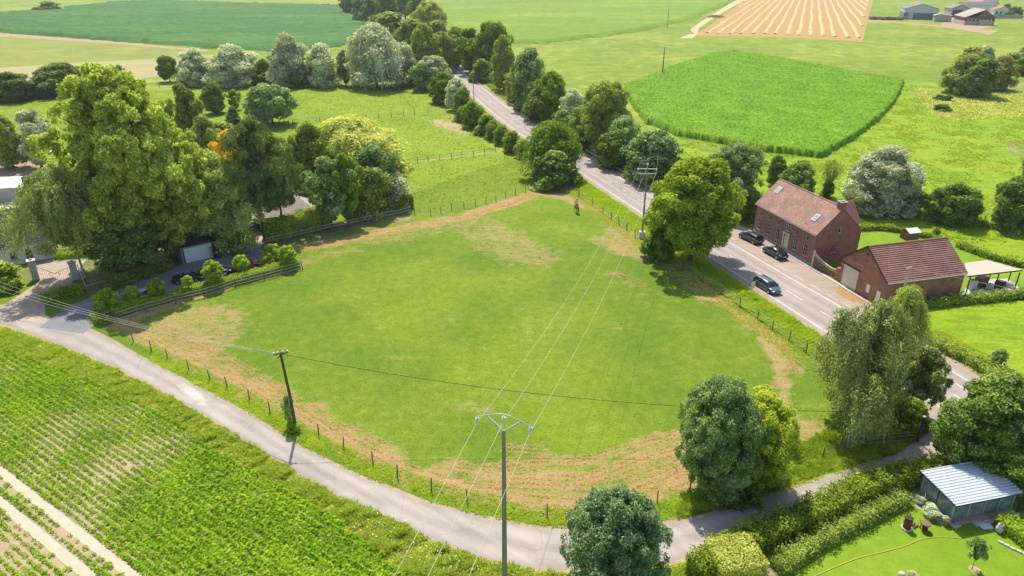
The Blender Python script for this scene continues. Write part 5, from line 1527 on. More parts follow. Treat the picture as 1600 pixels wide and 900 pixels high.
# guard rail on the far side of the road
gp = resample(smooth_path([G(722, 112, .6), G(760, 138, .6), G(801, 164, .6), (18.0, 187), G(905, 226, .6), G(950, 254, .6), G(1000, 283, .6), G(1026, 299, .6)], 3), 46)
gt = empty('guard_rail', (gp[0][0], gp[0][1], 0), 0, 'pale steel guard rail along the far side of the main road', 'guard rail')
pm = MB().box((0, 0, .33), (.1, .1, .66)); pme = bpy.data.meshes.new('post'); pme.from_pydata(pm.v, [], pm.f); pme.materials.append(M['galv'])
for i, (a, c) in enumerate(zip(gp[:-1], gp[1:])):
    k = bpy.data.objects.new('post', pme); link(k, gt); k.location = (a[0] - gp[0][0], a[1] - gp[0][1], 0)
    if i % 2 == 0:
        c2 = gp[min(i + 2, len(gp) - 1)]
        b = MB()
        for dz in (-.09, .09): b.beam((0, 0, .58 + dz), (c2[0] - a[0], c2[1] - a[1], .58 + dz), .05, .13)
        b.beam((.03, 0, .58), (c2[0] - a[0] + .03, c2[1] - a[1], .58), .02, .12)
        k = b.build('rail', M['galv'], gt); k.location = (a[0] - gp[0][0], a[1] - gp[0][1], 0)
    
# ------------------------------------------------------------------ poles and cables
def catenary(a, b, sag, n=24):
    return [(a[0] + (b[0] - a[0]) * t, a[1] + (b[1] - a[1]) * t, a[2] + (b[2] - a[2]) * t - 4 * sag * t * (1 - t)) for t in [i / n for i in range(n + 1)]]


POLES = [(-.55, 38.6), (21.9, 111.5), (61.9, 300.0), (112, 540.0)]
tops = [height_at(38.6, 672), height_at(111.5, 262), height_at(300, 74), height_at(540, 12)]
plab = ['tall concrete mast with a V-shaped cable bracket in the bottom centre', 'concrete mast with a crossarm beside the main road', 'dark mast at the far edge of the bright maize field', 'faintest farthest mast on the distant meadow']
ends = []
for i, ((x, y), h) in enumerate(zip(POLES, tops)):
    nxt = POLES[min(i + 1, 3)]; prv = POLES[max(i - 1, 0)]
    dr = math.atan2(nxt[1] - prv[1], nxt[0] - prv[0])
    rz = dr - math.pi / 2
    t = empty('power_mast', (x, y, 0), rz, plab[i], 'power pole', 'masts carrying the three main cables')
    if i == 1: t.rotation_euler.z = R(-4); rz = R(-4)
    b = MB(); b.beam((0, 0, 0), (0, 0, h), .32, .32)
    b = MB()
    b.box((0, 0, h / 2), (.34 if i < 2 else .5, .30 if i < 2 else .5, h), 0, 0, .62)
    b.build('pole', M['concrete'] if i != 2 else M['poleWood'], t, bevel=.02)
    if i == 1:
        b = MB(); b.box((0, 0, .6), (1.0, 1.0, 1.2)); b.build('footing', M['paleconcrete'], t, bevel=.05)
        b = MB(); b.beam((-1.55, .12, h - .25), (1.55, .12, h - .25), .12, .14); b.beam((-1.5, -.12, h - .95), (1.5, -.12, h - .95), .1, .12); b.build('crossarm', M['galv'], t)
        arm = [(-1.5, 0, h - .5), (0, 0, h + .3), (1.5, 0, h - .5)]
    elif i == 0:
        b = MB()
        b.beam((-.12, 0, h), (-1.22, .0, h + .95), .10); b.build('bracket_arm', M['galv'], t)
        b = MB(); b.beam((.12, 0, h), (1.22, .0, h + .95), .10); b.build('bracket_arm', M['galv'], t)
        b = MB(); b.tube([(-1.9, 0, h + .70), (-1.22, 0, h + .95), (-.5, 0, h + 1.22), (0, 0, h + 1.28), (.5, 0, h + 1.22), (1.22, 0, h + .95), (1.9, 0, h + .70)], .035, 6); b.build('top_bar', M['galv'], t)
        for sgn in (-1, 1):
            b = MB(); b.tube([(sgn * .16, 0, h - .65), (sgn * .45, 0, h - .05), (sgn * .62, 0, h + .42)], .018, 5); b.build('brace', M['galv'], t)
        arm = [(-1.85, 0, h + .28), (0, 0, h + .72), (1.85, 0, h + .28)]
    else:
        b = MB(); b.beam((-1.5, 0, h - .1), (1.5, 0, h - .1), .2, .2); b.build('crossarm', M['galv'], t)
        arm = [(-1.4, 0, h), (0, 0, h + .2), (1.4, 0, h)]
    for a in arm:
        if i < 2:
            b = MB(); b.lathe([(.03, .42), (.05, .36), (.13, .32), (.13, .28), (.05, .24), (.14, .18), (.14, .14), (.05, .10), (.05, 0)], 8, a); b.build('insulator', M['porcelain'], t)
    ends.append([(x + a[0] * math.cos(rz) - a[1] * math.sin(rz), y + a[0] * math.sin(rz) + a[1] * math.cos(rz), a[2]) for a in arm])
names = ['left', 'middle', 'right']
for j in range(3):
    back = (ends[0][j][0] - 22.5 * 1.1, ends[0][j][1] - 74.6 * 1.1, ends[0][j][2] - .5)
    for q, (a, c, sg, rad) in enumerate([(back, ends[0][j], 1.3, .017), (ends[0][j], ends[1][j], 2.2, .014), (ends[1][j], ends[2][j], 6.5, .0065), (ends[2][j], ends[3][j], 7, .008)]):
        b = MB(); b.tube(catenary(a, c, sg, 40), rad, 5, caps=False)
        k = b.build('power_cable', M['cable'])
        where = ['running from the bottom centre mast out of the bottom of the picture', 'over the pasture from the bottom centre mast to the roadside mast', 'over the maize from the roadside mast to the dark mast', 'from the dark mast to the farthest mast'][q]
        tag(k, f'{names[j]} cable {where}', 'cable', 'three main power cables')

# wooden pole by the lane
x, y = G(463, 672); h5 = height_at(y, 550)
t = empty('telephone_pole', (x, y, 0), R(20), 'weathered wooden pole with a small crossarm beside the lane', 'utility pole')
b = MB(); b.tube([(0, 0, 0), (-.12, 0, h5 * .5), (-.35, .0, h5)], [.17, .145, .115], 10); b.build('pole', M['poleWood'], t, True)
b = MB(); b.beam((-1.0, .1, h5 - .15), (.35, .1, h5 - .15), .09, .10); b.beam((-.7, -.35, h5 - .35), (.0, .35, h5 - .2), .07, .08); b.build('crossarm', M['poleWood'], t)
for q in (-.95, -.6, -.1, .3):
    b = MB(); b.lathe([(.05, 0), (.07, .08), (.03, .14), (.06, .2)], 7, (q, .1, h5 - .1)); b.build('insulator', M['galv'], t)
p5 = (x - .3, y, h5 - .2)
# other poles
x6, y6 = G(1402, 492); h6 = height_at(y6, 417)
t = empty('telephone_pole', (x6, y6, 0), R(15), 'slim pale pole in front of the barn side wall', 'utility pole')
b = MB(); b.tube([(0, 0, 0), (0, 0, h6)], [.13, .10], 8); b.build('pole', M['paleconcrete'], t, True)
b = MB(); b.beam((-.4, 0, h6 - .25), (.35, 0, h6 - .05), .1, .16); b.build('crossarm', M['paleconcrete'], t)
x7, y7 = G(1322, 702); h7 = height_at(y7, 640)
t = empty('telephone_pole', (x7, y7, 0), 0, 'slim pale pole half hidden in the left side of the big drooping tree', 'utility pole')
b = MB(); b.tube([(0, 0, 0), (0, 0, h7)], [.08, .06], 8); b.build('pole', M['paleconcrete'], t, True)
x8, y8 = G(1433, 690); h8 = height_at(y8, 652)
t = empty('corner_post', (x8, y8, 0), 0, 'dark post with a pale cap on the grass at the lane junction', 'post')
b = MB(); b.beam((0, 0, 0), (0, 0, h8), .16, .16); b.build('post', M['darkmetal'], t)
b = MB(); b.box((0, 0, h8 + .06), (.26, .26, .12)); b.build('cap', M['galv'], t)
x9, y9 = G(742, 188); h9 = height_at(y9, 122)
t = empty('telephone_pole', (x9, y9, 0), 0, 'thin bare pole rising out of the roadside hedge', 'utility pole')
b = MB(); b.tube([(0, 0, 0), (-.1, 0, h9 * .5), (-.3, 0, h9)], [.16, .12, .07], 7); b.build('pole', M['post'], t, True)


def cable(a, c, sag, rad, mat, label, wob=0, n=50):
    pts = catenary(a, c, sag, n)
    b = MB(); b.tube(pts, rad, 5, caps=False)
    if wob:   # second strand twisted round the first
        pts2 = [(p[0] + wob * math.cos(i * 1.9), p[1], p[2] + wob * math.sin(i * 1.9)) for i, p in enumerate(catenary(a, c, sag, n * 4))]
        b.tube(pts2, rad * .8, 4, caps=False)
    return tag(b.build('telephone_cable', mat), label, 'cable')


cable(p5, (x7, y7, h7 - .2), 1.6, .022, M['darkcable'], 'dark twisted cable over the pasture from the lane side pole to the drooping tree', .03)
for i, (dz, lb) in enumerate([(0, 'uppermost'), (-.35, 'middle'), (-.7, 'lowest')]):
    a = (-74 + i * .4, 84 - i, 7.6 + dz)
    cable((p5[0], p5[1], p5[2] + dz * .3), a, 1.4 - .2 * i, .016, M['cable'], f'{lb} pale cable from the lane side pole out past the gateway')
cable((x6, y6, h6 - .1), (x6 + 34, y6 - 11, 4.2), .5, .018, M['cable'], 'thin cable from the slim pole by the barn out to the right')

# ------------------------------------------------------------------ buildings
def clip(poly, a, b, c):
    """keep a*x+b*z<=c"""
    out = []
    for i in range(len(poly)):
        p, q = poly[i], poly[(i + 1) % len(poly)]
        dp = a * p[0] + b * p[1] - c; dq = a * q[0] + b * q[1] - c
        if dp <= 0: out.append(p)
        if dp * dq < 0:
            t = dp / (dp - dq); out.append((p[0] + (q[0] - p[0]) * t, p[1] + (q[1] - p[1]) * t))
    return out


def wall(parent, name, pos, rz, outline, holes, mat, rev=.16):
    """upright wall in its own frame: x along, -y outwards, z up; holes get reveals"""
    xs = sorted({p[0] for p in outline} | {h[i] for h in holes for i in (0, 1)})
    zs = sorted({p[1] for p in outline} | {h[i] for h in holes for i in (2, 3)})
    cx = sum(p[0] for p in outline) / len(outline); cz = sum(p[1] for p in outline) / len(outline)
    planes = []
    for i in range(len(outline)):
        p, q = outline[i], outline[(i + 1) % len(outline)]
        a, c = q[1] - p[1], p[0] - q[0]; d = a * p[0] + c * p[1]
        if a * cx + c * cz > d: a, c, d = -a, -c, -d
        planes.append((a, c, d))
    b = MB()
    for x0, x1 in zip(xs[:-1], xs[1:]):
        for z0, z1 in zip(zs[:-1], zs[1:]):
            mx, mz = (x0 + x1) / 2, (z0 + z1) / 2
            if any(h[0] < mx < h[1] and h[2] < mz < h[3] for h in holes): continue
            poly = [(x0, z0), (x1, z0), (x1, z1), (x0, z1)]
            for pl in planes:
                poly = clip(poly, *pl)
                if len(poly) < 3: break
            if len(poly) >= 3: b.add([(p[0], 0, p[1]) for p in poly], [tuple(range(len(poly)))])
    for x0, x1, z0, z1 in holes:
        for (p, q) in (((x0, z0), (x1, z0)), ((x1, z0), (x1, z1)), ((x1, z1), (x0, z1)), ((x0, z1), (x0, z0))):
            b.add([(p[0], 0, p[1]), (q[0], 0, q[1]), (q[0], rev, q[1]), (p[0], rev, p[1])], [(0, 1, 2, 3)])
    o = b.build(name, mat, parent); o.location = pos; o.rotation_euler.z = rz
    return o


def to_par(pos, rz, p):
    return (pos[0] + p[0] * math.cos(rz) - p[1] * math.sin(rz), pos[1] + p[0] * math.sin(rz) + p[1] * math.cos(rz), pos[2] + p[2])


def window(parent, pos, rz, hole, nx=2, nz=3, frame='white', rev=.12, sill=True, fw=.08, lintel=None, name='window'):
    x0, x1, z0, z1 = hole; b = MB()
    y = rev
    w_, h_ = x1 - x0, z1 - z0
    b.box((fw / 2, y, h_ / 2), (fw, .06, h_)); b.box((w_ - fw / 2, y, h_ / 2), (fw, .06, h_))
    b.box((w_ / 2, y, fw / 2), (w_ - 2 * fw, .06, fw)); b.box((w_ / 2, y, h_ - fw / 2), (w_ - 2 * fw, .06, fw))
    for i in range(1, nx): b.box((w_ * i / nx, y, h_ / 2), (.032, .05, h_ - 2 * fw))
    for i in range(1, nz): b.box((w_ / 2, y + .002, h_ * i / nz), (w_ - 2 * fw, .045, .032))
    f = b.build(name, M[frame], parent); f.location = to_par(pos, rz, (x0, 0, z0)); f.rotation_euler.z = rz
    b = MB(); b.box((w_ / 2, y + .02, h_ / 2), (w_ - fw, .012, h_ - fw)); b.build('pane', M['glass'], f)
    if sill:
        b = MB(); b.box((w_ / 2, -.02, -.045), (w_ + .14, .18, .08)); b.build('sill', M['stone'], f)
    if lintel:
        b = MB(); b.box((w_ / 2, -.006, h_ + .09), (w_ + .2, .03, .16)); b.build('lintel', M[lintel], f)
    return f


def tiled(parent, name, p0, p1, p2, p3, n, mat, th=.06, step=.035, edge=.0):
    """roof slope p0-p1 eave, p3-p2 ridge; n overlapping courses and a soffit"""
    p0, p1, p2, p3 = map(Vector, (p0, p1, p2, p3))
    nr = (p1 - p0).cross(p3 - p0).normalized()
    if nr.z < 0: nr = -nr
    b = MB()
    for i in range(n):
        t0, t1 = i / n, (i + 1) / n
        a0 = p0.lerp(p3, t0); a1 = p1.lerp(p2, t0); c1 = p1.lerp(p2, t1); c0 = p0.lerp(p3, t1)
        lo = nr * (th + step); hi = nr * th
        b.add([a0 + lo, a1 + lo, c1 + hi, c0 + hi], [(0, 1, 2, 3)])
        b.add([a0 + hi, a1 + hi, a1 + lo, a0 + lo], [(0, 1, 2, 3)])
        b.add([a0, a0 + lo, c0 + hi, c0], [(0, 1, 2, 3)]); b.add([a1, a1 + lo, c1 + hi, c1], [(0, 1, 2, 3)])
    b.add([p0, p1, p2, p3], [(0, 1, 2, 3)])
    b.add([p0, p1, p1 + nr * th, p0 + nr * th], [(0, 1, 2, 3)])
    return b.build(name, mat, parent)


HR = R(15.0)
# brick farmhouse
hx, hy = 45.75, 99.3
LH, WH, EH, RH = 15.8, 7.9, 5.25, 9.0
house = empty('brick_farmhouse', (hx, hy, 0), HR, 'two-storey red brick house with an old red tiled roof beside the road', 'house')
FW, FR = (0, 0, 0), R(90)
# front wall: frame x runs from right corner (y=0) to the left end; -y of the frame must point to -x of the house
FPOS = (0, LH, 0); FROT = R(-90)
def fx(s0, s1): return (s0, s1)
wins = []
gx = [(1.35, .95), (3.95, .95), (6.45, .95), (11.15, .95), (13.7, .95)]
for c, w_ in gx: wins.append((c - w_ / 2, c + w_ / 2, .95, 2.85))
sm = [(1.6, .58), (4.0, .58), (6.35, .58), (11.2, .6), (13.8, .6)]
for c, w_ in sm: wins.append((c - w_ / 2, c + w_ / 2, 3.45, 4.35))
cw = (8.35, 9.35, 3.30, 4.70); door = (8.3, 9.4, .12, 2.55)
wall(house, 'wall', FPOS, FROT, [(0, 0), (LH, 0), (LH, EH), (0, EH)], wins + [cw, door], M['brick'])
for wv in wins[:5]: window(house, FPOS, FROT, wv, 2, 3, fw=.075)
for wv in wins[5:]: window(house, FPOS, FROT, wv, 1, 1, fw=.07, lintel=None)
window(house, FPOS, FROT, cw, 2, 3, fw=.08, lintel='stone')
b = MB(); b.box((.55, .10, 1.05), (1.0, .06, 2.1)); b.box((.55, .10, 2.28), (1.0, .05, .26)); dr = b.build('door', M['cream'], house, bevel=.01)
dr.location = to_par(FPOS, FROT, (8.3, 0, .12)); dr.rotation_euler.z = FROT
for q in (.32, .78):
    for z in (.5, 1.45):
        b = MB(); b.box((q, .062, z), (.30, .02, .7)); b.build('door_panel', M['cream'], dr)
b = MB(); b.box((.12, .05, 1.05), (.04, .06, .12)); b.build('handle', M['darkmetal'], dr)
b = MB()
for q in (-.12, 1.22): b.box((q, -.015, 1.3), (.22, .09, 2.6))
b.box((.55, -.03, 2.72), (1.7, .16, .24)); fr = b.build('door_surround', M['cream'], house); fr.location = dr.location; fr.rotation_euler.z = FROT
# plinth
b = MB(); b.box((-.02, LH / 2, .22), (.10, LH + .04, .5)); b.box((-.22, LH / 2, .09), (.42, LH, .14)); b.build('plinth', M['stone'], house)
# right gable (y=0) faces the camera
RX = WH * .47
GB = [(0, 0), (WH, 0), (WH, EH - .15), (RX, RH), (0, EH)]
gh = [(3.1, 3.95, 1.95, 3.15), (3.75, 4.25, 5.0, 5.85)]
wall(house, 'wall', (0, 0, 0), 0, GB, gh, M['brick'])
window(house, (0, 0, 0), 0, gh[0], 3, 3, frame='stone'); window(house, (0, 0, 0), 0, gh[1], 1, 1, frame='white')
b = MB(); b.box((.6, -.02, 2.75), (.16, .06, .28)); b.build('wall_vent', M['darkmetal'], house)
# left gable and back
wall(house, 'wall', (WH, LH, 0), R(180), [(0, 0), (WH, 0), (WH, EH), (WH - RX, RH), (0, EH)], [], M['brick'])
wall(house, 'wall', (WH, 0, 0), R(90), [(0, 0), (LH, 0), (LH, EH - .15), (0, EH - .15)], [(6, 7, 1, 2.4), (10, 11, 1, 2.4)], M['brick'])
for q in ((6, 7, 1, 2.4), (10, 11, 1, 2.4)): window(house, (WH, 0, 0), R(90), q)
ov = .18
sl = (RH - EH) / RX
tiled(house, 'roof_slope', (-ov, LH + ov, EH - ov * sl), (-ov, -ov, EH - ov * sl), (RX, -ov, RH), (RX, LH + ov, RH), 24, M['tile'])
sb = (RH - EH + .15) / (WH - RX)
tiled(house, 'roof_slope', (WH + ov, -ov, EH - .15 - ov * sb), (WH + ov, LH + ov, EH - .15 - ov * sb), (RX, LH + ov, RH), (RX, -ov, RH), 24, M['tile'])
b = MB()
for i in range(40):
    y0 = -ov + (LH + 2 * ov) * i / 40; y1 = -ov + (LH + 2 * ov) * (i + 1) / 40
    b.tube([(RX, y0, RH + .07), (RX, y1, RH + .09)], .13, 6)
tag(b.build('ridge_tiles', M['tile'], house), kind='stuff')
b = MB(); b.tube([(-.28, -ov, EH - .28), (-.28, LH + ov, EH - .28)], .07, 6); b.build('gutter', M['stone'], house)
for (yy, f) in ((2.6, .40), (13.9, .66)):
    zc = EH + f * (RH - EH); xc = RX * f
    b = MB(); ang_ = math.atan2(RH - EH, RX); ux = Vector((math.cos(ang_), 0, math.sin(ang_))); nz_ = Vector((-math.sin(ang_), 0, math.cos(ang_)))
    c0 = Vector((xc, yy, zc)) + nz_ * .13
    def quadbox(bb, c, hx_, hy_, th_):
        vs = []
        for s_ in (-1, 1):
            for (i_, j_) in ((-1, -1), (1, -1), (1, 1), (-1, 1)):
                vs.append(c + ux * hx_ * i_ + Vector((0, hy_ * j_, 0)) + nz_ * th_ * s_)
        bb.add(vs, [(3, 2, 1, 0), (4, 5, 6, 7), (0, 1, 5, 4), (1, 2, 6, 5), (2, 3, 7, 6), (3, 0, 4, 7)])
    quadbox(b, c0, .62, .48, .06); f_ = b.build('skylight', M['galv'], house)
    b = MB(); quadbox(b, c0 + nz_ * .065, .50, .36, .01); b.build('pane', plain('skylight_glass', (.30, .36, .42), .12, .8, 0, .05), f_)
b = MB(); b.box((RX + .1, .45, RH + .1), (1.0, .9, 1.3)); ch = b.build('chimney', M['brick'], house)
b = MB(); b.box((RX + .1, .45, RH + .82), (1.2, 1.1, .14)); b.box((RX + .1, .45, RH + .95), (.5, .4, .14)); b.build('chimney_cap', M['stone'], ch)
# rear wing
WX = 10.2
wall(house, 'wall', (WH - .5, 3.3, 0), 0, [(0, 0), (WX - WH + .5, 0), (WX - WH + .5, 4.9), (0, 4.9)], [], M['brick'])
wall(house, 'wall', (WX, 3.3, 0), R(90), [(0, 0), (5.0, 0), (5.0, 4.9), (2.5, 7.8), (0, 4.9)], [], M['brick'])
wall(house, 'wall', (WX, 8.3, 0), R(180), [(0, 0), (WX - WH, 0), (WX - WH, 4.9), (0, 4.9)], [], M['brick'])
tiled(house, 'roof_slope', (WH - 2.2, 3.1, 4.9), (WX + .2, 3.1, 4.9), (WX + .2, 5.8, 7.95), (WH - 2.2, 5.8, 7.95), 12, M['tile2'])
tiled(house, 'roof_slope', (WX + .2, 8.5, 4.9), (WH - 2.2, 8.5, 4.9), (WH - 2.2, 5.8, 7.95), (WX + .2, 5.8, 7.95), 12, M['tile2'])

# wall and gate between house and barn
gx0 = (-.05, -.15); 
gate = empty('yard_gate', (hx, hy, 0), HR, 'brown plank gate with a curved white balustrade between house and barn', 'gate')
p0 = Vector((.0, -.25, 0)); p1 = Vector((.35, -5.0, 0))
N_ = 16
crv = lambda t: 2.35 - 1.15 * math.sin(min(1, t * 1.05) * math.pi / 2) ** .8 + .25 * max(0, t - .8) * 2
for i in range(N_):
    t0_ = i / N_; t1_ = (i + 1) / N_; a = p0.lerp(p1, (t0_ + t1_) / 2); wd_ = (p1 - p0).length / N_
    rzg = math.atan2(p1.y - p0.y, p1.x - p0.x)
    b = MB(); b.box((0, 0, .7 * crv(t0_) * .5 + .1), (wd_ * .93, .07, .7 * crv(t0_)), 0); k = b.build('plank', M['wood'], gate); k.location = a; k.rotation_euler.z = rzg
    b = MB(); b.box((0, 0, .7 * crv(t0_) + .1 + .16 * crv(t0_)), (.09, .06, .32 * crv(t0_)), 0); k = b.build('baluster', M['cream'], gate); k.location = a; k.rotation_euler.z = rzg
b = MB(); b.tube([p0.lerp(p1, t / 12) + Vector((0, 0, crv(t / 12) + .14)) for t in range(13)], .075, 6); b.build('top_rail', M['cream'], gate)
b = MB(); b.beam((p0.x, p0.y, 0), (p0.x, p0.y, 2.7), .22); b.build('gate_post', M['cream'], gate)
b = MB(); b.box((.5, -5.75, .95), (.6, 1.3, 1.9)); b.build('brick_pier', M['brick2'], gate)

# barn
bx, by = 49.6, 84.9
LB, WB, EB, RB = 8.7, 12.7, 3.9, 7.2
barn = empty('brick_barn', (bx, by, 0), HR, 'single-storey brick barn with a brown tiled roof and cream garage door', 'barn')
BF = (0, LB, 0)
gd = (.45, 3.55, .05, 3.15); w1 = (5.35, 6.05, .95, 2.15); w2 = (7.35, 8.1, .35, 2.05)
wall(barn, 'wall', BF, R(-90), [(0, 0), (LB, 0), (LB, EB), (LB / 2, RB), (0, EB)], [gd, w1, w2], M['brick2'])
b = MB(); k = 5
for i in range(k):
    b2 = MB(); b2.box((1.55, .10, .31 + .62 * i), (3.1, .05, .605)); o = b2.build('garage_door', M['cream'], barn); o.location = to_par(BF, R(-90), (.45, 0, .05)); o.rotation_euler.z = R(-90)
b = MB(); b.box((2.0, -.03, 3.28), (3.6, .10, .2)); o = b.build('lintel', M['darkmetal'], barn); o.location = BF; o.rotation_euler.z = R(-90)
for wv, nm in ((w1, 'shutter'), (w2, 'side_door')):
    b = MB(); b.box(((wv[0] + wv[1]) / 2, .05, (wv[2] + wv[3]) / 2), (wv[1] - wv[0] - .02, .05, wv[3] - wv[2] - .02)); o = b.build(nm, M['white'], barn, bevel=.01); o.location = BF; o.rotation_euler.z = R(-90)
b = MB(); b.lathe([(.19, -.04), (.19, .04)], 14); o = b.build('round_vent', M['darkmetal'], barn); o.location = to_par(BF, R(-90), (LB / 2, -.01, 6.1)); o.rotation_euler = (0, R(90), 0)
b = MB(); b.box((LB / 2 + .1, -.03, 5.2), (.35, .06, .07)); o = b.build('wall_lamp', M['darkmetal'], barn); o.location = BF; o.rotation_euler.z = R(-90)
wall(barn, 'wall', (0, 0, 0), 0, [(0, 0), (WB, 0), (WB, EB), (0, EB)], [], M['brick2'])
wall(barn, 'wall', (WB, 0, 0), R(90), [(0, 0), (LB, 0), (LB, EB), (LB / 2, RB), (0, EB)], [], M['brick2'])
wall(barn, 'wall', (WB, LB, 0), R(180), [(0, 0), (WB, 0), (WB, EB), (0, EB)], [], M['brick2'])
sl = (RB - EB) / (LB / 2)
tiled(barn, 'roof_slope', (-.2, -.25, EB - .25 * sl), (WB + .2, -.25, EB - .25 * sl), (WB + .2, LB / 2, RB), (-.2, LB / 2, RB), 18, M['tile2'], step=.07)
tiled(barn, 'roof_slope', (WB + .2, LB + .25, EB - .25 * sl), (-.2, LB + .25, EB - .25 * sl), (-.2, LB / 2, RB), (WB + .2, LB / 2, RB), 18, M['tile2'], step=.07)
b = MB()
for i in range(34): b.tube([(-.2 + (WB + .4) * i / 34, LB / 2, RB + .07), (-.2 + (WB + .4) * (i + 1) / 34, LB / 2, RB + .10)], .14, 6)
tag(b.build('ridge_tiles', plain('mossy_ridge', (.36, .22, .07), .9, .1, var=.25), barn), kind='stuff')
b = MB()
for sg in (0, 1):
    y0 = -.25 if sg == 0 else LB + .25
    b.beam((-.23, y0, EB - .25 * sl + .04), (-.23, LB / 2, RB + .04), .08, .22)
b.build('verge_board', M['darkmetal'], barn)
b = MB(); b.tube([(-.1, -.36, EB - .22), (WB + .1, -.36, EB - .22)], .08, 6); b.build('gutter', M['galv'], barn)
b = MB(); b.tube([(WB - .1, -.36, EB - .25), (WB - .1, -.12, EB - .6), (WB - .1, -.12, .1)], .06, 6); b.build('downpipe', M['white'], barn)

# carport behind the barn
cps = [G(1507, 412, 2.9), G(1542, 407.6, 3.1), G(1597, 422.7, 3.0), G(1511, 432.4, 2.7)]
o0 = cps[3]
cp = empty('carport', (o0[0], o0[1], 0), 0, 'open carport with a flat pale pink roof behind the barn', 'carport')
zz = [2.9, 3.1, 3.0, 2.7]
b = MB(); vs = [(p[0] - o0[0], p[1] - o0[1], z) for p, z in zip(cps, zz)]
b.add(vs + [(v[0], v[1], v[2] + .12) for v in vs], [(3, 2, 1, 0), (4, 5, 6, 7), (0, 1, 5, 4), (1, 2, 6, 5), (2, 3, 7, 6), (3, 0, 4, 7)])
b.build('roof', plain('pink_roof_felt', (.55, .41, .34), .9, .15, var=.06, scale=.6), cp)
b = MB(); b.beam((vs[3][0], vs[3][1] - .04, 2.72), (vs[2][0], vs[2][1] - .04, 3.02), .05, .16); b.build('fascia', M['darkmetal'], cp)
for (u, v) in ((1552, 457), (1584, 455), (1508, 462), (1545, 437), (1575, 440)):
    x, y = G(u, v); b = MB(); b.beam((x - o0[0], y - o0[1], 0), (x - o0[0], y - o0[1], 2.85), .12); b.build('post', M['darkmetal'], cp)
sheet('carport_floor', gpoly([(1500, 462), (1520, 438), (1575, 436), (1598, 455), (1560, 462)]), .034, M['paleconcrete'])
# clutter under the carport
for i, (u, v, w_, d_, h_, m_, lb, ct, nm) in enumerate([
        (1517, 452, .9, .9, 1.3, 'white', 'white water tank under the left of the carport', 'tank', 'water_tank'),
        (1531, 448, 1.8, 1.0, 1.4, 'wood', 'brown timber stack under the middle of the carport', 'timber stack', 'timber_stack'),
        (1545, 452, 1.0, .6, .7, 'white', 'low white box beside the middle carport post', 'box', 'storage_box'),
        (1561, 449, .9, 1.2, .9, 'rust', 'red-brown crate near the right carport post', 'crate', 'crate'),
        (1573, 448, .8, 1.6, .6, 'galv', 'grey trailer bed at the right side of the carport', 'trailer', 'trailer_bed')]):
    x, y = G(u, v); t = empty(nm, (x, y, 0), R(15 + i * 9), lb, ct)
    b = MB(); b.box((0, 0, h_ / 2 + .1), (w_, d_, h_)); b.build('body', M[m_], t, bevel=.05)
    b = MB(); b.box((-w_ * .3, 0, .06), (.12, d_ * .9, .1)); b.box((w_ * .3, 0, .06), (.12, d_ * .9, .1)); b.build('runner', M['post'], t)
    b = MB(); b.box((0, 0, h_ + .14), (w_ * .8, d_ * .8, .07)); b.build('lid', M['stone'], t, bevel=.02)
# small white hut behind the barn
x, y = G(1420, 373)
t = empty('garden_hut', (x, y, 0), HR, 'tiny white-roofed garden hut behind the barn ridge', 'hut')
b = MB(); b.box((0, 0, .7), (2.2, 1.8, 1.4)); b.build('wall', M['wood'], t)
b = MB(); b.add([(-1.2, -1.1, 1.4), (1.2, -1.1, 1.4), (1.2, 0, 1.95), (-1.2, 0, 1.95), (1.2, 1.1, 1.4), (-1.2, 1.1, 1.4)], [(0, 1, 2, 3), (3, 2, 4, 5)]); b.build('roof', M['white'], t)

# ---- left property
x, y = G(313, 412)
g1 = G(291, 412); g2 = G(334, 402)
ga = math.atan2(g2[1] - g1[1], g2[0] - g1[0]); gw = math.dist(g1, g2)
gar = empty('garage', (g1[0], g1[1], 0), ga, 'low garage with a wide white door and dark roof under the trees', 'garage')
wall(gar, 'wall', (-.35, 0, 0), 0, [(0, 0), (gw + .7, 0), (gw + .7, 2.7), (0, 2.7)], [(.35, .35 + gw, .02, 2.35)], M['blockwall'])
for i in range(4):
    b = MB(); b.box((gw / 2, .08, .30 + .58 * i), (gw, .05, .568)); b.build('garage_door', M['white'], gar)
for q in (-.12, gw + .12):
    b = MB(); b.box((q, -.03, 1.25), (.14, .08, 2.5)); b.build('door_frame', M['darkmetal'], gar)
wall(gar, 'wall', (-.35, 6.5, 0), R(-90), [(0, 0), (6.5, 0), (6.5, 2.7), (0, 2.7)], [], M['paleconcrete'])
wall(gar, 'wall', (gw + .35, 0, 0), R(90), [(0, 0), (6.5, 0), (6.5, 2.7), (0, 2.7)], [], M['blockwall'])
wall(gar, 'wall', (gw + .35, 6.5, 0), R(180), [(0, 0), (gw + .7, 0), (gw + .7, 2.7), (0, 2.7)], [], M['blockwall'])
b = MB(); b.add([(-.6, -.3, 2.7), (gw + .6, -.3, 2.7), (gw * .5, 1.8, 4.0), (gw * .5, 5, 4.0), (gw + .6, 6.8, 2.7), (-.6, 6.8, 2.7)], [(0, 1, 2), (1, 4, 3, 2), (4, 5, 3), (5, 0, 2, 3), (0, 5, 4, 1)]); b.build('roof', M['slate'], gar)
# dark side gate with a lamp
x, y = G(347, 402)
sg_ = empty('side_gate', (x, y, 0), ga, 'dark blue panel gate right of the white garage door', 'gate')
for i in range(3):
    b = MB(); b.box((-.9 + i * .75, 0, 1.1), (.70, .06, 2.1)); b.build('panel', M['darkmetal'], sg_)
b = MB(); b.box((1.35, 0, 1.2), (.16, .16, 2.4)); b.build('gate_post', M['darkmetal'], sg_)
b = MB(); b.lathe([(.03, 1.0), (.16, 1.1), (.18, 1.25), (.1, 1.4)], 10, (1.0, -.5, -.4)); b.build('lamp_globe', M['white'], sg_)
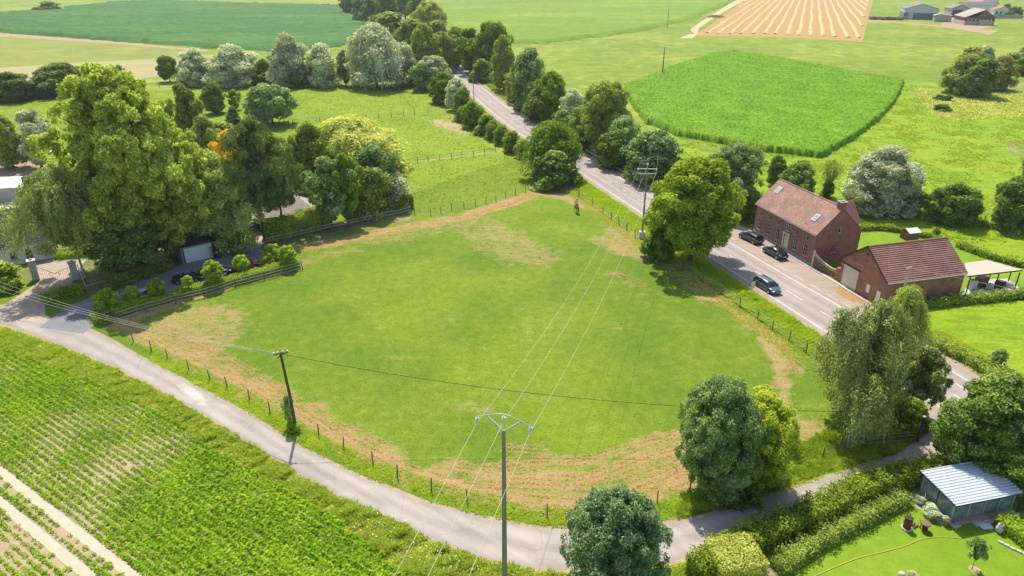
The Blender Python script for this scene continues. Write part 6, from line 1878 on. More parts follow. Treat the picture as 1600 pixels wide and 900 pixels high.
# stable yard low gate
ly = gpoly([(373, 397), (411, 397)])
yg = empty('field_gate', (ly[0][0], ly[0][1], 0), math.atan2(ly[1][1] - ly[0][1], ly[1][0] - ly[0][0]), 'low dark barred gate between the driveway and the stable path', 'gate')
gl = math.dist(*ly)
for z in (.35, .75, 1.1):
    b = MB(); b.beam((0, 0, z), (gl, 0, z), .05, .10); b.build('bar', M['rail'], yg)
for q in (0, gl / 2, gl):
    b = MB(); b.beam((q, 0, 0), (q, 0, 1.35 if q else 2.0), .12); b.build('gate_post', M['post'], yg)

# main house hidden by the birches
mhp = G(88, 402)
mh = empty('white_house', (mhp[0], mhp[1], 0), R(38), 'white rendered house with a black slate roof behind the left trees', 'house')
Lm, Wm, Em, Rm = 16, 9, 3.2, 7.6
mw = [(1.0, 2.0, .9, 2.2), (3.2, 4.2, .9, 2.2), (5.2, 6.2, .1, 2.3), (7.2, 8.2, .9, 2.2)]
# local: x to the left-back..., built behind the base point
wall(mh, 'wall', (-Lm, 0, 0), 0, [(0, 0), (Lm, 0), (Lm, Em), (0, Em)], [(a + 7, c + 7, d, e) for a, c, d, e in mw], M['white'])
for a, c, d, e in mw: window(mh, (-Lm, 0, 0), 0, (a + 7, c + 7, d, e), 2, 2)
wall(mh, 'wall', (0, 0, 0), R(90), [(0, 0), (Wm, 0), (Wm, Em), (Wm / 2, Rm), (0, Em)], [(2, 3, 1, 2.3), (6, 7, 1, 2.3)], M['white'])
for q in ((2, 3, 1, 2.3), (6, 7, 1, 2.3)): window(mh, (0, 0, 0), R(90), q)
wall(mh, 'wall', (-Lm, Wm, 0), R(-90), [(0, 0), (Wm, 0), (Wm, Em), (Wm / 2, Rm), (0, Em)], [], M['white'])
wall(mh, 'wall', (0, Wm, 0), R(180), [(0, 0), (Lm, 0), (Lm, Em), (0, Em)], [], M['white'])
sl = (Rm - Em) / (Wm / 2)
tiled(mh, 'roof_slope', (-Lm - .3, -.3, Em - .3 * sl), (.3, -.3, Em - .3 * sl), (.3, Wm / 2, Rm), (-Lm - .3, Wm / 2, Rm), 16, M['slate'])
tiled(mh, 'roof_slope', (.3, Wm + .3, Em - .3 * sl), (-Lm - .3, Wm + .3, Em - .3 * sl), (-Lm - .3, Wm / 2, Rm), (.3, Wm / 2, Rm), 16, M['slate'])
b = MB(); b.box((-2.2, Wm / 2, Rm + .2), (1.0, .8, 1.7)); b.build('chimney', M['darkmetal'], mh)
b = MB(); b.box((-3, 1.9, 5.2), (.9, .1, 1.2)); b.build('skylight', M['galv'], mh)
# flat white-roofed hall left edge, beyond
hp = G(30, 316)
hl = empty('flat_hall', (hp[0], hp[1], 0), R(6), 'long low building with pale flat roofing sheets at the left edge', 'shed')
b = MB(); b.box((-12, 4, 1.4), (30, 8, 2.8)); b.build('wall', M['blockwall'], hl)
for i in range(15):
    b = MB(); b.box((-26 + i * 2.0, 4, 2.9 + (.05 if i % 2 else .02)), (1.94, 8.4, .1)); b.build('roof_sheet', M['white'] if i % 4 < 2 else M['slab'], hl)
b = MB(); b.box((1.2, 3.0, 3.6), (1.8, 1.4, 1.4)); b.build('roof_vent', M['slate'], hl)

# stone outbuilding behind pines
sp = G(430, 360)
ob = empty('stone_outbuilding', (sp[0], sp[1], 0), R(22), 'low whitewashed stable with a grey-brown hipped roof behind the pines', 'outbuilding')
wall(ob, 'wall', (-3, 0, 0), 0, [(0, 0), (10, 0), (10, 2.6), (0, 2.6)], [(.8, 2.4, 0, 2.1), (4.2, 5.0, .8, 1.9), (7, 7.8, .8, 1.9)], M['palewall'])
b = MB(); b.box((-1.4, .12, 1.05), (1.6, .06, 2.1)); b.build('door', M['darkmetal'], ob)
for a in (4.2, 7.0): window(ob, (-3, 0, 0), 0, (a, a + .8, .8, 1.9), 2, 2)
wall(ob, 'wall', (7, 0, 0), R(90), [(0, 0), (7, 0), (7, 2.6), (0, 2.6)], [], M['palewall'])
wall(ob, 'wall', (-3, 7, 0), R(-90), [(0, 0), (7, 0), (7, 2.6), (0, 2.6)], [], M['palewall'])
wall(ob, 'wall', (7, 7, 0), R(180), [(0, 0), (10, 0), (10, 2.6), (0, 2.6)], [], M['palewall'])
E_ = 2.5
tiled(ob, 'roof_slope', (-3.4, -.4, E_), (7.4, -.4, E_), (4.4, 3.5, 4.8), (-.4, 3.5, 4.8), 12, M['greyroof2'])
tiled(ob, 'roof_slope', (7.4, 7.4, E_), (-3.4, 7.4, E_), (-.4, 3.5, 4.8), (4.4, 3.5, 4.8), 12, M['greyroof2'])
tiled(ob, 'roof_slope', (7.4, -.4, E_), (7.4, 7.4, E_), (4.41, 3.51, 4.8), (4.4, 3.5, 4.8), 12, M['greyroof2'])
tiled(ob, 'roof_slope', (-3.4, 7.4, E_), (-3.4, -.4, E_), (-.4, 3.5, 4.8), (-.41, 3.51, 4.8), 12, M['greyroof2'])

# gate pillars
for (u, v, hh_, lb) in ((57, 437, 3.0, 'left square stone gate pillar with a pale cap'), (119, 436, 2.6, 'right square stone gate pillar beside the birch trunk')):
    x, y = G(u, v); t = empty('gate_pillar', (x, y, 0), R(35), lb, 'gate pillar', 'pair of gate pillars')
    b = MB()
    for i in range(9): b.box((0, 0, hh_ / 9 * (i + .5)), (.92 if i % 2 else .90, .92 if i % 2 else .90, hh_ / 9 - .02))
    b.build('shaft', M['paleconcrete'], t)
    b = MB(); b.box((0, 0, hh_ + .07), (1.12, 1.12, .14)); b.lathe([(.25, .14), (.18, .3), (.1, .38)], 8, (0, 0, hh_)); b.build('cap', M['slab'], t)
ga_, gb_ = G(62, 437), G(114, 437)
t = empty('entrance_gate', (ga_[0], ga_[1], 0), math.atan2(gb_[1] - ga_[1], gb_[0] - ga_[0]), 'wrought iron double gate hanging between the stone pillars', 'gate')
gl = math.dist(ga_, gb_)
for s_ in (0, 1):
    b = MB(); half = gl / 2 - .1
    sx = lambda q: q if s_ == 0 else gl - q
    b.tube([(sx(.1 + half * k / 8), 0, 1.9 - 1.0 * (k / 8) ** 1.4) for k in range(9)], .035, 5)
    b.tube([(sx(.1), 0, .15), (sx(half), 0, .15)], .03, 5)
    for k in range(1, 9): b.tube([(sx(.1 + half * k / 8), 0, .15), (sx(.1 + half * k / 8), 0, 1.9 - 1.0 * (k / 8) ** 1.4)], .018, 4)
    b.tube([(sx(half - .35 + .3 * math.cos(a)), 0, .9 + .3 * math.sin(a)) for a in np.linspace(0, 5.2, 12)], .03, 5)
    b.build('gate_leaf', M['wire'], t)
x, y = G(137, 456)
t = empty('barrier_post', (x, y, 0), R(20), 'slender pale post with a swung open arm left of the driveway', 'barrier')
b = MB(); b.beam((0, 0, 0), (-.4, .1, 4.2), .09); b.build('post', M['birch'], t)
b = MB(); b.beam((0, 0, .9), (2.6, .6, 1.2), .09, .12); b.build('arm', M['rail'], t)

# ------------------------------------------------------------------ distant farm
def farm_barn(t, pos, rz, w_, l_, e, r, wallm, roofm, lower=None, open_front=False, rx=.5):
    """gable to the front; local x across, y along the ridge, seen end at y=0"""
    T = Matrix.Translation(pos) @ Matrix.Rotation(rz, 4, 'Z')
    def put(b, nm, mt):
        o = b.build(nm, mt, t); o.location = pos; o.rotation_euler.z = rz; return o
    b = MB(); xr = w_ * rx
    hl = lower or 0
    if open_front:
        b.add([(0, 0, hl), (w_ * .38, 0, hl), (w_ * .38, 0, e * .95), (0, 0, e)], [(0, 1, 2, 3)]) if False else None
        b.add([(w_ * .38, 0, e), (w_, 0, e), (xr, 0, r)], [(0, 1, 2)])
        b.add([(0, .9, 0), (w_, .9, 0), (w_, .9, e), (0, .9, e)], [(0, 1, 2, 3)])
    else:
        b.add([(0, 0, hl), (w_, 0, hl), (w_, 0, e), (xr, 0, r), (0, 0, e)], [(0, 1, 2, 3, 4)])
    b.add([(w_, 0, hl), (w_, l_, hl), (w_, l_, e), (w_, 0, e)], [(0, 1, 2, 3)])
    b.add([(0, 0, hl), (0, l_, hl), (0, l_, e), (0, 0, e)], [(3, 2, 1, 0)])
    b.add([(0, l_, hl), (w_, l_, hl), (w_, l_, e), (xr, l_, r), (0, l_, e)], [(4, 3, 2, 1, 0)])
    put(b, 'wall', wallm if not open_front else M['wood'])
    if lower:
        b = MB(); b.box((w_ / 2, l_ / 2, lower / 2), (w_ + .4, l_ + .4, lower)); put(b, 'lower_wall', M['blockwall'] if open_front else M['bluewall'])
    for sg in (0, 1):
        b = MB()
        x0 = -.6 if sg == 0 else w_ + .6
        sl_ = (r - e) / (xr if sg == 0 else w_ - xr)
        z0 = e - .6 * sl_
        b.add([(x0, -.6, z0), (x0, l_ + .6, z0), (xr, l_ + .6, r), (xr, -.6, r), (x0, -.6, z0 + .3), (x0, l_ + .6, z0 + .3), (xr, l_ + .6, r + .3), (xr, -.6, r + .3)],
              [(0, 1, 2, 3), (4, 5, 6, 7), (0, 1, 5, 4), (3, 0, 4, 7), (1, 2, 6, 5)])
        put(b, 'roof_slope', roofm)
    return put


FG = 'buildings of the distant farm'
def fb(name, u, v, lb, cat='barn'):
    x, y = G(u, v)
    return empty(name, (x, y, 0), 0, lb, cat, FG)
q = fb('farm_barn', 1411, 30, 'largest distant barn, grey-blue gable with a pale band')
put = farm_barn(q, (0, 0, 0), R(-22), 25, 34, 8.3, 12.0, M['palewall'], M['greyroof'], 5.2)
b = MB(); b.box((5, -.25, 2.6), (3.6, .2, 4.8)); put(b, 'sliding_door', M['palewall'])
q = fb('farm_leanto', 1459, 34, 'small block-walled lean-to at the right of the largest distant barn')
farm_barn(q, (0, 0, 0), R(-22), 12, 9, 4.6, 5.6, M['blockwall'], M['greyroof2'], rx=.3)
q = fb('farm_barn', 1484, 27, 'mid-sized distant barn with a dark open end and block walls')
put = farm_barn(q, (0, 0, 0), R(-12), 14, 18, 7.2, 10.2, M['blockwall'], M['greyroof'])
b = MB(); b.box((5.2, -.2, 3.0), (7.5, .3, 6)); put(b, 'dark_doorway', M['darkmetal'])
q = fb('farm_byre', 1503, 19, 'long white-walled distant byre with a grey roof')
put = farm_barn(q, (0, 10, 0), R(-84), 10, 32, 6, 9, M['white'], M['greyroof'])
b = MB(); b.box((4.5, 16, 1.2), (10.5, 28, 2.4)); put(b, 'plinth', M['bluewall'])
q = fb('farmhouse', 1528, 17, 'distant white farmhouse gable with a red tiled roof', 'house')
put = farm_barn(q, (0, 0, 0), R(-10), 17, 26, 7.0, 14.5, M['white'], M['tile'], rx=.6)
b = MB(); b.box((9, -.2, 7.5), (1.6, .3, 2.2)); f_ = put(b, 'window', M['darkmetal'])
b = MB(); b.box((4, -.2, 3), (1.6, .3, 2.2)); f_ = put(b, 'window', M['darkmetal'])
q = fb('farm_barn', 1506, 39, 'nearest distant barn, open timber gable above a low block wall')
put = farm_barn(q, (0, 0, 0), R(-14), 20, 26, 5.6, 10.8, M['blockwall'], M['greyroof2'], 2.6, True, .62)
for i in range(7):
    b = MB(); b.box((2 + i * 2.6, -.1, 3.6), (.35, .3, 2.2)); put(b, 'post', M['cream'])
b = MB(); b.box((13.5, -1.6, 1.9), (9, 3, 3.8)); put(b, 'feed_wall', M['blockwall'])
q = fb('farm_cottage', 1552, 23, 'low distant white cottage with an orange roof and blue doors', 'house')
put = farm_barn(q, (0, 0, 0), R(-8), 16, 10, 4.2, 7.0, M['white'], M['terracotta'])
for xx in (2.5, 6, 10, 13.5):
    b = MB(); b.box((xx, -.2, 1.8), (1.6, .3, 2.6)); put(b, 'window', M['bluewall'])
q = fb('garden_wall', 1557, 29, 'low grey wall in front of the distant cottage', 'wall')
b = MB(); b.box((9, 0, 1.3), (24, .8, 2.6), R(-8)); b.build('wall', M['blockwall'], q)
b = MB(); b.box((9, 0, 2.7), (24.4, 1.1, .25), R(-8)); b.build('coping', M['stone'], q)
x, y = G(1384, 31)
q = empty('log_pile', (x, y, 0), R(-10), 'heap of brown logs and brush left of the largest distant barn', 'log pile')
rr = random.Random(3); b = MB()
for i in range(90):
    a = rr.uniform(-14, 14); b.tube([(a, rr.uniform(-4, 4), rr.uniform(.2, 2.4)), (a + rr.uniform(1, 5), rr.uniform(-4, 4), rr.uniform(.2, 2.6))], rr.uniform(.2, .5), 5)
tag(b.build('logs', M['wood'], q), kind='stuff')
x, y = G(1118, 27)
q = empty('dung_heap', (x, y, 0), R(10), 'low brown heap beside the track at the corner of the stubble field', 'heap')
P = scatter([(-9, -5), (9, -5), (9, 5), (-9, 5)], 400, 3); b = MB()
for px_, py_ in P:
    hh = 2.0 * max(.1, 1 - (px_ / 9) ** 2 - (py_ / 5) ** 2 * .8); b.box((px_, py_, hh * .5), (1.4, 1.4, hh), px_ * 3, 0, .5)
tag(b.build('heap', M['dirt'], q), kind='stuff')
# white gables glimpsed in the far wood
for (u, v, lb, s_) in ((562, 24, 'left white gable glimpsed in the far wood', 1.0), (593, 33, 'right white gable glimpsed in the far wood', .8)):
    x, y = G(u, v); q = empty('far_house', (x, y, 0), 0, lb, 'house', 'houses in the far wood')
    farm_barn(q, (-5, 0, 0), R(10), 10 * s_, 12, 7 * s_, 12 * s_, M['white'], M['slate'])

# ------------------------------------------------------------------ cars
RUB = plain('tyre_rubber', (.02, .02, .02), .9, .2)
RIM = plain('wheel_rim', (.45, .45, .46), .35, .5, .6)
HL = plain('headlamp_glass', (.55, .58, .60), .1, .8)
TL = plain('tail_lamp', (.32, .015, .01), .25, .6)
PLT = plain('number_plate', (.62, .60, .55), .6, .3)


def paint(name, c):
    m = Mat(name); m.base(c, .28, .5, .25)
    m.b.inputs['Coat Weight'].default_value = .7; m.b.inputs['Coat Roughness'].default_value = .06
    return m.m


def car(loc, rz, paintm, label, Lc=4.6, Wc=1.84, Hc=1.46, style='estate', group=None, open_top=False):
    """x forward; body lofted from cross sections"""
    t = empty('car', (*loc, .045), rz, label, 'car', group)
    hw = Wc / 2
    rear, front = -Lc / 2, Lc / 2
    st = [(rear, .34, .72, .86), (rear + .10, .24, .86, .94), (rear + .5, .2, .96, .99), (-.9, .18, .97, 1.0), (.1, .18, .95, 1.0), (.85, .18, .94, 1.0), (1.35, .19, .88, .985), (front - .45, .21, .80, .95), (front - .12, .25, .68, .86), (front, .34, .56, .74)]
    b = MB(); vs = []
    for x, zl, zt, k in st:
        w_ = hw * k
        sec = [(0, zl), (w_ * .86, zl), (w_ * .98, zl + .10), (w_, (zl + zt) * .5), (w_ * .97, zt - .08), (w_ * .86, zt), (0, zt + .045)]
        ring = sec + [(-y, z) for y, z in sec[-2:0:-1]]
        vs += [(x, y, z) for y, z in ring]
    n = 12; fs = []
    for i in range(len(st) - 1):
        for k in range(n):
            a = i * n + k; c = i * n + (k + 1) % n
            fs.append((a, c, c + n, a + n))
    fs.append(tuple(range(n - 1, -1, -1))); fs.append(tuple(range(len(vs) - n, len(vs))))
    b.add(vs, fs); body = b.build('body', paintm, t, True)
    md = body.modifiers.new('sub', 'SUBSURF'); md.levels = 1; md.render_levels = 1
    # cabin
    if style == 'estate': cs = [(rear + .18, .95, .93, .80), (rear + .55, 1.40, .86, .72), (-.5, Hc, .88, .70), (.25, Hc - .02, .88, .69), (.62, Hc - .12, .90, .70), (1.35, .93, .90, .78)]
    elif style == 'saloon': cs = [(rear + .45, .97, .9, .76), (-1.0, 1.30, .86, .70), (-.35, Hc, .88, .68), (.25, Hc - .02, .88, .68), (.60, Hc - .13, .9, .7), (1.3, .93, .9, .78)]
    else: cs = [(rear + .2, .95, .9, .78), (rear + .5, 1.36, .86, .7), (-.2, Hc, .88, .69), (.3, Hc - .03, .88, .68), (.6, Hc - .14, .9, .7), (1.2, .93, .9, .76)]
    if not open_top:
        b = MB(); vs = []
        for x, z, wb, wt in cs:
            vs += [(x, -hw * wb, .90), (x, -hw * wt, z), (x, hw * wt, z), (x, hw * wb, .90)]
        fs = []
        for i in range(len(cs) - 1):
            for k in range(4):
                a = i * 4 + k; c = i * 4 + (k + 1) % 4; fs.append((a, c, c + 4, a + 4))
        fs += [(0, 1, 2, 3), (len(vs) - 1, len(vs) - 2, len(vs) - 3, len(vs) - 4)]
        b.add(vs, fs); b.build('window_glass', M['glass'], t, False)
        b = MB(); vs = []
        rs = cs[1:5]
        for x, z, wb, wt in rs: vs += [(x, -hw * wt - .01, z - .03), (x, -hw * wt * .9, z + .025), (x, 0, z + .045), (x, hw * wt * .9, z + .025), (x, hw * wt + .01, z - .03)]
        fs = [(i * 5 + k, i * 5 + k + 1, i * 5 + k + 6, i * 5 + k + 5) for i in range(len(rs) - 1) for k in range(4)]
        b.add(vs, fs); b.build('roof', paintm, t, True)
        b = MB()
        for sg in (-1, 1):
            for (x0, z0, w0, x1, z1, w1) in ((cs[4][0], cs[4][1], cs[4][3], cs[5][0], .93, cs[5][2]), (.02, Hc - .03, .69, -.08, .93, .90), (-.95, 1.38, .70, -1.05, .93, .90), (cs[1][0], cs[1][1], cs[1][3], cs[0][0], .94, cs[0][2])):
                b = MB(); b.beam((x0, sg * hw * w0, z0), (x1, sg * hw * w1, z1), .07, .07); b.build('pillar', paintm, t)
    else:
        b = MB(); b.add([(.55, -.62, 1.28), (.55, .62, 1.28), (1.15, .70, .93), (1.15, -.70, .93)], [(0, 1, 2, 3)]); b.beam((.55, -.64, 1.29), (.55, .64, 1.29), .05); b.build('windscreen', M['glass'], t)
        b = MB(); b.box((-.35, 0, .93), (1.7, 1.25, .14)); b.build('cockpit', RUB, t)
        for s_ in (-.34, .34):
            b = MB(); b.box((-.45, s_, 1.08), (.22, .5, .55), 0, 0, .8); b.build('seat', RUB, t, bevel=.04)
    for sx, nm in ((rear + .82, 'wheel'), (front - .88, 'wheel')):
        for sg in (-1, 1):
            b = MB(); b.tube([(sx, sg * (hw - .22), .33), (sx, sg * (hw - .01), .33)], .335, 16)
            wl = b.build('wheel', RUB, t)
            b = MB(); b.tube([(sx, sg * (hw - .02), .33), (sx, sg * (hw + .012), .33)], .21, 10); b.build('rim', RIM, wl)
            b = MB(); b.tube([(sx, sg * (hw - .05), .36), (sx, sg * (hw - .018), .36)], .40, 16); b.build('wheel_arch', M['darkmetal'], t)
    for sg in (-1, 1):
        b = MB(); b.box((front - .16, sg * hw * .66, .62), (.28, .36, .13), sg * -.35); b.build('headlight', HL, t, bevel=.02)
        b = MB(); b.box((rear + .08, sg * hw * .70, .78), (.14, .34, .15), sg * .25); b.build('taillight', TL, t, bevel=.02)
        b = MB(); b.box((.85, sg * (hw + .09), 1.0), (.14, .18, .13)); b.build('mirror', paintm, t, bevel=.02)
    b = MB(); b.box((rear - .005, 0, .62), (.03, .5, .12)); b.build('number_plate', PLT, t)
    b = MB(); b.box((front + .005, 0, .42), (.03, .5, .12)); b.build('number_plate', PLT, t)
    b = MB(); b.box((front - .03, 0, .58), (.10, .8, .14)); b.build('grille', M['darkmetal'], t)
    return t


navy = paint('dark_blue_paint', (.025, .035, .055)); blk = paint('black_paint', (.012, .012, .015)); redp = paint('red_paint', (.42, .012, .010)); whp = paint('white_car_paint', (.62, .63, .64)); slt = paint('slate_blue_paint', (.07, .10, .13))
RD = R(109.5)
CG = 'cars parked in front of the brick house'
car(G(1172.5, 376), RD + R(4), navy, 'dark estate car parked at the left end of the brick house', 4.7, style='estate', group=CG)
car(G(1210, 399.5), RD - R(1), blk, 'black saloon parked in front of the house door', 4.7, style='saloon', group=CG)
car(G(1198, 452), RD + R(180), slt, 'slate blue estate car driving on the road with its bonnet towards the camera', 4.6, style='estate')
DG = 'cars parked on the driveway behind the hedge'
dd = G(400, 415); dd0 = G(160, 480); da = math.atan2(dd[1] - dd0[1], dd[0] - dd0[0])
car(G(294, 440), da - R(22), blk, 'black open-topped car, left one on the driveway', 4.2, 1.8, style='hatch', group=DG, open_top=True)
car(G(336, 430), da - R(18), blk, 'black saloon, right one on the driveway behind the largest ball tree', 4.6, style='saloon', group=DG)
car(G(384, 420), da - R(8), redp, 'red car on the driveway behind a round ball tree', 4.1, 1.75, style='hatch', group=DG)
x, y = G(168, 492)
t = empty('covered_pile', (x, y, 0), R(25), 'small brown plank box with a rounded white cover at the lane end of the hedge', 'storage box')
for i in range(4):
    b = MB(); b.box((0, -.5 + .33 * i, .3), (1.9, .30, .55)); b.build('plank', M['wood'], t)
b = MB(); b.lathe([(.75, .58), (.72, .72), (.5, .9), (.1, .98)], 14); k = b.build('cover', M['white'], t, True); k.scale = (1.15, .8, 1)
car(G(233, 466), da, whp, 'white car mostly hidden behind the hedge below the left ball trees', 4.0, style='hatch', group=DG)
car(G(1436, 556), RD + R(8), whp, 'white car on the road half hidden behind the drooping trees', 4.5, style='hatch')
car(G(402, 362), R(25), blk, 'black car parked in the shade beside the low stable', 4.4, style='saloon')

# ------------------------------------------------------------------ sign on the verge
x, y = G(1174, 464)
t = empty('road_sign', (x, y, 0), R(18), 'back of a small cream road sign on the verge by the driving car', 'road sign')
b = MB(); b.tube([(0, 0, 0), (0, 0, 1.9)], .045, 8); b.build('post', M['galv'], t)
b = MB(); b.box((0, 0, 1.85), (.62, .04, .95)); b.build('panel', M['cream'], t, bevel=.015)
b = MB(); b.box((0, -.028, 2.05), (.5, .012, .03)); b.box((0, -.028, 1.65), (.5, .012, .03)); b.build('bracket', M['galv'], t)

# ------------------------------------------------------------------ glass shed and garden things
SA = R(13.6); sx0, sy0 = G(1483, 818); SW, SD = 6.05, 3.35
shed = empty('glass_shed', (sx0, sy0, 0), SA, 'glass-walled garden room with a pale corrugated roof on the lawn', 'garden room')
zf, zb = 2.12, 2.45
frm = plain('shed_frame', (.42, .47, .47), .5, .4, .3)
tint = Mat('tinted_glazing'); tint.base(tint.mix(tint.ramp(tint.noise(tint.coord(), 1.2, 4), [(.35, 0), (.65, 1)]), (.10, .15, .15), (.26, .31, .28)), .12, .7); tint = tint.m
b = MB(); b.box((SW / 2, SD / 2, .06), (SW + .3, SD + .4, .12)); b.build('floor_slab', M['slab'], shed)
b = MB()
for px_, py_ in ((0, 0), (SW * .26, 0), (SW * .52, 0), (SW * .76, 0), (SW, 0), (0, SD), (SW, SD), (SW / 2, SD)):
    z = zf if py_ == 0 else zb
    b = MB(); b.beam((px_, py_, .1), (px_, py_, z), .09); b.build('post', frm, shed)
for a, c in ((0, .26), (.26, .52), (.52, .76), (.76, 1)):
    b = MB(); b.box((SW * (a + c) / 2, .01, (zf + .2) / 2), (SW * (c - a) - .1, .02, zf - .3)); k = b.build('glass_panel', tint, shed)
    b = MB(); b.box((SW * (a + c) / 2, 0, .17), (SW * (c - a) - .08, .07, .08)); b.box((SW * (a + c) / 2, 0, zf - .12), (SW * (c - a) - .08, .07, .08)); b.build('frame', frm, k)
for a, c in ((0, .5), (.5, 1)):
    for xx in (0, SW):
        b = MB(); b.box((xx, SD * (a + c) / 2, 1.22), (.02, SD * (c - a) - .1, 2.2)); b.build('glass_panel', tint, shed)
b = MB(); b.beam((0, .1, .2), (0, SD - .1, 2.1), .03); b.beam((0, .1, 2.0), (0, SD - .1, .3), .03); b.build('brace', frm, shed)
b = MB(); b.box((SW / 2, SD, 1.2), (SW, .04, 2.3)); b.build('back_wall', M['bluewall'], shed)
b = MB(); b.beam((-.25, -.3, zf + .02), (SW + .25, -.3, zf + .02), .05, .16); b.beam((-.25, -.3, zf + .02), (-.25, SD + .3, zb + .03), .05, .16); b.beam((SW + .25, -.3, zf + .02), (SW + .25, SD + .3, zb + .03), .05, .16); b.build('fascia', plain('navy_fascia', (.02, .025, .10), .5), shed)
ns = 14; rf = plain('corrugated_sheet', (.60, .66, .72), .45, .5, .25, .05)
for i in range(ns):
    y0 = -.35 + (SD + .7) * i / ns; y1 = -.35 + (SD + .7) * (i + 1) / ns
    zz = lambda yy: zf + .10 + (zb - zf) * (yy + .35) / (SD + .7)
    d_ = y1 - y0; b = MB(); xa, xb = -.3, SW + .3
    prof = [(y0 + .004, 0), (y0 + d_ * .50, .0), (y0 + d_ * .60, .07), (y0 + d_ * .88, .07), (y1 - .004, 0)]
    vs = [(xx, yy, zz(yy) + dz) for xx in (xa, xb) for yy, dz in prof] + [(xx, yy, zz(yy) - .02) for xx in (xa, xb) for yy in (y0 + .004, y1 - .004)]
    b.add(vs, [(k, k + 1, k + 6, k + 5) for k in range(4)] + [(10, 0, 1, 2, 3, 4, 11), (12, 5, 6, 7, 8, 9, 13), (10, 12, 13, 11)]); b.build('roof_sheet', rf, shed)
for i, (px_, py_, lw, dw) in enumerate([(2.4, -.55, 1.0, .7), (3.6, -.6, 1.3, .45), (.3, -.35, .8, .5), (5.9, -.5, 1.2, .5)]):
    b = MB(); b.box((px_, py_, .06 + .01 * i), (lw, dw, .09), .1 * i); o = b.build('paving_slab', M['slab'], None, bevel=.01)
    o.location = (sx0, sy0, 0); o.rotation_euler.z = SA
    tag(o, ['pale slab just left of the doorstep in front of the glass shed', 'long grey doorstep slab in front of the glass shed', 'slab at the front left corner of the glass shed', 'slab near the right front corner of the glass shed'][i], 'paving slab', 'slabs around the glass shed')
b = MB(); b.box((2.6, -1.05, .09), (1.0, .6, .07), -.2); o = b.build('sheet_metal', plain('white_board', (.62, .68, .74), .5), None); o.location = (sx0, sy0, 0); o.rotation_euler.z = SA
tag(o, 'bluish white board lying on the lawn in front of the glass shed', 'board')
b = MB(); b.box((3.0, -.22, .2), (5.6, .4, .26)); o = b.build('brick_step', plain('pink_brick', (.42, .27, .23), .9, .1, var=.2, scale=5)); o.location = (sx0, sy0, 0); o.rotation_euler.z = SA
tag(o, 'pinkish brick step along the front of the glass shed', 'step')
# stone urn, pot
x, y = G(1560, 832)
t = empty('stone_jar', (x, y, 0), 0, 'tall rounded stone jar at the end of the bright green hedge', 'jar')
b = MB(); b.lathe([(.14, 0), (.27, .2), (.30, .45), (.20, .68), (.16, .76), (.22, .8), (.22, .84)], 14); b.build('body', M['slab'], t, True)
b = MB(); b.lathe([(.17, .82), (.14, .84), (.02, .85)], 12); b.build('mouth', M['darkmetal'], t)
x, y = G(1476, 820)
t = empty('plant_pot', (x, y, 0), 0, 'terracotta pot at the front left corner of the glass shed', 'plant pot')
b = MB(); b.lathe([(.18, 0), (.24, .42), (.29, .42), (.29, .5), (.22, .5)], 12); b.build('pot', M['terracotta'], t)
c = bpy.data.objects.new('plant', arch('ball')); link(c, t); c.scale = (.6, .6, .4); c.location.z = .48; c.material_slots[0].link = 'OBJECT'; c.material_slots[0].material = L['silver']
for (u, v, s_, lb) in ((1463, 812, .5, 'low trough of plants along the left side of the glass shed'), (1437, 788, .6, 'pots of pale flowers at the back left of the glass shed')):
    x, y = G(u, v); t = empty('planter', (x, y, 0), R(115), lb, 'planter'); b = MB(); b.box((0, 0, .14), (1.5, .3, .28)); b.build('trough', M['stone'], t, bevel=.02)
    c = bpy.data.objects.new('plant', arch('bushA')); link(c, t); c.scale = (1.6, .7, .6); c.location.z = .2; c.material_slots[0].link = 'OBJECT'; c.material_slots[0].material = L['silver']
# mesh pen left of shed
pa = gpoly([(1411, 754), (1443, 768), (1441, 792)])
t = empty('mesh_pen', (pa[0][0], pa[0][1], 0), 0, 'low wire mesh pen between the hedges and the glass shed', 'pen')
for p_, q_ in zip(pa[:-1], pa[1:]):
    a = (p_[0] - pa[0][0], p_[1] - pa[0][1]); c = (q_[0] - pa[0][0], q_[1] - pa[0][1])
    b = MB()
    for k in range(11): u_ = k / 10; b.tube([(a[0] + (c[0] - a[0]) * u_, a[1] + (c[1] - a[1]) * u_, 0), (a[0] + (c[0] - a[0]) * u_, a[1] + (c[1] - a[1]) * u_, 1.1)], .008, 3)
    for z in (.05, .3, .55, .8, 1.1): b.tube([(*a, z), (*c, z)], .008 if z < 1 else .02, 3)
    b.build('mesh_panel', M['galv'], t)
    b = MB(); b.beam((*a, 0), (*a, 1.15), .05); b.build('post', M['galv'], t)
# trellis right of the shed
x, y = G(1585, 803)
t = empty('trellis', (x, y, 0), SA, 'dark trellis at the right end of the glass shed', 'trellis')
b = MB()
for k in range(6): b.beam((.1 + .22 * k, 0, 0), (.1 + .22 * k, 0, 1.7), .03)
for k in range(6): b.beam((.05, .03, .3 + .27 * k), (1.3, .03, .3 + .27 * k), .03)
b.build('lattice', M['darkmetal'], t)
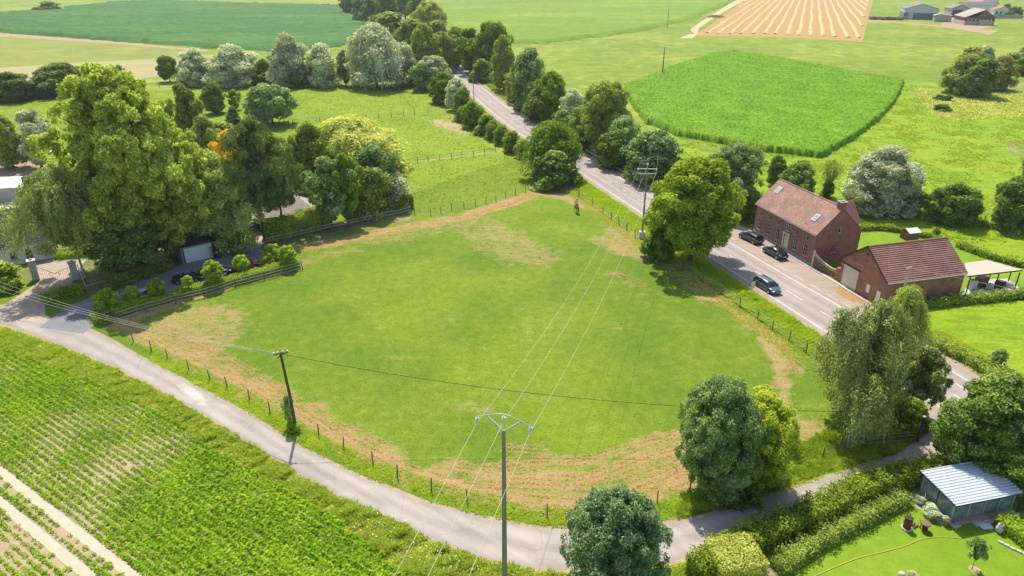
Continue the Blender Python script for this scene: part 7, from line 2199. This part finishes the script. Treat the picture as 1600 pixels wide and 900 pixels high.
# rusty barrel on stones and log smoker
x, y = G(1416, 826)
t = empty('rusty_barrel', (x, y, 0), 0, 'rusty open steel barrel standing on white stones', 'barrel')
b = MB(); b.lathe([(.30, .16), (.31, .45), (.32, .46), (.31, .48), (.31, .78), (.32, .8), (.31, .82), (.30, 1.14), (.32, 1.16)], 18); k = b.build('drum', M['rust'], t, True)
b = MB(); b.lathe([(.29, 1.165), (.02, 1.17)], 16); b.build('dark_opening', M['darkmetal'], k)
rr = random.Random(6)
for i in range(11):
    a = i * .571; b = MB(); b.lathe([(.05, 0), (.11, .06), (.09, .14), (.03, .17)], 6); k = b.build('stone', M['slab'], t); k.location = (.36 * math.cos(a), .36 * math.sin(a), 0); k.scale = (rr.uniform(.8, 1.4), rr.uniform(.8, 1.4), 1)
x, y = G(1443, 828)
t = empty('log_grill', (x, y, 0), R(-20), 'rusty grill with a tree-slice top beside the barrel', 'grill')
b = MB(); b.lathe([(.38, .62), (.42, .66), (.40, .76), (.02, .77)], 14); b.build('top', M['wood'], t, bevel=.01)
for a in (.6, 2.7, 4.7):
    b = MB(); b.beam((.3 * math.cos(a), .3 * math.sin(a), 0), (.22 * math.cos(a), .22 * math.sin(a), .64), .07); b.build('leg', M['rust'], t)
b = MB(); b.lathe([(.12, .05), (.22, .12), (.24, .3), (.15, .38)], 10, (.05, -.05, 0)); b.build('bowl', M['rust'], t, True)
x, y = G(1446, 829); 
t = empty('red_ball', (x + .15, y - .45, .0), 0, 'small dark red ball lying under the rusty grill', 'ball')
b = MB(); b.lathe([(.02, 0), (.10, .03), (.14, .12), (.10, .21), (.02, .24)], 10); b.build('ball', redp, t, True)
x, y = G(1428, 822)
t = empty('log_heap', (x, y, 0), 0, 'short brown logs between the barrel and the grill', 'log heap')
for i in range(5):
    b = MB(); b.tube([(-.2, 0, 0), (.2, .03, 0)], .09, 8); k = b.build('log', M['wood'], t); k.location = (rr.uniform(-.2, .2), rr.uniform(-.25, .2), .09 + .12 * (i > 2)); k.rotation_euler.z = rr.uniform(0, 3)
# dry earth disc around sapling
cy = G(1521, 890)[1]; cx = (1528 - 800) / FPX * depth(0, cy, 1.0)
sheet('tree_pit', [(cx + .45 * math.cos(a) * rr.uniform(.8, 1.1), cy + .4 * math.sin(a) * rr.uniform(.8, 1.1)) for a in np.linspace(0, 6.1, 18)], .028, M['soil'])
# yellow hose on the lawn
hp = [G(u, v) for u, v in ((1262, 906), (1290, 893), (1340, 873), (1388, 861), (1418, 852), (1440, 843), (1470, 840), (1502, 842))]
b = MB(); b.tube([(x, y, .05) for x, y in smooth_path(hp, .3)], .035, 6)
tag(b.build('garden_hose', M['yellow']), 'yellow hose lying in a long curve across the lawn', 'hose')
x, y = G(1189, 893)
t = empty('blue_bin', (x, y, 0), R(10), 'bright blue plastic bin behind the square clipped hedge', 'bin')
b = MB(); b.box((0, 0, .35), (.5, .45, .7), 0, 0, 1.1); b.build('body', M['blue'], t, bevel=.02)
b = MB(); b.box((0, 0, .74), (.6, .55, .07)); b.build('lid', M['blue'], t, bevel=.02)
x, y = G(1388, 898)
t = empty('garden_stone', (x + 1.0, y, 0), 0, 'pale stone on the lawn at the bottom edge', 'stone')
b = MB(); b.lathe([(.2, 0), (.26, .1), (.18, .22), (.05, .26)], 9); b.build('stone', M['slab'], t)
# edging stones right of lawn
x, y = G(1590, 862)
t = empty('stone_edging', (x, y, 0), R(-50), 'pale stone edging at the foot of the bright green rounded hedge', 'edging')
for i in range(6):
    b = MB(); b.box((0, 0, .08), (.38, .22, .16)); k = b.build('stone', M['slab'], t, bevel=.02); k.location = (-1.2 + i * .42, rr.uniform(-.04, .04), 0); k.rotation_euler.z = rr.uniform(-.2, .2)

# ------------------------------------------------------------------ horse and rider
def skin(name, verts, edges, rad, mat, parent, lvl=2, root=0):
    me = bpy.data.meshes.new(name); me.from_pydata(verts, edges, []); me.materials.append(mat)
    o = bpy.data.objects.new(name, me); link(o, parent)
    o.modifiers.new('skin', 'SKIN')
    md = o.modifiers.new('sub', 'SUBSURF'); md.levels = lvl; md.render_levels = lvl
    for i, r_ in enumerate(rad):
        r_ = r_ if hasattr(r_, '__len__') else (r_, r_)
        me.skin_vertices[0].data[i].radius = r_
    me.skin_vertices[0].data[root].use_root = True
    me.polygons.foreach_set('use_smooth', [True] * len(me.polygons))
    return o


hx_, hy_ = G(901, 333)
HD = R(100)   # walking away from the camera
horse = empty('horse', (hx_, hy_, 0), HD, 'chestnut horse with dark legs walking away across the top corner of the pasture', 'horse')
V_ = []; E2 = []; Rr = []


def jt(p, r_, par=None):
    V_.append(p); Rr.append(r_)
    if par is not None: E2.append((par, len(V_) - 1))
    return len(V_) - 1


m0 = jt((0, 0, 1.28), (.27, .31)); ru = jt((-.45, 0, 1.33), (.27, .29), m0); hd = jt((-.78, 0, 1.28), (.20, .22), ru)
wi = jt((.42, 0, 1.30), (.24, .32), m0); chs = jt((.72, 0, 1.25), (.17, .26), wi)
n1 = jt((.98, 0, 1.55), (.11, .19), chs); n2 = jt((1.18, 0, 1.84), (.09, .14), n1); hd1 = jt((1.32, 0, 1.93), (.10, .12), n2); hd2 = jt((1.52, 0, 1.74), (.075, .10), hd1); hd3 = jt((1.66, 0, 1.60), (.06, .07), hd2)
for sg in (-1, 1):
    er = jt((1.28, sg * .07, 2.08), .02, hd1)
for sg, st_ in ((-1, .14), (1, -.10)):
    a = jt((-.62, sg * .17, 1.08), (.13, .18), ru); k_ = jt((-.52 + st_, sg * .18, .84), (.09, .12), a); h_ = jt((-.76 + st_, sg * .18, .56), (.055, .07), k_); f_ = jt((-.70 + st_ * 1.5, sg * .18, .20), .042, h_); jt((-.62 + st_ * 1.6, sg * .18, .05), .062, f_)
    a = jt((.55, sg * .16, .98), (.10, .13), wi); k_ = jt((.60 - st_, sg * .17, .60), .062, a); f_ = jt((.58 - st_ * 1.5, sg * .17, .20), .042, k_); jt((.64 - st_ * 1.6, sg * .17, .05), .06, f_)
coat = Mat('chestnut_coat')
sep_ = coat.node('SeparateXYZ'); tcn = coat.node('TexCoord'); coat.lk(tcn.outputs['Object'], sep_.inputs[0])
coat.base(coat.mix(coat.ramp(sep_.outputs[2], [(.55, 0), (.95, 1)]), (.035, .02, .014), (.26, .085, .035)), .6, .3)
skin('body', V_, E2, Rr, coat.m, horse, 2, 0)
tl = [(-.92, 0, 1.36), (-1.06, 0, 1.15), (-1.05, .02, .80), (-1.0, .0, .45)]
skin('tail', tl, [(0, 1), (1, 2), (2, 3)], [.05, .075, .09, .03], M['darkmetal'], horse)
mn = [(.55, 0, 1.60), (.82, 0, 1.76), (1.05, 0, 1.98), (1.24, 0, 2.06)]
skin('mane', mn, [(0, 1), (1, 2), (2, 3)], [(.03, .06), (.04, .09), (.04, .09), (.03, .05)], M['darkmetal'], horse)
for sg in (-.10, .08):
    pass
b = MB(); b.box((-.02, 0, 1.615), (.62, .46, .06), 0, 0, .8); b.box((-.30, 0, 1.67), (.12, .34, .10)); b.build('saddle', M['rust'], horse, bevel=.03)
b = MB(); b.box((-.05, 0, 1.56), (.72, .62, .08), 0, 0, .85); b.build('saddle_cloth', M['slab'], horse, bevel=.03)
# rider
rid = empty('person', (hx_, hy_, 0), HD, 'rider in a white top with dark boots and helmet sitting on the horse', 'person')
V_ = []; E2 = []; Rr = []
pel = jt((-.02, 0, 1.74), (.15, .17)); sp_ = jt((.0, 0, 1.98), (.12, .15), pel); chst = jt((.03, 0, 2.20), (.13, .18), sp_); nk = jt((.04, 0, 2.34), .06, chst); h1 = jt((.06, 0, 2.44), .10, nk); h2 = jt((.07, 0, 2.56), .095, h1); 
skinm = plain('skin', (.45, .26, .18), .6, .3)
for sg in (-1, 1):
    hp_ = jt((.02, sg * .13, 1.70), .10, pel); kn = jt((.36, sg * .33, 1.46), .075, hp_); an_ = jt((.20, sg * .36, 1.05), .05, kn); jt((.36, sg * .37, .98), .04, an_)
    sh = jt((.03, sg * .20, 2.22), .065, chst); el = jt((.06, sg * .27, 1.97), .05, sh); wr_ = jt((.32, sg * .12, 1.86), .036, el); pm_ = jt((.39, sg * .10, 1.85), .04, wr_)
    for f in range(4): jt((.45, sg * (.075 + f * .02), 1.835 - f * .005), .011, pm_)
    jt((.41, sg * .055, 1.865), .011, pm_)
pm2 = Mat('rider_clothes'); sp2 = pm2.node('SeparateXYZ'); tc2 = pm2.node('TexCoord'); pm2.lk(tc2.outputs['Object'], sp2.inputs[0])
z_ = sp2.outputs[2]
zz_ = pm2.math('DIVIDE', z_, 3.0)
pm2.base(pm2.ramp(zz_, [(0, (.02, .02, .02)), (.47, (.03, .03, .035)), (.475, (.30, .25, .2)), (.585, (.30, .25, .2)), (.59, (.75, .75, .76)), (.772, (.75, .75, .76)), (.776, (.45, .26, .18))]), .8, .2)
skin('body', V_, E2, Rr, pm2.m, rid, 2, 0)
b = MB(); b.lathe([(.125, 2.52), (.125, 2.58), (.11, 2.66), (.06, 2.71), (.01, 2.72)], 14, (.065, 0, 0)); b.box((.19, 0, 2.53), (.10, .16, .02)); b.build('helmet', M['darkmetal'], rid, True)
b = MB(); b.tube([(.0, 0, 2.0), (.0, 0, 2.0)], .01, 3) if False else b.box((-.13, 0, 2.12), (.03, .22, .12)); b.build('back_strap', M['slate'], rid, bevel=.01)
b = MB()
for sg in (-1, 1): b.tube([(.42, sg * .10, 1.84), (.9, sg * .12, 1.75), (1.5, sg * .08, 1.68)], .012, 4)
b.build('reins', M['wood'], horse)

# two tiny white umbels clumps along the lane, and grass strips on the lane edge
P = scatter(gpoly([(520, 815), (600, 800), (700, 860), (760, 890), (700, 900), (620, 870)]), 70, 91)
hh = rng.uniform(.4, .7, len(P))
C_ = np.c_[P, hh]; n_ = len(C_)
N_u = unit(np.tile([0, 0, 1.], (n_, 1)) + rng.normal(size=(n_, 3)) * .3); T_u = unit(np.cross(N_u, rng.normal(size=(n_, 3))))
v_, f_, t_ = leaf_quads(C_, N_u, T_u, rng.uniform(.03, .07, n_), 1.0, np.ones(n_))
o = bpy.data.objects.new('white_flowers', np_mesh('white_flowers', v_, f_, t_, [leafmat('umbel_flowers', (.5, .5, .42), (.7, .7, .62), .2)])); link(o)
tag(o, 'white umbel flowers standing in the weeds at the bend of the lane', None, None, 'stuff')
# ------------------------------------------------------------------ light summer haze
b = MB(); hz0, hz1 = -1.0, CAM_H + 2.0
b.add([(-1500, -400, hz0), (1500, -400, hz0), (1500, 2600, hz0), (-1500, 2600, hz0), (-1500, -400, hz1), (1500, -400, hz1), (1500, 2600, hz1), (-1500, 2600, hz1)],
      [(3, 2, 1, 0), (4, 5, 6, 7), (0, 1, 5, 4), (1, 2, 6, 5), (2, 3, 7, 6), (3, 0, 4, 7)])
hm = bpy.data.materials.new('haze'); hm.use_nodes = True
for n_ in list(hm.node_tree.nodes):
    if n_.type != 'OUTPUT_MATERIAL': hm.node_tree.nodes.remove(n_)
pv = hm.node_tree.nodes.new('ShaderNodeVolumePrincipled')
pv.inputs['Color'].default_value = (.90, .94, 1.0, 1)
pv.inputs['Density'].default_value = HAZE
pv.inputs['Anisotropy'].default_value = .3
hm.node_tree.links.new(pv.outputs[0], hm.node_tree.nodes['Material Output'].inputs['Volume'])
tag(b.build('haze', hm), 'thin pale summer haze over the fields', None, None, 'stuff')
